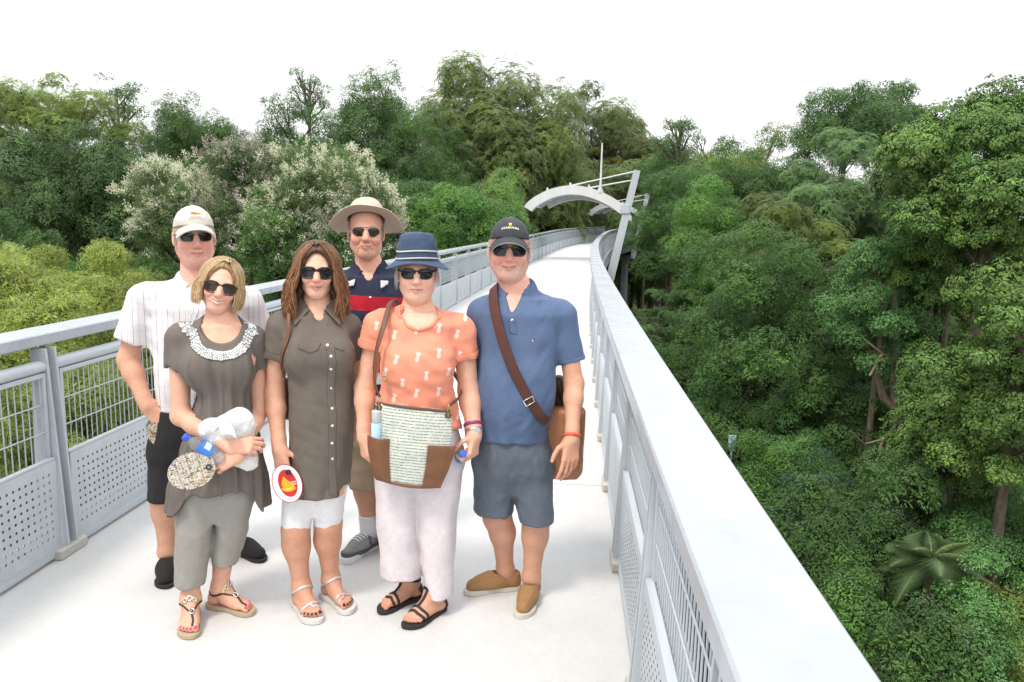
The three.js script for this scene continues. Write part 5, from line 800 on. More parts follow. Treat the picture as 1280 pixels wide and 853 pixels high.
// a shirt: torso stack, shoulders, sleeves, hem and neckline
function shirtSdf(o, rows, S0) {
  const { J } = o, S = new Sdf().fn(stack(rows, S0.pow ?? 2.3), 0.03), cav = [];
  for (const k of ['R', 'L']) { const s = J['sh' + k], sg = k === 'R' ? 1 : -1; S.cone(add3(s, [sg * 0.034, -0.012, 0]), S0.shr ?? 0.062, add3(J.neck, [0, -0.028, -0.012]), 0.055, 0.06); if (S0.sl[k]) cav.push(sleeve(S, s, S0.el?.[k] ?? J['el' + k], S0.sl[k], S0.slr[0], S0.slr[1], 0.045)); }
  if (S0.bust) for (const s of [-1, 1]) S.ell([rows[2][1] + s * 0.075, S0.bust[0], S0.bust[1]], [0.072, 0.08, 0.062], 0.07);
  if (S0.belly) S.ell(S0.belly[0], S0.belly[1], 0.09);
  const base = S.f, fold = S0.fold ?? (() => 0), hem = S0.hem, cut = S0.neckCut;
  return { base, f: (x, y, z) => { let d = base(x, y, z) + fold(x, y, z); d = Math.max(d, hem(x, z) - y); for (const c of cav) { const v = -c(x, y, z); if (v > d) d = v; } if (cut) d = Math.max(d, -cut(x, y, z)); return d; } };
}
function legsSdf(o, hips, legR, legL, hemR, hemL, fold = () => 0, split = 0.03) {
  hips = [[hips[0][0] - 0.11, hips[0][1], hips[0][2], hips[0][3] * 0.5, hips[0][4] * 0.6], ...hips]; const top = hips[hips.length - 1], ext = (l) => { const t = l[l.length - 1]; return [...l, [lerp(t[0], top[0], 0.75), lerp(t[1], top[1], 0.45), t[2], Math.min(t[3], top[3] * 0.62), Math.min(t[4], top[4])]]; };
  legR = ext(legR); legL = ext(legL);
  const a = stack(legR, 2.1), b = stack(legL, 2.1), P = new Sdf().fn((x, y, z) => Math.max(a(x, y, z), hemR - y), split).fn((x, y, z) => Math.max(b(x, y, z), hemL - y), split).f, f = new Sdf().fn(P, 0.02).fn(stack(hips), 0.05).f;
  const inner = (l) => stack(l.map((r, i) => [r[0] - (i ? 0 : 0.08), r[1], r[2], r[3] - 0.017, r[4] - 0.017]), 2.1), ca = inner(legR), cb = inner(legL);
  return (x, y, z) => { const w = fold(x, y, z); let d = f(x, y, z) + w; if (y < hemR + 0.018) d = Math.max(d, -(ca(x, y, z) + w)); if (y < hemL + 0.018) d = Math.max(d, -(cb(x, y, z) + w)); return d; };
}
function buttons(o, f, list, mat, r = 0.0055) { for (const p of list) { const q = project(f, p, 0.0015, 6), n = gradOf(f, q), g = new THREE.CylinderGeometry(r, r, 0.0025, 14).applyQuaternion(new THREE.Quaternion().setFromUnitVectors(V(0, 1, 0), v3(n))).translate(...q); part('button', g, mat, o.G); } }
const WHITEB = phys([0.8, 0.79, 0.76], 0.3);
const folds = (a, sx, sy, seed = 0, b = 0) => (x, y, z) => a * NZ(x * sx + seed, y * sy, z * sx) + b * NZ2(x * 17 + y * 9, y * 12 - x * 7 + seed, z * 14);
const extra = (rows, J, k = 0) => [...rows, [J.neck[1] - 0.02, J.neck[0], -0.02, 0.072, 0.068], [J.neck[1] + 0.03, J.neck[0], -0.02, 0.052 + k, 0.052 + k]];
const hemAt = (y, a = 0.004) => (x, z) => y + a * NZ(x * 8, 3, z * 8);
function shortHair(o, c1, c2, lo, seed, n = 900) {   // cropped hair round the sides and back of the head
  const rn = rng(seed), paths = []; const S = o.headF;
  for (let i = 0; i < n; i++) { const a = R(62 + rn() * 236), y = lerp(lo, 0.045, rn()), p = project(S, [Math.sin(a) * 0.085, y, Math.cos(a) * 0.1 - 0.01], 0.0012, 5); if (Math.abs(p[0]) > 0.079 && p[1] < 0.03 && p[2] > -0.028 && p[2] < 0.014) continue; const nn = gradOf(S, p), l = 0.012 + rn() * 0.008, d = un([nn[0] * 0.35, -0.85, nn[2] * 0.35 - 0.25]); paths.push([v3(p), v3(add3(add3(p, d, l * 0.5), nn, 0.003)), v3(add3(p, d, l))]); }
  const g = lockGeo(paths, 0.0013, (t) => { const c = mix3(c1, c2, t); return () => c; }, seed); part('hair', g, HAIR, o.H);
}

// long hair in head axes, falling from a parting
function longHair(o, { n = 700, partX = 0, yEnd = -0.2, flare = 0.2, curlIn = 0, wave = 0.006, vol = 0, cols, seed, r = 0.0034, fringe = 90, base, spread = [42, 180], yVar = 0.03, sides = 1 }) {
  const rn = rng(seed), paths = [], K = 11;
  const at = (th, e, k) => [Math.sin(th) * (0.088 + vol) * k * Math.cos(e), 0.022 + (0.106 + vol) * Math.sin(e), Math.cos(th) * (0.104 + vol) * k * Math.cos(e) - 0.014];
  for (let i = 0; i < n + fringe; i++) {
    const fr = i >= n, s = rn() < 0.5 ? -1 : 1, th1 = s * R(fr ? 44 + rn() * 26 : lerp(spread[0], spread[1], Math.pow(rn(), 0.85))), th0 = fr ? s * R(2 + rn() * 26) : th1 * (0.8 + 0.2 * rn()), lay = 0.965 + 0.085 * rn(), pts = [], ye = yEnd + (rn() - 0.5) * yVar * 2 + (fr ? 0.06 * rn() : 0), ph = NZ(Math.sin(th1) * 2.2, Math.cos(th1) * 2.2, seed) * 5, am = wave * (0.7 + 0.6 * rn()), pz = fr ? 0.052 + rn() * 0.02 : 0.06 - 0.14 * rn(), turn = (rn() - 0.5) * 0.18;
    for (let k = 0; k <= K; k++) {
      const t = k / K, ta = Math.min(1, t / 0.46), e = R(lerp(84, 2, ta)), th = lerp(th0, th1, Math.min(1, ta * 1.1)) + turn * t; let p = at(th, e, lay);
      const st = sstep(0, 0.35, ta); p = mix3([partX + s * 0.004 + p[0] * 0.3, 0.128 + vol * 0.8 - Math.abs(pz) * 0.22, pz], p, st);
      if (t > 0.46) { const tb = (t - 0.46) / 0.54, fl = 1 + flare * Math.sin(tb * 1.6) * (1 - curlIn * tb * tb); p[0] *= fl; p[2] = p[2] * (1 + flare * 0.35 * tb) - (p[2] > 0 ? 0.012 * tb : 0); p[1] = lerp(p[1], ye, tb); const w = am * Math.sin(tb * 9 + ph) * Math.min(1, tb * 2.2); p[0] += Math.sign(p[0]) * w; p[2] += am * Math.cos(tb * 8 + ph * 1.3) * 0.8 * tb; }
      pts.push(v3(p));
    }
    paths.push(pts);
  }
  const locks = lockGeo(paths, r, cols, seed), S = new Sdf().ell([0, 0.026, -0.018], [0.086 + vol, 0.102 + vol, 0.102 + vol], 0.02);
  for (const s of [-1, 1]) S.cone([s * 0.066, 0.0, -0.024], 0.03, [s * (0.068 + flare * 0.075 * (1 - curlIn)), yEnd + 0.045, -0.03], 0.026, 0.04); S.cone([0, 0, -0.06], 0.05, [0, yEnd + 0.05, -0.066], 0.04, 0.05);
  S.ell([0, -0.012, 0.108], [0.068, 0.118, 0.088], 0.012, 1); const f = S.f;
  const g = surf((x, y, z) => f(x, y, z) + 0.0025 * NZ(Math.atan2(x, z) * 14, y * 7, 1), [-0.16, yEnd - 0.03, -0.16], [0.16, 0.16, 0.12], 0.0055, (x, y, z) => { const q = 0.8 + 0.3 * NZ(Math.atan2(x, z) * 22, y * 6, 4); return base.map((c) => c * q); });
  part('hair', mergeGeometries([locks, g]), HAIR, o.H);
}
// sandals and their straps in foot axes
function sandal(o, k, sole, soleMat, name = 'sandal', t = 0.018) { const l = o.legs[k], s = k === 'L' ? 1 : -1, g = new THREE.Group(); g.name = name; g.applyMatrix4(l.m); o.G.add(g); part('sole', soleGeo(s, l.L, t, 0.003, -t + 0.001), soleMat, g); return { g, s, q: l.L, strap: (nm, ctrl, w, mat, th = 0.0025, hug = true) => part(nm, ribbon(ctrl.map((p) => [p[0] * s, p[1], p[2] * l.L]), w, th, l.f, { hug, off: 0.0006, n: 26 }), mat, g) }; }
// things people carry stand in the scene by themselves; built in the carrier's axes round an anchor point
function carried(o, name, label, category, anchor, group) {
  const yaw = R(o.D.yaw), c = Math.cos(yaw), s = Math.sin(yaw), g = thing(name, label, category, [o.D.base[0] + anchor[0] * c + anchor[2] * s, anchor[1], o.D.base[1] - anchor[0] * s + anchor[2] * c], yaw, group);
  return { g, put: (nm, geo, mat, parent = g) => part(nm, geo.translate(-anchor[0], -anchor[1], -anchor[2]), mat, parent) };
}
const PET = phys([0.93, 0.97, 1.0], 0.08, { transmission: 0.92, thickness: 0, ior: 1.4, side: THREE.DoubleSide }), CAPB = phys([0.03, 0.10, 0.62], 0.4), LABELB = phys([0.06, 0.2, 0.62], 0.45), WATER = phys([0.85, 0.93, 0.97], 0.05, { transmission: 0.9, thickness: 0.05, ior: 1.33 });
function bottle(o, label, at, dir, L = 0.19) {
  const b = carried(o, 'water_bottle', label, 'bottle', at), m = new THREE.Matrix4().makeRotationFromQuaternion(new THREE.Quaternion().setFromUnitVectors(V(0, 1, 0), v3(un(dir)))).setPosition(...at), P = (a) => a.map(([r, y]) => new THREE.Vector2(r, y * L));
  b.put('shell', new THREE.LatheGeometry(P([[0, -0.5], [0.026, -0.5], [0.0285, -0.48], [0.0285, -0.28], [0.0265, -0.25], [0.0285, -0.2], [0.0285, 0.14], [0.024, 0.26], [0.0135, 0.36], [0.0122, 0.39], [0.0122, 0.45]]), 28).applyMatrix4(m), PET);
  b.put('water', new THREE.LatheGeometry(P([[0, -0.485], [0.025, -0.485], [0.0272, -0.46], [0.0272, 0.05], [0, 0.05]]), 24).applyMatrix4(m), WATER);
  b.put('label', new THREE.LatheGeometry(P([[0.0288, -0.18], [0.0293, -0.18], [0.0293, 0.12], [0.0288, 0.12]]), 28).applyMatrix4(m), LABELB);
  b.put('label_panel', new THREE.LatheGeometry(P([[0.0294, -0.10], [0.0298, -0.10], [0.0298, 0.04], [0.0294, 0.04]]), 14, 0.4, 1.9).applyMatrix4(m), phys([0.55, 0.75, 0.9], 0.45));
  b.put('cap', new THREE.LatheGeometry(P([[0, 0.515], [0.0135, 0.515], [0.0148, 0.50], [0.0150, 0.42], [0.0125, 0.42]]), 24).applyMatrix4(m), CAPB);
  b.put('cap_ring', new THREE.LatheGeometry(P([[0.0125, 0.415], [0.0146, 0.415], [0.0146, 0.395], [0.0125, 0.395]]), 24).applyMatrix4(m), CAPB); return b;
}
// ---- man in the blue polo
{
  const K = 'P6', J = PPL[K].J, Rr = PPL[K].R;
  const rows = rowsOf(Rr.shirt, [0.100, 0.128, 0.140, 0.150, 0.150, 0.142], [-0.01, 0, 0.004, 0.016, 0.020, 0.012]);
  const o = makePerson(K, 'person in blue polo shirt, dark cap and grey shorts wearing tan loafers', {
    head: { s: 1.07, w: 1.12, jaw: 1.12, rot: [2, 2, 0], skin: [0.74, 0.43, 0.36], flush: 0.9, smile: 0.45, beard: [0.60, 0.53, 0.48], brow: [0.5, 0.46, 0.42], chin2: 1, old: 1 }, nr: 0.064, rows: extra(rows, J),
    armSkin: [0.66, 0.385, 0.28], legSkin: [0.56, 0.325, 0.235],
    arms: [{ k: 'L', el: add3(J.elL, [0, 0, 0.03]), wr: add3(J.wrL, [0.006, 0, 0.085]), dir: [-0.06, -0.97, 0.16], palm: [-0.4, 0.05, -0.9], pose: { curl: [[10, 16, 10], [14, 20, 12], [18, 22, 12], [22, 24, 14]], thumb: [[0.75, 0.66, 0.2], [0.4, 0.9, 0.15], [0.2, 0.97, 0.15]], spread: 0.07 }, sc: 1.06, r: [0.055, 0.049, 0.047, 0.033] }, { k: 'R', dir: [0.05, -0.97, 0.1], palm: [0.9, 0, -0.3], pose: 'relaxed', sc: 1.05, r: [0.055, 0.049, 0.047, 0.033] }],
    legs: [{ k: 'R', heel: [0.046, -0.082], toe: [-0.211, -0.007], L: 0.265, lift: 0.022, bare: false, r: [0.08, 0.056, 0.055, 0.040] }, { k: 'L', heel: [0.126, -0.045], toe: [0.069, 0.208], L: 0.265, lift: 0.022, bare: false, r: [0.08, 0.056, 0.055, 0.040] }],
  });
  shortHair(o, [0.62, 0.60, 0.57], [0.42, 0.40, 0.38], -0.05, 61);
  sunglasses(o.H, { hw: 0.029, hh: 0.020, cx: 0.0345, y: 0.004, z: 0.097, frame: FRAME.grey, fr: 0.0026, ear: 0.086 });
  const txt = canvasTex(512, 308, (c, w, h) => { c.clearRect(0, 0, w, h); c.fillStyle = '#f2d419'; c.beginPath(); c.moveTo(226, 26); c.lineTo(292, 26); c.quadraticCurveTo(298, 92, 258, 112); c.quadraticCurveTo(220, 92, 226, 26); c.fill(); c.fillStyle = '#f4f2ee'; c.font = 'bold 62px serif'; c.textAlign = 'center'; const s = 'SEABOURN'; for (let i = 0; i < s.length; i++) { const t = (i - 3.5) / 3.5; c.save(); c.translate(258 + t * 158, 178 + 14 * t * t); c.rotate(t * 0.14); c.fillText(s[i], 0, 0); c.restore(); } }, { clamp: true });
  cap(o.H, cloth([0.060, 0.064, 0.075]), null, cloth([0.42, 0.44, 0.46]), phys([1, 1, 1], 0.8, { map: txt, transparent: true, side: THREE.DoubleSide }));
  wear(o);
  // polo
  const vcut = new Sdf().cone([J.neck[0] - 0.004, J.neck[1] + 0.06, 0.045], 0.062, [J.neck[0] - 0.014, J.neck[1] - 0.075, 0.12], 0.022, 0.01).cone([J.neck[0], J.neck[1] + 0.05, -0.02], 0.066, [J.neck[0], J.neck[1] + 0.15, -0.02], 0.07, 0.01).f;
  const fold = (x, y, z) => 0.005 * NZ(x * 6 + y * 3, y * 2.2 - x * 2, z * 5) + 0.0028 * NZ2(x * 13 - y * 7, y * 6, z * 10) + (y < 0.95 ? 0.002 * Math.sin(x * 70 + NZ(x * 5, y * 9, 0) * 3) : 0);
  const sh = shirtSdf(o, extra(rows, J), { sl: { R: 0.69, L: 0.69 }, slr: [0.066, 0.070], shr: 0.060, hem: hemAt(0.802), fold, neckCut: vcut, belly: [[0.01, 1.02, 0.05], [0.15, 0.16, 0.115]] });
  const POLO = cloth([0.115, 0.175, 0.315]);
  part('polo_shirt', surf(sh.f, [-0.36, 0.77, -0.22], [0.42, 1.56, 0.26], 0.0085), POLO, o.G);
  part('collar', collar([J.neck[0], J.neck[1] + 0.0, J.neck[2] + 0.0], 0.070, 0.052, [0.070, -0.072, 0.088], 0.004), POLO, o.G);
  const nx = J.neck[0] - 0.014; part('placket', ribbon([[nx, J.neck[1] - 0.102, 0.2], [nx + 0.002, J.neck[1] - 0.14, 0.2], [nx + 0.004, J.neck[1] - 0.185, 0.2]], 0.032, 0.0022, sh.f, { hug: true, off: 0.0005, n: 14 }), POLO, o.G);
  buttons(o, sh.f, [[nx + 0.002, J.neck[1] - 0.112, 0.2]], WHITEB, 0.0065);
  for (const [dx, c] of [[-0.006, [0.6, 0.05, 0.06]], [0, [0.8, 0.8, 0.8]], [0.006, [0.02, 0.03, 0.12]]]) { const q = project(sh.f, [0.085 + dx, 1.29, 0.2], 0.0006); part('chest_flag', box(0.006, 0.008, 0.0012, ...q), cloth(c), o.G); }
  for (const k of ['L', 'R']) { const e = mix3(J['sh' + k], J['el' + k], 0.66), d = un(add3(J['el' + k], J['sh' + k], -1)); const ring = [...Array(12)].map((_, i) => { const a = i / 12 * Math.PI * 2, u = un([d[1], -d[0], 0]), w = [d[1] * u[2] - d[2] * u[1], d[2] * u[0] - d[0] * u[2], d[0] * u[1] - d[1] * u[0]]; return add3(add3(e, u, Math.cos(a) * 0.08), w, Math.sin(a) * 0.08); }); part('sleeve_band', ribbon([...ring, ring[0]], 0.018, 0.0016, sh.f, { hug: true, off: 0.0002, n: 48 }), POLO, o.G); }
  o.shirt = sh;
  // shorts
  const lr = (k, cz) => Rr['leg' + k].map((r, i) => [r[0], r[1], cz[i], r[2], r[2] * 1.08]).reverse();
  const legs = legsSdf(o, [[0.66, 0.012, 0, 0.186, 0.135], [0.74, 0.007, 0.004, 0.184, 0.14], [0.83, 0.004, 0.004, 0.166, 0.125]], lr('R', [0, 0]), lr('L', [0.01, 0.03]), Rr.legR[1][0], Rr.legL[1][0], (x, y, z) => 0.003 * NZ(x * 9, y * 6, z * 9) + 0.0022 * NZ2(x * 20, y * 14, z * 18));
  const fleck = canvasTex(512, 512, (c, w) => { c.fillStyle = '#74808f'; c.fillRect(0, 0, w, w); const rn = rng(3); for (let i = 0; i < 9000; i++) { c.fillStyle = rn() < 0.5 ? 'rgba(150,160,175,.35)' : 'rgba(70,80,95,.35)'; c.fillRect(rn() * w, rn() * w, 1 + rn() * 5, 1.2); } for (let i = 0; i < 150; i++) { c.fillStyle = 'rgba(48,56,72,.75)'; c.beginPath(); c.arc(rn() * w, rn() * w, 2.2 + rn() * 1.5, 0, 7); c.fill(); } }, { repeat: [4, 4] });
  part('shorts', surf(legs, [-0.22, 0.36, -0.2], [0.25, 0.85, 0.22], 0.0075), cloth([0.62, 0.62, 0.62], { map: fleck }), o.G);
  o.shortsF = legs;
  // loafers
  const TAN = leather([0.36, 0.195, 0.075], 0.75), SOLE = std([0.55, 0.52, 0.45], 0.8);
  for (const k of ['R', 'L']) { const l = o.legs[k], s = k === 'L' ? 1 : -1, q = l.L; const S = new Sdf().cone([0, 0.038, 0.035], 0.038, [0.002 * s, 0.034, 0.13 * q], 0.041, 0.03).cone([0.002 * s, 0.034, 0.13 * q], 0.041, [0, 0.022, 0.215 * q], 0.033, 0.03).cone([0, 0.048, 0.10], 0.032, [-0.002 * s, 0.04, 0.17 * q], 0.026, 0.04).cone([0, 0.06, 0.018], 0.030, [0, 0.03, 0.02], 0.036, 0.02).ell([0, 0.092, 0.062], [0.034, 0.042, 0.066], 0.006, 1).f;
    const ridge = (x, y, z) => { const u = Math.abs(Math.hypot(x / 0.030, (z - 0.155 * q) / 0.066) - 1); return z > 0.13 * q && y > 0.03 ? -0.0022 * Math.exp(-((u / 0.09) ** 2)) : 0; };
    const sg = new THREE.Group(); sg.name = 'loafer'; sg.applyMatrix4(l.m); sg.position.y = 0; o.G.add(sg);
    part('upper', surf((x, y, z) => Math.max(S(x, y, z) + ridge(x, y, z), 0.012 - y), [-0.07, 0, -0.04], [0.07, 0.12, 0.30], 0.004).translate(0, 0.012, 0), TAN, sg); part('sole', soleGeo(s, q, 0.022, 0.004, 0.001), SOLE, sg); }
  // wristband
  const wl = add3(J.wrL, [0.006, 0, 0.085]), w = mix3(wl, add3(J.elL, [0, 0, 0.03]), 0.05); part('wristband', new THREE.TorusGeometry(0.038, 0.0042, 8, 30).scale(1, 1, 1.6).applyQuaternion(new THREE.Quaternion().setFromUnitVectors(V(0, 0, 1), v3(un(add3(add3(J.elL, [0, 0, 0.03]), wl, -1))))).translate(...w), std([0.75, 0.11, 0.05], 0.5), o.G);
  WHO.P6 = o;
}
// ---- man in the white checked shirt
{
  const K = 'P1', J = PPL[K].J, Rr = PPL[K].R;
  const rows = rowsOf(Rr.shirt, [0.105, 0.135, 0.148, 0.156, 0.15], [-0.01, 0, 0.006, 0.018, 0.012]);
  const o = makePerson(K, 'person in white checked shirt, cream cap and black shorts wearing black slippers', {
    head: { s: 1.10, w: 1.08, jaw: 1.1, rot: [1, 6, 2], skin: [0.75, 0.44, 0.375], flush: 0.9, smile: 0.05, brow: [0.45, 0.36, 0.3], chin2: 1, old: 1, lipT: 0.8 }, nr: 0.066, rows: extra(rows, J),
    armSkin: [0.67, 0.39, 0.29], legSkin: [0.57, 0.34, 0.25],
    arms: [{ k: 'R', dir: [0.62, -0.72, 0.3], palm: [0.25, -0.2, -0.95], pose: 'grip', sc: 1.08, r: [0.060, 0.053, 0.052, 0.036] }, { k: 'L', dir: [-0.2, -0.9, 0.2], palm: [-0.9, 0, -0.3], pose: 'relaxed', sc: 1.05, r: [0.060, 0.053, 0.05, 0.034] }],
    legs: [{ k: 'R', heel: [-0.205, -0.045], toe: [-0.218, 0.237], L: 0.27, lift: 0.018, bare: false, r: [0.085, 0.062, 0.060, 0.043] }, { k: 'L', heel: [0.085, -0.14], toe: [0.219, 0.026], L: 0.27, lift: 0.018, bare: false, r: [0.085, 0.062, 0.060, 0.043] }],
  });
  shortHair(o, [0.62, 0.58, 0.53], [0.45, 0.40, 0.36], -0.045, 63);
  sunglasses(o.H, { hw: 0.0265, hh: 0.0175, cx: 0.033, y: 0.006, z: 0.096, frame: FRAME.metal, fr: 0.0017, ear: 0.085 });
  const em = canvasTex(512, 308, (c, w, h) => { c.clearRect(0, 0, w, h); c.fillStyle = '#e8663a'; c.beginPath(); c.moveTo(160, 92); c.bezierCurveTo(210, 40, 270, 60, 300, 88); c.bezierCurveTo(350, 60, 380, 70, 400, 78); c.bezierCurveTo(340, 130, 230, 140, 160, 92); c.fill(); c.fillStyle = '#f2c23c'; c.beginPath(); c.ellipse(320, 78, 52, 16, 0.2, 0, 7); c.fill(); c.fillStyle = 'rgba(150,140,135,.75)'; for (let i = 0; i < 9; i++) c.fillRect(172 + i * 24, 176 + Math.abs(i - 4) * 3, 15, 9); for (let i = 0; i < 12; i++) c.fillRect(140 + i * 24, 210 + Math.abs(i - 5.5) * 3, 15, 10); }, { clamp: true });
  cap(o.H, cloth([0.78, 0.745, 0.67]), null, cloth([0.76, 0.73, 0.66]), phys([1, 1, 1], 0.85, { map: em, transparent: true, side: THREE.DoubleSide }));
  wear(o);
  const vcut = new Sdf().cone([J.neck[0], J.neck[1] + 0.06, 0.045], 0.060, [J.neck[0], J.neck[1] - 0.06, 0.12], 0.018, 0.01).cone([J.neck[0], J.neck[1] + 0.05, -0.02], 0.066, [J.neck[0], J.neck[1] + 0.15, -0.02], 0.07, 0.01).f;
  const fold = (x, y, z) => 0.006 * NZ(x * 6 + 3, y * 3.2, z * 6) + 0.0035 * NZ2(x * 14 + y * 6, y * 9, z * 12);
  const sh = shirtSdf(o, extra(rows, J), { sl: { R: 0.70, L: 0.72 }, slr: [0.072, 0.086], shr: 0.064, hem: hemAt(0.83), fold, neckCut: vcut, belly: [[-0.02, 1.0, 0.06], [0.15, 0.17, 0.12]] });
  const check = canvasTex(512, 512, (c, w) => { c.fillStyle = '#fbf9fa'; c.fillRect(0, 0, w, w); for (let i = 0; i < 4; i++) { c.fillStyle = ['rgba(88,80,105,.8)', 'rgba(165,140,165,.65)', 'rgba(80,76,104,.8)', 'rgba(170,150,170,.65)'][i]; c.fillRect(i * 128 + 20, 0, i % 2 ? 7 : 8, w); c.fillStyle = ['rgba(150,138,158,.32)', 'rgba(200,182,198,.28)'][i % 2]; c.fillRect(0, i * 128 + 40, w, 5); } c.fillStyle = 'rgba(230,220,228,.3)'; for (let i = 0; i < w; i += 8) c.fillRect(i, 0, 1, w); }, { repeat: [9.6, 9.6] });
  const SH = cloth([0.82, 0.81, 0.82], { map: check });
  part('checked_shirt', surf(sh.f, [-0.44, 0.79, -0.25], [0.40, 1.56, 0.28], 0.0085), SH, o.G);
  part('collar', collar([J.neck[0], J.neck[1] - 0.002, J.neck[2]], 0.073, 0.048, [0.082, -0.095, 0.096], 0.004, { fall: 0.034 }), SH, o.G);
  part('placket', ribbon([[J.neck[0], J.neck[1] - 0.075, 0.22], [J.neck[0] - 0.005, 1.2, 0.25], [J.neck[0] - 0.01, 1.0, 0.26], [J.neck[0] - 0.01, 0.85, 0.25]], 0.036, 0.002, sh.f, { hug: true, off: 0.0004, n: 40 }), SH, o.G);
  buttons(o, sh.f, [1.36, 1.27, 1.18, 1.09, 1.0, 0.91].map((y) => [J.neck[0] - 0.006, y, 0.26]), WHITEB);
  { const q = [[-0.13, 1.30], [-0.13, 1.17]]; part('chest_pocket', sheet((u, v) => project(sh.f, [lerp(-0.145, -0.045, u) - 0, lerp(1.15, 1.28, v), 0.2], 0.0006, 5), 14, 14, 0.0022, [0.1, 0.13]), SH, o.G); }
  const lg = (a, cz) => a.map((r, i) => [r[0], r[1], cz[i], r[2], r[2] * 1.05]).reverse();
  const legs = legsSdf(o, [[0.62, -0.06, 0, 0.21, 0.14], [0.74, -0.05, 0.004, 0.212, 0.15], [0.88, -0.04, 0.004, 0.195, 0.14]], lg(Rr.legR, [0.01, 0.02]), lg(Rr.legL, [0, -0.03]), Rr.legR[1][0], Rr.legL[1][0], folds(0.004, 8, 4, 2, 0.002));
  part('shorts', surf(legs, [-0.32, 0.31, -0.2], [0.24, 0.89, 0.22], 0.0085), cloth([0.018, 0.017, 0.018]), o.G);
  const BLK = cloth([0.013, 0.013, 0.014]), SOLE = std([0.02, 0.02, 0.02], 0.9);
  for (const k of ['R', 'L']) { const l = o.legs[k], s = k === 'L' ? 1 : -1, q = l.L; const S = new Sdf().cone([0, 0.038, 0.035], 0.040, [0.002 * s, 0.034, 0.13 * q], 0.045, 0.03).cone([0.002 * s, 0.034, 0.13 * q], 0.045, [0, 0.026, 0.21 * q], 0.037, 0.03).cone([0, 0.052, 0.11], 0.032, [-0.002 * s, 0.042, 0.17 * q], 0.028, 0.04).cone([0, 0.055, 0.012], 0.026, [0, 0.03, 0.02], 0.036, 0.02).ell([0, 0.098, 0.060], [0.038, 0.046, 0.070], 0.006, 1).f;
    const sg = new THREE.Group(); sg.name = 'slipper'; sg.applyMatrix4(l.m); sg.position.y = 0; o.G.add(sg);
    part('upper', surf((x, y, z) => Math.max(S(x, y, z), 0.010 - y), [-0.07, 0, -0.04], [0.07, 0.12, 0.30], 0.0045).translate(0, 0.006, 0), BLK, sg); part('sole', soleGeo(s, q, 0.016, 0.005, 0.001), SOLE, sg); }
  o.shirt = sh; o.shortsF = legs; WHO.P1 = o;
}
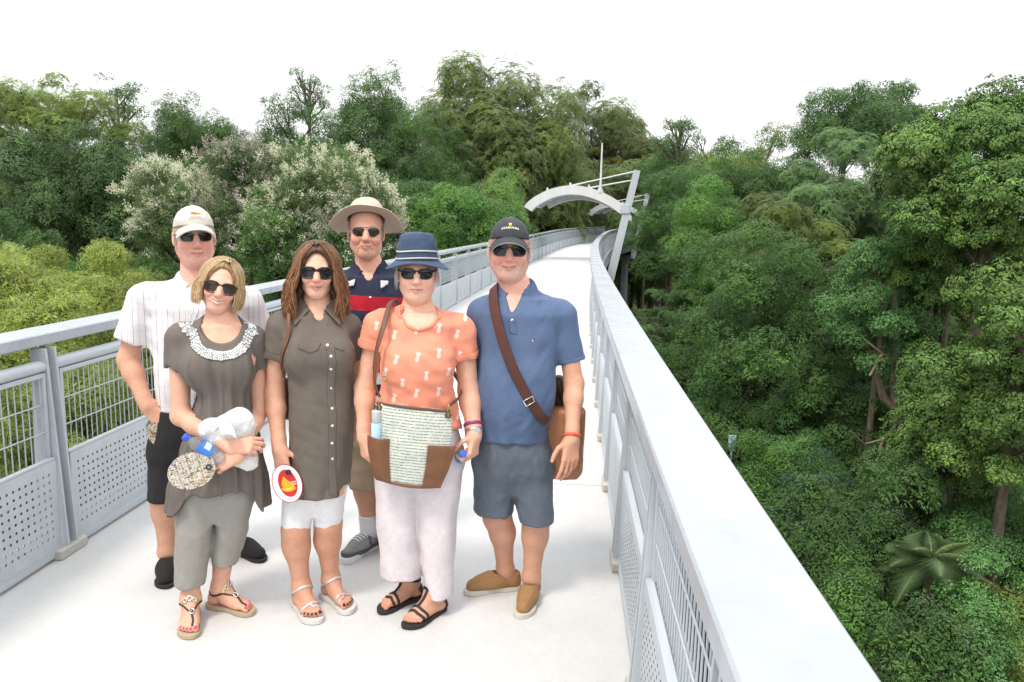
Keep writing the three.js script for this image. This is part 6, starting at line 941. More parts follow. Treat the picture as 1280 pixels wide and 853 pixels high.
// ---- man in the striped polo and wide-brimmed hat
{
  const K = 'P5', J = PPL[K].J, Rr = PPL[K].R;
  const rows = rowsOf(Rr.shirt.map((r) => [r[0], r[1], r[2] + 0.015]), [0.10, 0.125, 0.135, 0.14, 0.135], [-0.01, 0, 0.004, 0.012, 0.01]);
  const o = makePerson(K, 'person in navy, red and white striped polo with wide-brimmed tan hat', {
    head: { s: 1.10, w: 1.04, jaw: 1.05, rot: [0, 2, -1], skin: [0.72, 0.43, 0.34], flush: 0.7, old: 1, smile: 0.3, brow: [0.35, 0.28, 0.22], lipT: 0.8 }, nr: 0.060, rows: extra(rows, J),
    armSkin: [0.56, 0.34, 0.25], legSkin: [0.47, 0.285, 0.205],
    arms: [{ k: 'R', dir: [0.1, -0.95, 0.2], palm: [0.9, 0, -0.3], sc: 1.05 }, { k: 'L', dir: [-0.1, -0.95, 0.2], palm: [-0.9, 0, -0.3], sc: 1.05 }],
    legs: [{ k: 'R', heel: [0.062, -0.030], toe: [-0.117, 0.185], L: 0.272, lift: 0.03, bare: false, r: [0.08, 0.058, 0.054, 0.040] }, { k: 'L', heel: [0.10, -0.023], toe: [0.221, 0.19], L: 0.272, lift: 0.03, bare: false, r: [0.08, 0.058, 0.054, 0.040] }],
  });
  shortHair(o, [0.40, 0.35, 0.30], [0.28, 0.24, 0.2], -0.03, 65, 700);
  sunglasses(o.H, { hw: 0.026, hh: 0.0185, cx: 0.032, y: 0.003, z: 0.097, shape: 'aviator', frame: FRAME.metal, fr: 0.0014, lens: LENSB, ear: 0.08 });
  // hat: felt-like cloth, tipped back, the brim waving
  const prof = [[0.0, 0.128], [0.035, 0.130], [0.062, 0.122], [0.077, 0.098], [0.084, 0.062], [0.089, 0.040]], hat = new THREE.Group(); hat.name = 'wide_brimmed_hat';
  const HAT = cloth([0.70, 0.60, 0.48]), ring = (r, y, i, n) => { const a = i / n * Math.PI * 2; return [Math.sin(a) * r, y, Math.cos(a) * r * 1.17]; };
  part('crown', sheet((u, v) => { const t = v * (prof.length - 1), k = Math.min(prof.length - 2, Math.floor(t)), r = lerp(prof[k][0], prof[k + 1][0], t - k), y = lerp(prof[k][1], prof[k + 1][1], t - k), a = u * Math.PI * 2; const dent = 0.004 * Math.sin(a * 3 + 1) * v; return [Math.sin(a) * (r + 0.0005), y + dent, Math.cos(a) * r * 1.17]; }, 48, 22, 0.002), HAT, hat);
  part('brim', sheet((u, v) => { const a = u * Math.PI * 2, r = lerp(0.086, 0.168, v), dr = 0.016 * v * v - 0.022 * v * v * Math.cos(a * 2) + 0.004 * Math.sin(a * 5 + 1) * v; return [Math.sin(a) * r * 1.02, 0.041 - dr, Math.cos(a) * r * (1.17 - 0.17 * v)]; }, 64, 12, 0.0035), HAT, hat);
  part('hat_band', sheet((u, v) => { const a = u * Math.PI * 2, r = 0.0895 - v * 0.0012; return [Math.sin(a) * r, 0.042 + v * 0.018, Math.cos(a) * r * 1.17]; }, 48, 2, 0.0015), cloth([0.48, 0.40, 0.31]), hat);
  hat.position.set(0, 0.022, -0.006); hat.rotation.x = R(-22); o.H.add(hat);
  wear(o);
  const vcut = new Sdf().cone([J.neck[0], J.neck[1] + 0.06, 0.045], 0.060, [J.neck[0] - 0.005, J.neck[1] - 0.075, 0.12], 0.018, 0.01).cone([J.neck[0], J.neck[1] + 0.05, -0.02], 0.066, [J.neck[0], J.neck[1] + 0.15, -0.02], 0.07, 0.01).f;
  const sh = shirtSdf(o, extra(rows, J), { sl: { R: 0.6, L: 0.6 }, slr: [0.072, 0.072], shr: 0.064, hem: hemAt(0.79), fold: folds(0.005, 7, 4, 5, 0.003), neckCut: vcut });
  const stripes = canvasTex(256, 1024, (c, w, h) => { c.fillStyle = '#232b45'; c.fillRect(0, 0, w, h); const Y = (y) => (1.6 - y) / 0.9 * h, bar = (a, b, col) => { c.fillStyle = col; c.fillRect(0, Y(b), w, Y(a) - Y(b)); }; bar(1.335, 1.41, '#c3142f'); bar(1.20, 1.262, '#f1f1f6'); bar(1.08, 1.135, '#f1f1f6'); bar(0.96, 1.02, '#f1f1f6'); bar(0.85, 0.90, '#f1f1f6'); });
  const SH = cloth([0.9, 0.9, 0.9], { map: stripes }), uvs = (x, y, z) => [x, (y - 0.7 + 0.05 * x) / 0.9];
  part('striped_polo_shirt', surf(sh.f, [-0.34, 0.75, -0.22], [0.42, 1.62, 0.26], 0.0085, null, uvs), SH, o.G);
  const NAVY = cloth([0.018, 0.024, 0.055]);
  part('collar', collar([J.neck[0], J.neck[1], J.neck[2]], 0.068, 0.045, [0.078, -0.070, 0.085]), NAVY, o.G);
  for (const s of [-1, 1]) part('collar_patch', sheet((u, v) => { const q = [J.neck[0] + s * (s > 0 ? lerp(0.060, 0.105, u) : lerp(0.120, 0.082, u)), J.neck[1] + lerp(-0.075, -0.035, v) + (s > 0 ? -0.02 + 0.03 * u : 0), 0.12]; return project(sh.f, q, 0.012, 6); }, 8, 6, 0.003), cloth([0.75, 0.75, 0.78]), o.G);
  buttons(o, sh.f, [[J.neck[0] - 0.004, J.neck[1] - 0.10, 0.2]], WHITEB, 0.005);
  const lg = (a) => a.map((r) => [r[0], r[1], 0.008, r[2], r[2] * 1.1]).reverse();
  const legs = legsSdf(o, [[0.62, 0.04, 0, 0.17, 0.13], [0.70, 0.038, 0.004, 0.17, 0.135], [0.83, 0.036, 0.004, 0.16, 0.125]], lg(Rr.legR), lg(Rr.legL), Rr.legR[1][0], Rr.legL[1][0], folds(0.004, 9, 5, 7, 0.002));
  part('shorts', surf(legs, [-0.17, 0.31, -0.2], [0.27, 0.85, 0.22], 0.009), cloth([0.40, 0.32, 0.215]), o.G);
  // white socks and grey running shoes
  const SOCK = cloth([0.80, 0.80, 0.83]), MESH = cloth([0.30, 0.31, 0.32]), DARK = cloth([0.13, 0.135, 0.145]), SOLE = std([0.72, 0.72, 0.72], 0.6), BLUE = cloth([0.03, 0.13, 0.45]);
  for (const k of ['R', 'L']) { const l = o.legs[k], s = k === 'L' ? 1 : -1, q = l.L, kf = v3(J['kn' + k]).applyMatrix4(l.inv).toArray(), an = [0, 0.085, 0.062 * q];
    const sg = new THREE.Group(); sg.name = 'running_shoe'; sg.applyMatrix4(l.m); sg.position.y = 0; o.G.add(sg);
    const t = mix3(an, kf, 0.28), sk = new Sdf().cone(an, 0.046, t, 0.047, 0.02).cone(an, 0.044, [0, 0.05, 0.06], 0.042, 0.02).f; part('sock', inFoot(l, surf((x, y, z) => Math.max(sk(x, y, z) + 0.001 * Math.sin(y * 700), y - t[1]), [-0.1, 0.03, -0.08], [0.1, t[1] + 0.03, 0.16], 0.005)), SOCK, o.G);
    const S = new Sdf().cone([0, 0.046, 0.035], 0.042, [0.002 * s, 0.042, 0.13 * q], 0.044, 0.03).cone([0.002 * s, 0.042, 0.13 * q], 0.044, [0, 0.030, 0.215 * q], 0.034, 0.03).cone([0, 0.062, 0.09], 0.036, [-0.002 * s, 0.045, 0.165 * q], 0.028, 0.04).cone([0, 0.085, 0.012], 0.024, [0, 0.035, 0.02], 0.038, 0.02).ell([0, 0.118, 0.058], [0.033, 0.042, 0.060], 0.006, 1).f, hi = [0.07, 0.14, 0.31];
    part('upper', surf((x, y, z) => Math.max(S(x, y, z), 0.016 - y), [-0.07, 0, -0.04], hi, 0.0045).translate(0, 0.008, 0), MESH, sg);
    const band = (ctrl, w) => ribbon(ctrl, w, 0.0018, (x, y, z) => S(x, y - 0.008, z), { hug: true, off: 0.0004, n: 26 });
    part('overlay', mergeGeometries([band([[-0.06 * 1, 0.03, 0.02], [-0.055, 0.032, 0.12], [-0.04, 0.035, 0.22], [0, 0.04, 0.27], [0.04, 0.035, 0.22], [0.055, 0.032, 0.12], [0.06, 0.03, 0.02]], 0.028), band([[-0.05, 0.03, 0.09], [-0.04, 0.07, 0.11], [-0.025, 0.09, 0.10]], 0.02), band([[0.05, 0.03, 0.09], [0.04, 0.07, 0.11], [0.025, 0.09, 0.10]], 0.02)]), DARK, sg);
    part('heel_collar', band([[-0.045, 0.085, 0.03], [-0.03, 0.10, -0.01], [0, 0.108, -0.03], [0.03, 0.10, -0.01], [0.045, 0.085, 0.03]], 0.016), BLUE, sg);
    for (let i = 0; i < 5; i++) part('lace', band([[-0.026, 0.09, 0.095 + i * 0.02], [0, 0.12, 0.10 + i * 0.02], [0.026, 0.09, 0.095 + i * 0.02]], 0.006), SOLE, sg);
    part('sole', soleGeo(s, q, 0.030, 0.006, 0.001), SOLE, sg); }
  o.shirt = sh; WHO.P5 = o;
}
// ---- woman in the taupe blouse with the beaded neckline
{
  const K = 'P2', J = PPL[K].J, Rr = PPL[K].R;
  const rows = rowsOf(Rr.shirt, [0.085, 0.105, 0.112, 0.115, 0.128, 0.142, 0.152], [-0.012, -0.004, 0.004, 0.008, 0.008, 0.006, 0.004]);
  const sk = [0.74, 0.45, 0.35];
  const o = makePerson(K, 'person in taupe blouse with white beaded neckline, blonde bob and grey cropped trousers', {
    head: { s: 0.93, w: 0.98, jaw: 0.92, fem: 1, rot: [2, 2, -13], skin: [0.75, 0.475, 0.385], flush: 0.6, smile: 1, teeth: 1, lip: [0.55, 0.2, 0.2], lipT: 1.1, z: 0.0 }, nr: 0.050, rows: extra(rows, J), bust: [1.17, 0.075], chestSkin: sk,
    armSkin: [0.70, 0.425, 0.325], legSkin: [0.66, 0.40, 0.305],
    arms: [{ k: 'R', dir: [0.92, 0.12, 0.2], palm: [-0.05, -0.55, -0.8], pose: 'clasp', sc: 0.94, r: [0.050, 0.044, 0.042, 0.029], nail: [0.6, 0.16, 0.2] }, { k: 'L', wr: [0.150, 0.802, 0.205], dir: [-0.92, -0.34, 0.10], palm: [-0.1, -0.45, -0.88], pose: 'pinch', sc: 0.94, r: [0.050, 0.044, 0.042, 0.029], nail: [0.62, 0.12, 0.2] }],
    legs: [{ k: 'R', heel: [-0.086, -0.018], toe: [-0.077, 0.223], L: 0.236, r: [0.07, 0.052, 0.05, 0.036], nail: [0.75, 0.08, 0.16] }, { k: 'L', heel: [-0.012, -0.066], toe: [0.175, 0.065], L: 0.236, r: [0.07, 0.052, 0.05, 0.036], nail: [0.75, 0.08, 0.16] }],
  });
  longHair(o, { n: 2200, partX: 0.018, yEnd: -0.088, flare: 0.24, curlIn: 0.75, wave: 0.0025, vol: 0.010, seed: 71, yVar: 0.016, r: 0.0016, fringe: 800, base: [0.34, 0.22, 0.11], cols: (t) => { const c = t < 0.35 ? [0.38, 0.245, 0.12] : t < 0.75 ? [0.54, 0.375, 0.20] : [0.70, 0.53, 0.33]; return (q) => c.map((v) => v * (0.8 + 0.3 * q)); } });
  sunglasses(o.H, { hw: 0.0285, hh: 0.0235, cx: 0.0345, y: 0.0, z: 0.096, shape: 'round', frame: FRAME.tort, fr: 0.0030, lens: LENSB, ear: 0.078 });
  wear(o);
  const cx = J.neck[0], cut = new Sdf().ell([cx + 0.004, 1.385, 0.075], [0.097, 0.125, 0.16], 0.01).f;
  const gath = (x, y, z) => { const a = Math.atan2(x - cx, z), k = sstep(1.22, 0.95, y), w = sstep(1.26, 1.18, y) * 0.0022 + k * 0.0055; return w * Math.sin(a * 17 + 2.2 * NZ(a * 2, y * 1.6, 3)) + 0.003 * NZ(x * 12, y * 5, z * 12) + k * 0.006 * NZ(a * 2.4, y * 1.2, 7); };
  const hem = (x, z) => 0.610 - 0.105 * sstep(0.10, 0.19, Math.abs(x - 0.055)) + 0.01 * NZ(x * 9, 1, z * 9);
  const low = [[0.45, 0.05, 0.004, 0.224, 0.170], [0.60, 0.052, 0.004, 0.208, 0.160], ...rows.slice(1)];
  const sh = shirtSdf(o, extra(low, J), { sl: { R: 0.40, L: 0.42 }, slr: [0.064, 0.066], shr: 0.056, hem, fold: gath, neckCut: cut, bust: [1.16, 0.085] });
  const BL = cloth([0.178, 0.150, 0.132], { roughness: 0.8 });
  const hollow = stack(low.map((r) => [r[0] - 0.05, r[1], r[2], r[3] - 0.014, r[4] - 0.014]));
  part('blouse', surf((x, y, z) => { let d = sh.f(x, y, z); if (y < 0.72) d = Math.max(d, -(hollow(x, y, z) + gath(x, y, z))); return d; }, [-0.26, 0.45, -0.24], [0.36, 1.42, 0.26], 0.0078), BL, o.G);
  // beaded band: a dark base strip under three rows of small pale blossoms
  const U = [[-0.066, 1.385], [-0.040, 1.325], [-0.012, 1.268], [0.036, 1.232], [0.092, 1.220], [0.148, 1.232], [0.192, 1.268], [0.222, 1.325], [0.236, 1.385]];
  const UZ = [0.02, 0.075, 0.12, 0.14, 0.145, 0.14, 0.12, 0.075, 0.02];
  const uc = new THREE.CatmullRomCurve3(U.map(([x, y]) => V(x, y, 0))), uz = new THREE.CatmullRomCurve3(U.map(([x, y], i) => V(x, y, UZ[i]))), rn = rng(9), bead = [];
  part('neck_band', ribbon(U.map(([x, y], i) => [x, y, UZ[i]]), 0.042, 0.0022, sh.f, { hug: true, off: 0.0008, n: 60 }), cloth([0.42, 0.43, 0.43]), o.G);
  for (let r = 0; r < 4; r++) for (let i = 0; i <= 44; i++) { const t = clamp((i + rn() * 0.4) / 44.5, 0.005, 0.99), p = uc.getPoint(t), q = uc.getTangent(t), off = (r - 1.5) * 0.0115 + (rn() - 0.5) * 0.003, w = project(sh.f, [p.x - q.y * off, p.y + q.x * off, uz.getPoint(t).z], 0.0045, 5), n = gradOf(sh.f, w), s = 0.0042 + rn() * 0.0022; const g = rn() < 0.55 ? new THREE.TorusGeometry(s * 0.8, s * 0.42, 5, 8) : new THREE.IcosahedronGeometry(s * 0.85, 1); g.applyQuaternion(new THREE.Quaternion().setFromUnitVectors(V(0, 0, 1), v3(n))).translate(...w); bead.push(g); }
  const bm = part('beadwork', merge(bead), phys([0.68, 0.70, 0.69], 0.4), o.G); bm.userData.kind = 'stuff';
  // cropped trousers
  const lg = (a, cz) => a.map((r, i) => [r[0], r[1] + (r[1] < 0.02 ? -0.006 : 0.006), cz[i], r[2] - 0.010, r[2] * 1.04]).reverse();
  const legs = legsSdf(o, [[0.57, 0.04, 0, 0.160, 0.115], [0.66, 0.045, 0.0, 0.155, 0.115], [0.8, 0.055, 0, 0.135, 0.10]], lg(Rr.legR, [0, 0.012, 0.02]), lg(Rr.legL, [0, 0, -0.02]), Rr.legR[2][0], Rr.legL[2][0], (x, y, z) => 0.0035 * NZ(x * 10, y * 4, z * 10) + 0.0022 * NZ2(x * 8 + y * 6, y * 7, z * 9), 0.004);
  part('cropped_trousers', surf(legs, [-0.2, 0.12, -0.2], [0.27, 0.82, 0.2], 0.008), cloth([0.37, 0.355, 0.32]), o.G);
  // toe-post sandals with linked silver ornaments
  const DK = leather([0.02, 0.014, 0.012], 0.5), FT = std([0.42, 0.33, 0.22], 0.8);
  for (const k of ['R', 'L']) { const sd = sandal(o, k, 0, FT); sd.strap('toe_strap', [[-0.014, 0.02, 0.212], [-0.013, 0.05, 0.19], [-0.008, 0.06, 0.165]], 0.009, DK); for (const s of [-1, 1]) { sd.strap('side_strap', [[-0.008, 0.06, 0.165], [s * 0.022 - 0.004, 0.07, 0.135], [s * 0.040, 0.075, 0.105]], 0.007, DK); sd.strap('heel_strap', [[s * 0.040, 0.075, 0.105], [s * 0.043, 0.06, 0.05], [s * 0.028, 0.065, 0.005], [0, 0.068, -0.02]], 0.009, DK); } sd.strap('ankle_chain', [[-0.040, 0.075, 0.105], [0, 0.115, 0.115], [0.040, 0.075, 0.105]], 0.010, GOLD, 0.002);
    const lf = o.legs[k].f; for (const [x, y, z, r] of [[-0.010, 0.07, 0.160, 0.0095], [-0.020, 0.10, 0.117, 0.007], [0.0, 0.11, 0.122, 0.008], [0.020, 0.10, 0.117, 0.007]]) { const q = project(lf, [x * sd.s, y, z * sd.q], 0.005), n = gradOf(lf, q); part('ornament', new THREE.TorusGeometry(r, 0.0026, 6, 18).scale(1, 1.35, 1).applyQuaternion(new THREE.Quaternion().setFromUnitVectors(V(0, 0, 1), v3(n))).translate(...q), SILVER, sd.g); } }
  { const wl = [0.150, 0.802, 0.205], d = un(add3(J.elL, wl, -1)); part('bracelet', new THREE.TorusGeometry(0.031, 0.0016, 6, 30).applyQuaternion(new THREE.Quaternion().setFromUnitVectors(V(0, 0, 1), v3(d))).translate(...add3(wl, d, 0.015)), GOLD, o.G);
    const m = o.arms.L.m, ring = new THREE.TorusGeometry(0.0105, 0.0022, 6, 22).rotateX(Math.PI / 2 - R(34)).translate(0.0105 * 1, 0.118, 0.012).applyMatrix4(m); part('ring', ring, GOLD, o.G); }
  o.shirt = sh; WHO.P2 = o;
  // -- the things she holds
  const collage = canvasTex(512, 512, (c, w) => { c.fillStyle = '#cfcac3'; c.fillRect(0, 0, w, w); const r2 = rng(17); for (let i = 0; i < 17; i++) for (let j = 0; j < 17; j++) { const h = Math.floor(r2() * 360), sat = r2() < 0.3 ? 45 : 14, l = 28 + r2() * 58; c.fillStyle = `hsl(${r2() < 0.7 ? 20 + h % 60 : h},${sat}%,${l}%)`; c.fillRect(i * 31 + r2() * 24 - 10, j * 31 + r2() * 24 - 10, 16 + r2() * 15, 14 + r2() * 16); c.fillStyle = `hsl(${r2() * 50},${20 + r2() * 40}%,${20 + r2() * 50}%)`; c.beginPath(); c.arc(i * 31 + 14 + r2() * 6, j * 31 + 12 + r2() * 6, 4 + r2() * 6, 0, 7); c.fill(); } c.strokeStyle = 'rgba(60,55,50,.8)'; c.lineWidth = 5; for (const x of [110, 235, 345, 460]) { c.beginPath(); c.moveTo(x, 0); c.lineTo(x + 14, w); c.stroke(); } c.strokeStyle = 'rgba(245,240,235,.6)'; c.lineWidth = 3; for (let y = 40; y < w; y += 58) { c.beginPath(); c.moveTo(0, y); c.lineTo(w, y - 8); c.stroke(); } }, { clamp: true });
  const fanAt = [-0.034, 0.762, 0.252], F = carried(o, 'hand_fan', 'oval paper fan printed with small photos held over a taupe blouse', 'fan', fanAt);
  const oval = (rx, ry, tilt, ax) => { const s = new THREE.Shape(); s.absellipse(0, 0, rx, ry, 0, Math.PI * 2); const g = new THREE.ExtrudeGeometry(s, { depth: 0.003, bevelEnabled: false, curveSegments: 48 }); const uv = g.attributes.uv, p = g.attributes.position; for (let i = 0; i < p.count; i++) uv.setXY(i, p.getX(i) / rx * 0.5 + 0.5, p.getY(i) / ry * 0.5 + 0.5); return g.rotateZ(tilt).rotateX(ax); };
  F.put('blade', oval(0.092, 0.074, R(14), R(-12)).translate(...fanAt), phys([0.8, 0.8, 0.8], 0.35, { map: collage }));
  F.put('thumb_hole', new THREE.TorusGeometry(0.009, 0.003, 6, 20).rotateX(R(-12)).translate(fanAt[0] + 0.066, fanAt[1] + 0.012, fanAt[2] + 0.006), FRAME.black);
  bottle(o, 'small water bottle with blue cap tucked under the crossed hands', [0.012, 0.845, 0.222], [-0.75, 0.62, 0.12], 0.185);
  // white knitted cardigan folded over the forearm
  const knit = canvasTex(128, 128, (c, w) => { for (let y = 0; y < w; y++) for (let x = 0; x < w; x++) { const v = 128 + 100 * Math.sin(x * Math.PI / 8 + Math.abs((y % 16) - 8) * 0.35) * Math.sin(y * Math.PI / 16); c.fillStyle = `rgb(${v | 0},${v | 0},${v | 0})`; c.fillRect(x, y, 1, 1); } }, { data: true, repeat: [14, 14] });
  const KN = phys([0.80, 0.80, 0.79], 0.95, { bumpMap: knit, bumpScale: 0.004, sheen: 0.3 }), kAt = [0.12, 0.86, 0.15], C = carried(o, 'folded_cardigan', 'white knitted cardigan folded over crossed forearms', 'cardigan', kAt);
  const KS = new Sdf().cone([0.03, 0.915, 0.155], 0.028, [0.150, 0.945, 0.165], 0.042, 0.04).cone([0.150, 0.945, 0.165], 0.042, [0.175, 0.92, 0.17], 0.034, 0.04).cone([0.03, 0.90, 0.15], 0.034, [0.09, 0.80, 0.15], 0.03, 0.05).cone([0.165, 0.92, 0.15], 0.035, [0.185, 0.75, 0.155], 0.028, 0.05).cone([0.10, 0.79, 0.15], 0.026, [0.185, 0.755, 0.155], 0.024, 0.05).cone([0.10, 0.88, 0.148], 0.03, [0.15, 0.79, 0.15], 0.026, 0.06).f;
  C.put('body', surf((x, y, z) => KS(x, y, z) + 0.004 * NZ(x * 20, y * 16, z * 20) + 0.002 * NZ2(x * 40, y * 40, z * 40), [-0.04, 0.68, 0.06], [0.27, 1.05, 0.26], 0.006), KN);
  C.put('sleeve', sheet((u, v) => { const a = mix3([0.045, 0.965, 0.215], [0.115, 0.955, 0.226], u), b = mix3([0.088, 0.905, 0.262], [0.152, 0.885, 0.262], u), p = mix3(a, b, v); return [p[0] + 0.006 * Math.sin(v * 4), p[1] + 0.01 * Math.sin(u * 3), p[2] + 0.008 * Math.sin(u * 3.1) * Math.sin(v * 3)]; }, 12, 12, 0.008, [0.1, 0.1]), KN);
}
// ---- woman in the khaki shirt dress
{
  const K = 'P3', J = PPL[K].J, Rr = PPL[K].R;
  const rows = rowsOf(Rr.shirt, [0.085, 0.105, 0.112, 0.118, 0.128, 0.130, 0.128], [-0.012, -0.004, 0.002, 0.006, 0.004, 0.002, 0]);
  const o = makePerson(K, 'person in long khaki button shirt over white leggings with wavy brown hair', {
    head: { s: 0.945, w: 0.99, jaw: 0.94, fem: 1, rot: [1, 1, -2], skin: [0.75, 0.465, 0.37], flush: 0.6, smile: 0.75, lip: [0.5, 0.2, 0.2], lipT: 1.0, z: 0.0 }, nr: 0.050, rows: extra(rows, J), bust: [1.21, 0.075], chestSkin: [0.72, 0.44, 0.335],
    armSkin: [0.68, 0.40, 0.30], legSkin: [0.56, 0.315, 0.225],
    arms: [{ k: 'R', dir: [0.15, -0.95, 0.25], palm: [0.45, 0.05, -0.88], pose: { curl: [[20, 18, 12], [24, 20, 12], [26, 22, 14], [30, 26, 16]], thumb: [[0.7, 0.66, 0.4], [0.1, 0.9, 0.4], [-0.1, 0.95, 0.3]] }, sc: 0.94, r: [0.050, 0.046, 0.045, 0.032], nail: [0.06, 0.012, 0.016] }, { k: 'L', dir: [-0.3, -0.9, -0.2], palm: [-0.9, 0, 0.3], sc: 0.92, r: [0.048, 0.044, 0.042, 0.030] }],
    legs: [{ k: 'R', heel: [-0.124, -0.028], toe: [-0.036, 0.179], L: 0.236, lift: 0.024, r: [0.066, 0.052, 0.054, 0.037], nail: [0.07, 0.01, 0.015] }, { k: 'L', heel: [0.0, -0.08], toe: [0.119, 0.115], L: 0.236, lift: 0.024, r: [0.066, 0.052, 0.054, 0.037], nail: [0.07, 0.01, 0.015] }],
  });
  longHair(o, { n: 2500, partX: -0.012, yEnd: -0.205, flare: 0.42, curlIn: 0.25, wave: 0.011, vol: 0.019, seed: 77, yVar: 0.04, r: 0.0017, fringe: 850, base: [0.085, 0.042, 0.022], cols: (t) => { const c = t < 0.45 ? [0.105, 0.050, 0.025] : t < 0.8 ? [0.19, 0.095, 0.045] : [0.30, 0.165, 0.08]; return (q) => c.map((v, i) => v * (0.75 + (i === 0 ? 0.95 : 0.8) * q)); } });
  sunglasses(o.H, { hw: 0.030, hh: 0.0225, cx: 0.0345, y: 0.0, z: 0.097, shape: 'cat', frame: FRAME.black, fr: 0.0042, ear: 0.078 });
  wear(o);
  const nx = J.neck[0], cut = new Sdf().cone([nx, 1.44, 0.08], 0.066, [nx + 0.034, 1.30, 0.13], 0.022, 0.01).cone([nx, J.neck[1] + 0.02, -0.02], 0.056, [nx, J.neck[1] + 0.15, -0.02], 0.07, 0.01).f;
  const fold = (x, y, z) => 0.0045 * NZ(x * 9, y * 3.5, z * 9) + 0.003 * NZ2(x * 12 + y * 8, y * 10, z * 12) + (y < 0.8 ? 0.003 * Math.sin(Math.atan2(x, z) * 9 + NZ(x * 3, y * 3, 2) * 2) * sstep(0.85, 0.6, y) : 0);
  const hem = (x, z) => 0.556 + 0.02 * sstep(0.1, 0.16, Math.abs(x + 0.01)) + 0.004 * NZ(x * 9, 1, z * 9), sh = shirtSdf(o, extra([[0.5, -0.022, 0, 0.163, 0.128], ...rows], J), { sl: { R: 0.50, L: 0.5 }, slr: [0.064, 0.064], shr: 0.056, hem, fold, neckCut: cut, bust: [1.20, 0.082] });
  const KH = cloth([0.172, 0.144, 0.120]), hollow = stack([[0.4, -0.022, 0, 0.15, 0.115], [0.62, -0.015, 0, 0.148, 0.115]]);
  part('shirt_dress', surf((x, y, z) => { let d = sh.f(x, y, z); if (y < 0.60) d = Math.max(d, -hollow(x, y, z)); return d; }, [-0.31, 0.52, -0.22], [0.30, 1.46, 0.24], 0.0078), KH, o.G);
  part('collar', collar([nx, J.neck[1] + 0.012, J.neck[2]], 0.064, 0.046, [0.094, -0.080, 0.100], 0.004, { fall: 0.036 }), KH, o.G);
  part('placket', ribbon([[0.028, 1.285, 0.2], [0.046, 1.22, 0.2], [0.053, 1.1, 0.2], [0.058, 0.95, 0.2], [0.060, 0.8, 0.2], [0.062, 0.565, 0.2]], 0.034, 0.0018, sh.f, { hug: true, off: 0.0004, n: 50 }), KH, o.G);
  buttons(o, sh.f, [[0.03, 1.288, 0.2], [0.046, 1.22, 0.2], [0.051, 1.138, 0.2], [0.059, 1.061, 0.2], [0.059, 0.981, 0.2], [0.058, 0.902, 0.2], [0.061, 0.825, 0.2], [0.061, 0.74, 0.2]], WHITEB, 0.006);
  const flap = (a, b, dy) => part('pocket_flap', sheet((u, v) => { const top = mix3(a, b, u), dr = (0.034 + 0.014 * (1 - Math.abs(u * 2 - 1))) * (1 - v); return project(sh.f, [top[0], top[1] - dr, 0.2], 0.0012, 5); }, 14, 6, 0.0025, [0.1, 0.04]), KH, o.G);
  flap([-0.118, 1.312], [-0.010, 1.293]); flap([0.072, 1.300], [0.142, 1.284]);
  for (const k of ['R']) { const e = mix3(J['sh' + k], J['el' + k], 0.46), d = un(add3(J['el' + k], J['sh' + k], -1)); const u = un([d[1], -d[0], 0]), w = [d[1] * u[2] - d[2] * u[1], d[2] * u[0] - d[0] * u[2], d[0] * u[1] - d[1] * u[0]], ring = [...Array(12)].map((_, i) => { const a = i / 12 * Math.PI * 2; return add3(add3(e, u, Math.cos(a) * 0.08), w, Math.sin(a) * 0.08); }); part('sleeve_cuff', ribbon([...ring, ring[0]], 0.03, 0.003, sh.f, { hug: true, off: 0.0002, n: 48 }), KH, o.G); }
  { const p = project(o.bustF, [nx + 0.012, 1.345, 0.15], 0.003); part('pendant', new THREE.IcosahedronGeometry(0.007, 1).scale(1, 1.3, 0.5).translate(...p), SILVER, o.G); }
  const lg = (a, cz) => a.map((r, i) => [r[0], r[1], cz[i], r[2], r[2] * 1.02]).reverse();
  const legs = legsSdf(o, [[0.57, -0.02, 0, 0.115, 0.09], [0.64, -0.018, 0, 0.118, 0.095], [0.72, -0.015, 0, 0.115, 0.09]], lg(Rr.legR, [0, 0.01, 0.018]), lg(Rr.legL, [0, 0, 0.0]), Rr.legR[2][0], Rr.legL[2][0], (x, y, z) => 0.0016 * NZ(x * 16, y * 12, z * 16) + 0.0022 * NZ2(x * 6, y * 34, z * 6) * sstep(0.5, 0.38, y), 0.01);
  part('leggings', surf(legs, [-0.2, 0.32, -0.16], [0.14, 0.77, 0.16], 0.007), cloth([0.92, 0.92, 0.94]), o.G);
  const SV = std([0.62, 0.62, 0.64], 0.35, { metalness: 0.6 }), SL = std([0.60, 0.59, 0.56], 0.7);
  for (const k of ['R', 'L']) { const sd = sandal(o, k, 0, SL, 'sandal', 0.022); sd.strap('ankle_strap', [[-0.036, 0.05, 0.03], [-0.040, 0.075, 0.075], [0, 0.105, 0.115], [0.040, 0.075, 0.075], [0.036, 0.05, 0.03], [0.0, 0.06, -0.02]], 0.011, SV); sd.strap('toe_strap', [[-0.040, 0.01, 0.165], [-0.02, 0.05, 0.178], [0.01, 0.05, 0.182], [0.046, 0.01, 0.165]], 0.009, SV); sd.strap('toe_loop', [[-0.036, 0.015, 0.20], [-0.026, 0.045, 0.200], [-0.012, 0.035, 0.192], [0.004, 0.05, 0.180]], 0.007, SV); sd.strap('heel_strap', [[-0.036, 0.015, 0.06], [-0.040, 0.05, 0.05], [-0.038, 0.075, 0.07]], 0.010, SV); sd.strap('heel_strap', [[0.036, 0.015, 0.06], [0.040, 0.05, 0.05], [0.038, 0.075, 0.07]], 0.010, SV); }
  { const ring = new THREE.TorusGeometry(0.0108, 0.002, 6, 22).rotateX(Math.PI / 2 - R(24)).translate(-0.0105, 0.108, 0.008).applyMatrix4(o.arms.R.m); part('ring', ring, GOLD, o.G); }
  o.shirt = sh; WHO.P3 = o;
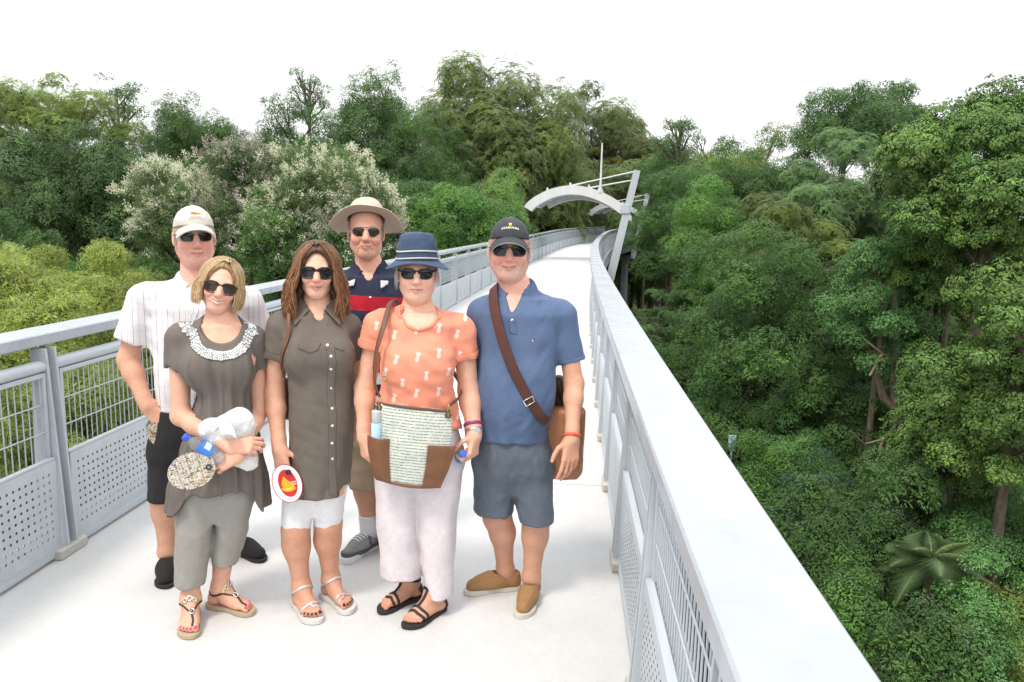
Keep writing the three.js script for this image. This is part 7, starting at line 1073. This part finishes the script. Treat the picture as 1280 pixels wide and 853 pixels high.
  // red oval fan
  const fan = canvasTex(384, 512, (c, w, h) => { c.fillStyle = '#b3242c'; c.fillRect(0, 0, w, h); c.save(); c.translate(w / 2, h / 2); c.fillStyle = '#fbf7f4'; c.beginPath(); c.ellipse(0, 0, w * 0.475, h * 0.48, 0, 0, 7); c.fill(); c.fillStyle = '#c9231f'; c.beginPath(); c.ellipse(8, 0, w * 0.31, h * 0.36, 0, 0, 7); c.fill(); c.fillStyle = '#f6a821'; c.beginPath(); c.moveTo(-100, 40); c.bezierCurveTo(-60, 110, 20, 130, 90, 96); c.bezierCurveTo(70, 60, 60, 30, 80, -10); c.bezierCurveTo(30, 10, 10, -50, -20, -110); c.bezierCurveTo(-40, -50, -90, -30, -70, 30); c.fill(); c.fillStyle = '#ffd23e'; c.beginPath(); c.moveTo(-96, 52); c.bezierCurveTo(-40, 90, 10, 100, 40, 70); c.bezierCurveTo(10, 60, -40, 60, -96, 52); c.fill(); c.fillStyle = '#f2d9d0'; for (let i = 0; i < 6; i++) { c.beginPath(); c.arc(70 + (i % 3) * 18, 10 + Math.floor(i / 3) * 30, 9, 0, 7); c.fill(); } c.fillStyle = '#b96a6a'; for (let i = 0; i < 15; i++) { const a = 2.55 - i * 0.135; c.save(); c.translate(Math.cos(a) * w * 0.40, Math.sin(a) * h * 0.425); c.rotate(a - Math.PI / 2); if (i !== 9) c.fillRect(-6, -7, 12 - (i % 3) * 3, 13); c.restore(); } c.restore(); }, { clamp: true });
  const at = [-0.146, 0.645, 0.128], F = carried(o, 'hand_fan', 'oval red and white paper fan with yellow motif held against white leggings', 'fan', at), s = new THREE.Shape(); s.absellipse(0, 0, 0.062, 0.088, 0, Math.PI * 2); const g = new THREE.ExtrudeGeometry(s, { depth: 0.003, bevelEnabled: false, curveSegments: 48 }), uv = g.attributes.uv, p = g.attributes.position; for (let i = 0; i < p.count; i++) uv.setXY(i, p.getX(i) / 0.062 * 0.5 + 0.5, p.getY(i) / 0.088 * 0.5 + 0.5);
  F.put('blade', g.rotateZ(R(18)).rotateX(R(-6)).translate(...at), phys([0.9, 0.9, 0.9], 0.4, { map: fan }));
  F.put('thumb_hole', new THREE.TorusGeometry(0.009, 0.0035, 6, 18).translate(at[0] + 0.006, at[1] + 0.052, at[2] + 0.004), FRAME.black);
  // her own brown bag hangs behind her back on a shoulder strap
  const BR = leather([0.20, 0.075, 0.035]), sa = [-0.10, 0.98, -0.2], B = carried(o, 'shoulder_bag', 'brown strap bag hanging behind the khaki shirt', 'bag', sa);
  B.put('strap', ribbon([[-0.14, 1.06, -0.18], [-0.150, 1.2, -0.10], [-0.142, 1.375, -0.07], [-0.132, 1.42, -0.02], [-0.128, 1.375, 0.07], [-0.132, 1.27, 0.10], [-0.150, 1.17, 0.075], [-0.162, 1.10, 0.0], [-0.15, 1.05, -0.12], [-0.13, 1.03, -0.16]], 0.016, 0.004, sh.f, { off: 0.004, n: 60 }), BR);
  B.put('pouch', new RoundedBoxGeometry(0.24, 0.2, 0.07, 3, 0.03).translate(-0.10, 0.95, -0.19), BR);
}
// ---- woman in the coral top
{
  const K = 'P4', J = PPL[K].J, Rr = PPL[K].R;
  const rows = rowsOf(Rr.shirt.map((r, i) => i === 1 ? [r[0], r[1], r[2] - 0.02] : r), [0.095, 0.120, 0.130, 0.135, 0.142, 0.145], [-0.012, -0.004, 0.006, 0.012, 0.012, 0.006]);
  const o = makePerson(K, 'person in coral pineapple-print top, blue bucket hat and pale lilac trousers', {
    head: { s: 1.0, w: 1.1, jaw: 1.04, fem: 1, rot: [0, 0, 0], skin: [0.77, 0.50, 0.41], flush: 0.5, smile: 0.0, lip: [0.60, 0.27, 0.25], lipT: 1.05, chin2: 1, old: 1, z: 0.0 }, nr: 0.056, rows: extra(rows, J), bust: [1.19, 0.085], chestSkin: [0.77, 0.49, 0.39],
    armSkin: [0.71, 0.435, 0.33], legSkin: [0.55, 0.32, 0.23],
    arms: [{ k: 'R', dir: [0.12, -0.93, 0.3], palm: [0.85, 0.1, -0.5], pose: { curl: [[30, 30, 18], [38, 34, 20], [44, 36, 22], [50, 40, 22]], thumb: [[0.7, 0.66, 0.35], [0.2, 0.9, 0.35], [0.0, 0.95, 0.3]] }, sc: 0.95, r: [0.054, 0.048, 0.046, 0.033] }, { k: 'L', dir: [-0.10, -0.93, 0.34], palm: [-0.80, -0.05, -0.55], pose: 'grip', sc: 0.97, r: [0.056, 0.052, 0.050, 0.036] }],
    legs: [{ k: 'R', heel: [0.028, -0.092], toe: [-0.152, 0.046], L: 0.238, r: [0.08, 0.058, 0.056, 0.038], nail: [0.62, 0.24, 0.22] }, { k: 'L', heel: [0.132, 0.026], toe: [-0.028, 0.198], L: 0.238, r: [0.08, 0.058, 0.056, 0.038], nail: [0.62, 0.24, 0.22] }],
  });
  shortHair(o, [0.62, 0.57, 0.50], [0.45, 0.40, 0.34], -0.02, 81, 420);
  { const rn = rng(5), paths = []; for (let i = 0; i < 36; i++) { const s = rn() < 0.6 ? -1 : 1, z = 0.045 - rn() * 0.06, p = project(o.headF, [s * 0.085, 0.045 - rn() * 0.02, z], 0.003, 4), e = [p[0] + s * (0.006 + rn() * 0.008), -0.045 - rn() * 0.03, z - 0.01 - rn() * 0.02]; paths.push([v3(p), v3(add3(mix3(p, e, 0.5), [s * 0.006, 0, 0])), v3(e)]); } part('hair', lockGeo(paths, 0.0016, (t) => { const c = mix3([0.66, 0.62, 0.55], [0.5, 0.44, 0.37], t); return () => c; }, 6), HAIR, o.H); }
  sunglasses(o.H, { hw: 0.0275, hh: 0.0185, cx: 0.034, y: 0.004, z: 0.097, shape: 'round', frame: FRAME.black, fr: 0.0032, ear: 0.083 });
  const hat = new THREE.Group(); hat.name = 'bucket_hat'; o.H.add(hat);
  const prof = [[0.0, 0.176], [0.045, 0.177], [0.070, 0.170], [0.079, 0.152], [0.086, 0.11], [0.0925, 0.058]], Yt = (u, v, r0, y0) => { const a = u * Math.PI * 2; return [Math.sin(a) * r0, y0 + 0.004 * Math.sin(a * 2 + 1), Math.cos(a) * r0 * 1.13]; };
  const pr = (v) => { const t = v * (prof.length - 1), k = Math.min(prof.length - 2, Math.floor(t)); return [lerp(prof[k][0], prof[k + 1][0], t - k), lerp(prof[k][1], prof[k + 1][1], t - k)]; }, HB = cloth([0.055, 0.095, 0.175]), HW = cloth([0.72, 0.70, 0.64]);
  part('crown', sheet((u, v) => { const [r, y] = pr(v), q = Yt(u, v, r, y); const d = 0.003 * NZ(q[0] * 22, q[1] * 16, q[2] * 22); return [q[0] * (1 + d * 6), q[1] + d, q[2] * (1 + d * 6)]; }, 56, 24, 0.002), HB, hat);
  part('brim', sheet((u, v) => { const a = u * Math.PI * 2, r = lerp(0.090, 0.138, v), sd = Math.pow(Math.abs(Math.sin(a)), 2); return [Math.sin(a) * r * 1.0, 0.061 - v * (0.012 + 0.028 * sd) + 0.003 * Math.sin(a * 3 + 2) * v, Math.cos(a) * r * (1.13 - 0.1 * v)]; }, 64, 10, 0.003), HB, hat);
  for (const y of [0.096, 0.066]) { const k = (y - 0.058) / 0.052, r = lerp(0.0925, 0.086, k) + 0.0022; part('band', sheet((u, v) => Yt(u, v, r + 0.0012 - v * 0.0008, y + v * 0.006), 56, 2, 0.0015), HW, hat); }
  wear(o);
  const nx = J.neck[0] + 0.012, cut = new Sdf().ell([nx, 1.462, 0.065], [0.098, 0.128, 0.16], 0.01).f;
  const fold = (x, y, z) => 0.0055 * NZ(x * 7, y * 4, z * 7) + 0.0045 * NZ2(x * 10 + y * 12, y * 9 - x * 6, z * 10) + (y < 1.05 ? 0.004 * Math.sin((x * 0.6 + y) * 60 + NZ(x * 4, y * 4, 1) * 3) * sstep(1.08, 0.95, y) : 0);
  const sh = shirtSdf(o, extra(rows, J), { sl: { R: 0.38, L: 0.46 }, slr: [0.068, 0.070], shr: 0.060, hem: hemAt(0.868, 0.012), fold, neckCut: cut, bust: [1.18, 0.098] });
  const pine = canvasTex(512, 512, (c, w) => { c.fillStyle = '#f79f82'; c.fillRect(0, 0, w, w); const rn = rng(12), one = (x, y, a) => { c.save(); c.translate(x, y); c.rotate(a); c.globalAlpha = 0.78 + rn() * 0.2; c.fillStyle = '#fdeee3'; c.beginPath(); c.ellipse(0, 16, 17, 24, 0, 0, 7); c.fill(); for (const q of [-0.55, -0.2, 0.2, 0.55]) { c.save(); c.translate(0, -6); c.rotate(q); c.beginPath(); c.ellipse(0, -16, 5.5, 18, 0, 0, 7); c.fill(); c.restore(); } c.globalAlpha = 0.35; c.strokeStyle = '#f79f82'; c.lineWidth = 2; for (let k = -2; k < 3; k++) { c.beginPath(); c.moveTo(-16, 16 + k * 9); c.lineTo(16, 24 + k * 9); c.moveTo(16, 16 + k * 9); c.lineTo(-16, 24 + k * 9); c.stroke(); } c.restore(); }; for (const [x, y, a] of [[80, 90, 0.25], [250, 60, 0.1], [420, 110, 0.3], [150, 240, 0.1], [330, 220, 0.3], [470, 300, 0.1], [70, 390, 0.3], [250, 380, 0.15], [400, 440, 0.25]]) one(x, y, a); }, { repeat: [3.7, 3.7], offset: [0.1, 0.3] });
  const CO = cloth([0.92, 0.90, 0.90], { map: pine });
  part('printed_top', surf(sh.f, [-0.34, 0.83, -0.23], [0.40, 1.48, 0.27], 0.0085), CO, o.G);
  const PL = cloth([0.82, 0.31, 0.19]);
  { const N = [...Array(17)].map((_, i) => { const a = R(192 + i * 156 / 16); return [nx + 0.098 * Math.cos(a), 1.462 + 0.129 * Math.sin(a), 0.03 + 0.1 * Math.abs(Math.sin(a))]; }), sb = (x, y, z) => sh.base(x, y, z) + fold(x, y, z); part('neck_trim', ribbon(N, 0.012, 0.003, sb, { hug: true, off: 0.0005, n: 40 }), PL, o.G); }
  for (const [k, t] of [['L', 0.43], ['R', 0.35]]) { const e = mix3(J['sh' + k], J['el' + k], t), d = un(add3(J['el' + k], J['sh' + k], -1)), u = un([d[1], -d[0], 0]), w = [d[1] * u[2] - d[2] * u[1], d[2] * u[0] - d[0] * u[2], d[0] * u[1] - d[1] * u[0]], ring = [...Array(12)].map((_, i) => { const a = i / 12 * Math.PI * 2; return add3(add3(e, u, Math.cos(a) * 0.085), w, Math.sin(a) * 0.085); }); part('rolled_cuff', ribbon([...ring, ring[0]], 0.03, 0.004, sh.f, { hug: true, off: 0.0004, n: 48 }), PL, o.G); }
  // wide trousers
  const lg = (a, cz) => a.map((r, i) => [r[0], r[1], cz[i], r[2], r[2] * (i === 2 ? 1.25 : 1.12)]).reverse();
  const hips = [[0.70, 0.02, 0, 0.185, 0.14], [0.78, 0.02, 0.0, 0.190, 0.145], [0.93, 0.021, 0, 0.168, 0.13]];
  const legs = legsSdf(o, hips, lg(Rr.legR, [0, 0, -0.02]), lg(Rr.legL, [0, 0.02, 0.045]), Rr.legR[2][0], Rr.legL[2][0], (x, y, z) => 0.005 * NZ(x * 8, y * 2.2, z * 8) + 0.004 * NZ2(x * 7 + y * 5, y * 5, z * 7), 0.014);
  part('wide_trousers', surf(legs, [-0.23, 0.05, -0.22], [0.27, 0.95, 0.25], 0.0085), cloth([0.84, 0.765, 0.795]), o.G);
  const BK = leather([0.014, 0.013, 0.013], 0.6), BS = std([0.022, 0.02, 0.02], 0.8);
  for (const k of ['R', 'L']) { const sd = sandal(o, k, 0, BS); sd.strap('toe_strap', [[-0.042, 0.008, 0.185], [-0.02, 0.05, 0.196], [0.01, 0.05, 0.195], [0.046, 0.008, 0.17]], 0.013, BK, 0.003); sd.strap('toe_strap', [[-0.040, 0.008, 0.160], [-0.02, 0.06, 0.170], [0.01, 0.06, 0.170], [0.044, 0.008, 0.148]], 0.013, BK, 0.003); sd.strap('instep_strap', [[-0.004, 0.06, 0.170], [-0.003, 0.09, 0.14], [0, 0.12, 0.11]], 0.014, BK, 0.003); sd.strap('ankle_strap', [[0, 0.09, -0.02], [-0.036, 0.09, 0.03], [-0.038, 0.10, 0.075], [0, 0.12, 0.108], [0.038, 0.10, 0.075], [0.036, 0.09, 0.03], [0, 0.09, -0.02]], 0.012, BK, 0.003); sd.strap('heel_counter', [[-0.030, 0.03, 0.03], [-0.02, 0.05, -0.01], [0, 0.05, -0.025], [0.02, 0.05, -0.01], [0.030, 0.03, 0.03]], 0.055, BK, 0.003); }
  { const w = J.wrL, d = un(add3(J.elL, w, -1)), Q = new THREE.Quaternion().setFromUnitVectors(V(0, 0, 1), v3(d)); part('fitness_band', new THREE.TorusGeometry(0.041, 0.004, 8, 32).scale(1, 1, 1.9).applyQuaternion(Q).translate(...add3(w, d, 0.045)), phys([0.26, 0.03, 0.16], 0.4), o.G); part('watch_band', new THREE.TorusGeometry(0.038, 0.0035, 8, 32).scale(1, 1, 2).applyQuaternion(Q).translate(...add3(w, d, 0.018)), SILVER, o.G); const f = add3(add3(w, d, 0.018), [0.012, 0.012, 0.036]); part('watch_face', new THREE.CylinderGeometry(0.014, 0.014, 0.007, 20).rotateX(Math.PI / 2).translate(...f), SILVER, o.G); }
  o.shirt = sh; o.pantsF = legs; WHO.P4 = o;
  bottle(o, 'small water bottle with blue cap held beside lilac trousers', [0.206, 0.765, 0.10], [0.10, 0.42, 0.90], 0.165);
  // -- crossbody bag: striped canvas with leather corner pockets
  const bf = (x, y, z) => Math.min(sh.f(x, y, z), legs(x, y, z)), at = [-0.02, 0.66, 0.20];
  const B = carried(o, 'crossbody_bag', 'striped green and white canvas crossbody bag with brown leather corner pockets', 'bag', at);
  const quad = [[-0.156, 1.028], [0.158, 0.990], [0.112, 0.656], [-0.150, 0.692]], zz = (u, v) => 0.172 + 0.034 * Math.pow(Math.sin(Math.PI * clamp(u, 0, 1)), 0.7) * (0.6 + 0.4 * Math.sin(Math.PI * clamp(v, 0, 1))) + 0.004 * NZ(u * 4, v * 4, 5), pt = (u, v) => { const a = mix3([...quad[3], 0], [...quad[2], 0], u), b = mix3([...quad[0], 0], [...quad[1], 0], u), p = mix3(a, b, v); const bl = 0.035 * (1 - v) * Math.sin(Math.PI * (u < 0.5 ? 0 : 0)); const bulge = 0.022 * Math.sin(Math.PI * v); return [p[0] + (u - 0.5) * 2 * bulge - bl, p[1], zz(u, v)]; };
  const tweed = canvasTex(512, 512, (c, w) => { const rn = rng(8); c.fillStyle = '#e9ebe4'; c.fillRect(0, 0, w, w); for (let y = 0; y < w; y += 20) { for (let x = 0; x < w; x += 4) { c.fillStyle = rn() < 0.75 ? `rgba(${110 + rn() * 50 | 0},${130 + rn() * 45 | 0},${112 + rn() * 40 | 0},.9)` : 'rgba(215,220,210,.8)'; c.fillRect(x, y + rn() * 2, 4, 6 + rn() * 2); } for (let x = 0; x < w; x += 6) { c.fillStyle = `rgba(200,205,198,${rn() * 0.7})`; c.fillRect(x, y + 9 + rn() * 6, 5, 3); } } }, { clamp: false, repeat: [1, 1] });
  const CV = cloth([0.85, 0.85, 0.84], { map: tweed }), LE = leather([0.235, 0.098, 0.042], 0.48), LD = leather([0.14, 0.062, 0.03], 0.5);
  B.put('front', sheet(pt, 30, 30, 0.004, [1, 1]), CV);
  B.put('back', sheet((u, v) => { const p = pt(1 - u, v); return [p[0], p[1], 0.166 - 0.012 * Math.sin(Math.PI * u) - 0.002]; }, 20, 20, 0.004, [1, 1]), CV);
  const off = (p, d) => [p[0], p[1], p[2] + d];
  B.put('corner_pocket', sheet((u, v) => off(pt(lerp(-0.055, 0.22 - 0.02 * (1 - v), u), lerp(-0.01, 0.575, v)), 0.0055 + 0.034 * Math.sin(Math.PI * Math.min(1, u * 1.05)) * Math.sqrt(v)), 10, 16, 0.004), LE);
  B.put('corner_pocket', sheet((u, v) => off(pt(lerp(0.715 - 0.01 * v, 1.03 + 0.035 * v, u), lerp(-0.01, 0.545, v)), 0.0055), 10, 16, 0.004), LE);
  B.put('bottom_trim', ribbon([pt(-0.03, 0), pt(0.25, -0.02), pt(0.5, -0.03), pt(0.75, -0.02), pt(1.02, 0)], 0.016, 0.006, null, { n: 24 }), LE);
  B.put('top_trim', ribbon([pt(0, 1), pt(0.3, 1), pt(0.6, 1), pt(1, 1)].map((p) => off(p, 0.003)), 0.012, 0.005, null, { n: 20 }), LD);
  const hl = pt(0.04, 0.95), hr = pt(0.96, 0.95);
  for (const h of [hl, hr]) { B.put('eyelet', new THREE.TorusGeometry(0.010, 0.0042, 8, 22).translate(h[0], h[1], h[2] + 0.007), LD); B.put('hook', new THREE.TorusGeometry(0.010, 0.0022, 6, 20).scale(0.7, 2.0, 1).rotateY(0.5).translate(h[0] + 0.004, h[1] + 0.024, h[2] + 0.009), GOLD); }
  B.put('strap', ribbon([[hl[0] + 0.004, hl[1] + 0.045, hl[2] + 0.006], [-0.162, 1.12, 0.19], [-0.158, 1.24, 0.16], [-0.132, 1.345, 0.11], [-0.112, 1.425, 0.03], [-0.100, 1.44, -0.04], [-0.05, 1.38, -0.16], [0.06, 1.25, -0.18], [0.16, 1.12, -0.14], [0.205, 1.05, 0.0], [0.19, 1.03, 0.10], [hr[0] + 0.006, hr[1] + 0.045, hr[2] + 0.006]], 0.024, 0.004, sh.f, { off: 0.004, n: 110, wfun: (t) => t < 0.13 || t > 0.8 ? 0.55 : 1 }), LD);
  { const q = [-0.160, 1.135, 0.205]; B.put('buckle', new THREE.TorusGeometry(0.013, 0.0025, 6, 4).rotateZ(Math.PI / 4).scale(1.1, 0.8, 1).translate(...project(sh.f, q, 0.012)), GOLD); }
  const w2 = carried(o, 'spray_bottle', 'small clear bottle with pale blue label tucked in the bag pocket', 'bottle', [-0.160, 0.87, 0.186]), LP = (a) => a.map(([r, y]) => new THREE.Vector2(r, y));
  w2.put('body', new THREE.LatheGeometry(LP([[0, -0.05], [0.021, -0.05], [0.022, -0.04], [0.022, 0.06], [0, 0.06]]), 22).translate(-0.158, 0.885, 0.186), phys([0.42, 0.6, 0.72], 0.35)); w2.put('lid', new THREE.LatheGeometry(LP([[0.0, 0.113], [0.017, 0.113], [0.0195, 0.108], [0.0195, 0.062], [0, 0.062]]), 22).translate(-0.158, 0.885, 0.186), phys([0.72, 0.75, 0.76], 0.15, { transmission: 0.35, thickness: 0 }));
}
// ---- the messenger bag of the man in blue, and what the man in white carries
{
  const o = WHO.P6, f = (x, y, z) => Math.min(o.shirt.f(x, y, z), o.shortsF(x, y, z)), at = [0.24, 0.64, 0.0];
  const B = carried(o, 'messenger_bag', 'brown leather messenger bag worn across a blue polo', 'bag', at), LE = leather([0.36, 0.15, 0.062], 0.42), LD = leather([0.125, 0.045, 0.028], 0.5), DK = leather([0.10, 0.04, 0.024], 0.45);
  const place = (g) => g.scale(1.1, 1.12, 1).rotateY(R(-14)).rotateZ(R(5)).translate(0.226, 0.775, -0.008);
  const rbox = (x, y, z, hx, hy, hz, r) => { const q = [Math.abs(x) - hx + r, Math.abs(y) - hy + r, Math.abs(z) - hz + r]; return Math.hypot(Math.max(q[0], 0), Math.max(q[1], 0), Math.max(q[2], 0)) + Math.min(Math.max(...q), 0) - r; }, taper = (y) => 1 + 0.9 * Math.max(0, -0.06 - y);
  B.put('body', place(surf((x, y, z) => rbox(x * taper(y) - 0.012 * Math.sin(y * 9), y, z * (1 + 0.5 * Math.max(0, y)), 0.104, 0.152, 0.050, 0.026) + 0.0035 * NZ(x * 12, y * 9, z * 12), [-0.15, -0.19, -0.09], [0.15, 0.19, 0.09], 0.006)), LE);
  B.put('flap', place(surf((x, y, z) => Math.max(rbox(x * taper(y) - 0.012 * Math.sin(y * 9), y, z * (1 + 0.5 * Math.max(0, y)), 0.107, 0.157, 0.056, 0.028) + 0.003 * NZ(x * 12, y * 9, z * 12 + 3), -0.105 + 0.35 * x * x * 8 - y, -0.012 - z), [-0.15, -0.19, -0.03], [0.15, 0.19, 0.09], 0.0055)), LE);
  B.put('seam_strip', place(box(0.012, 0.27, 0.004, -0.112, 0, 0.050, 0.001)), LD);
  B.put('side_tab', place(box(0.07, 0.035, 0.008, -0.075, 0.085, 0.066, 0.003)), DK);
  B.put('buckle', place(new THREE.TorusGeometry(0.026, 0.003, 6, 4).rotateZ(Math.PI / 4).scale(1.15, 0.85, 1).translate(-0.09, 0.125, 0.07)), SILVER);
  B.put('back_panel', new Sdf() && surf(new Sdf().cone([0.155, 1.035, -0.10], 0.02, [0.215, 1.05, -0.085], 0.03, 0.03).cone([0.215, 1.05, -0.085], 0.03, [0.30, 0.93, -0.06], 0.028, 0.03).cone([0.20, 0.98, -0.10], 0.03, [0.28, 0.86, -0.08], 0.04, 0.03).f, [0.1, 0.78, -0.16], [0.36, 1.11, 0.0], 0.008), DK);
  const strapW = cloth([0.105, 0.036, 0.026]);
  B.put('strap', ribbon([[0.16, 0.915, 0.13], [0.135, 0.94, 0.16], [0.07, 1.035, 0.18], [-0.005, 1.178, 0.19], [-0.066, 1.338, 0.16], [-0.094, 1.44, 0.10], [-0.098, 1.505, 0.02], [-0.085, 1.49, -0.06], [-0.02, 1.36, -0.16], [0.08, 1.18, -0.18], [0.17, 1.04, -0.13]], 0.045, 0.004, (x, y, z) => Math.min(f(x, y, z), new0(x, y, z)), { off: 0.004, n: 100 }), strapW);
  function new0() { return 1; }
  const q = project(f, [0.078, 1.02, 0.2], 0.011), n = gradOf(f, q); B.put('slider', new THREE.TorusGeometry(0.024, 0.003, 6, 4).rotateZ(Math.PI / 4).scale(1.3, 0.8, 1).rotateZ(R(-62) + Math.PI / 2).applyQuaternion(new THREE.Quaternion().setFromUnitVectors(V(0, 0, 1), v3(n))).translate(...q), SILVER);
}
{
  const o = WHO.P1, hand = o.arms.R.m, pos = V(-0.01, 0.075, 0.03).applyMatrix4(hand).toArray();
  bottle(o, 'small water bottle with blue cap held against black shorts', pos, [0.42, 0.75, 0.5], 0.17);
  const at = add3(pos, [0.0, -0.075, 0.045]), F = carried(o, 'hand_fan', 'printed paper fan half hidden beside black shorts', 'fan', at), s = new THREE.Shape(); s.absellipse(0, 0, 0.045, 0.065, 0, Math.PI * 2);
  const tx = canvasTex(256, 256, (c, w) => { const r2 = rng(41); c.fillStyle = '#d8d3cb'; c.fillRect(0, 0, w, w); for (let i = 0; i < 400; i++) { c.fillStyle = `hsl(${r2() * 70},${15 + r2() * 30}%,${25 + r2() * 60}%)`; c.fillRect(r2() * w, r2() * w, 8 + r2() * 12, 6 + r2() * 12); } }, { clamp: true }), g = new THREE.ExtrudeGeometry(s, { depth: 0.003, bevelEnabled: false, curveSegments: 36 }), uv = g.attributes.uv, p = g.attributes.position; for (let i = 0; i < p.count; i++) uv.setXY(i, p.getX(i) * 10 + 0.5, p.getY(i) * 7 + 0.5);
  F.put('blade', g.rotateZ(R(20)).translate(...at), phys([0.8, 0.8, 0.8], 0.4, { map: tx }));
}
renderer.render(scene, camera);
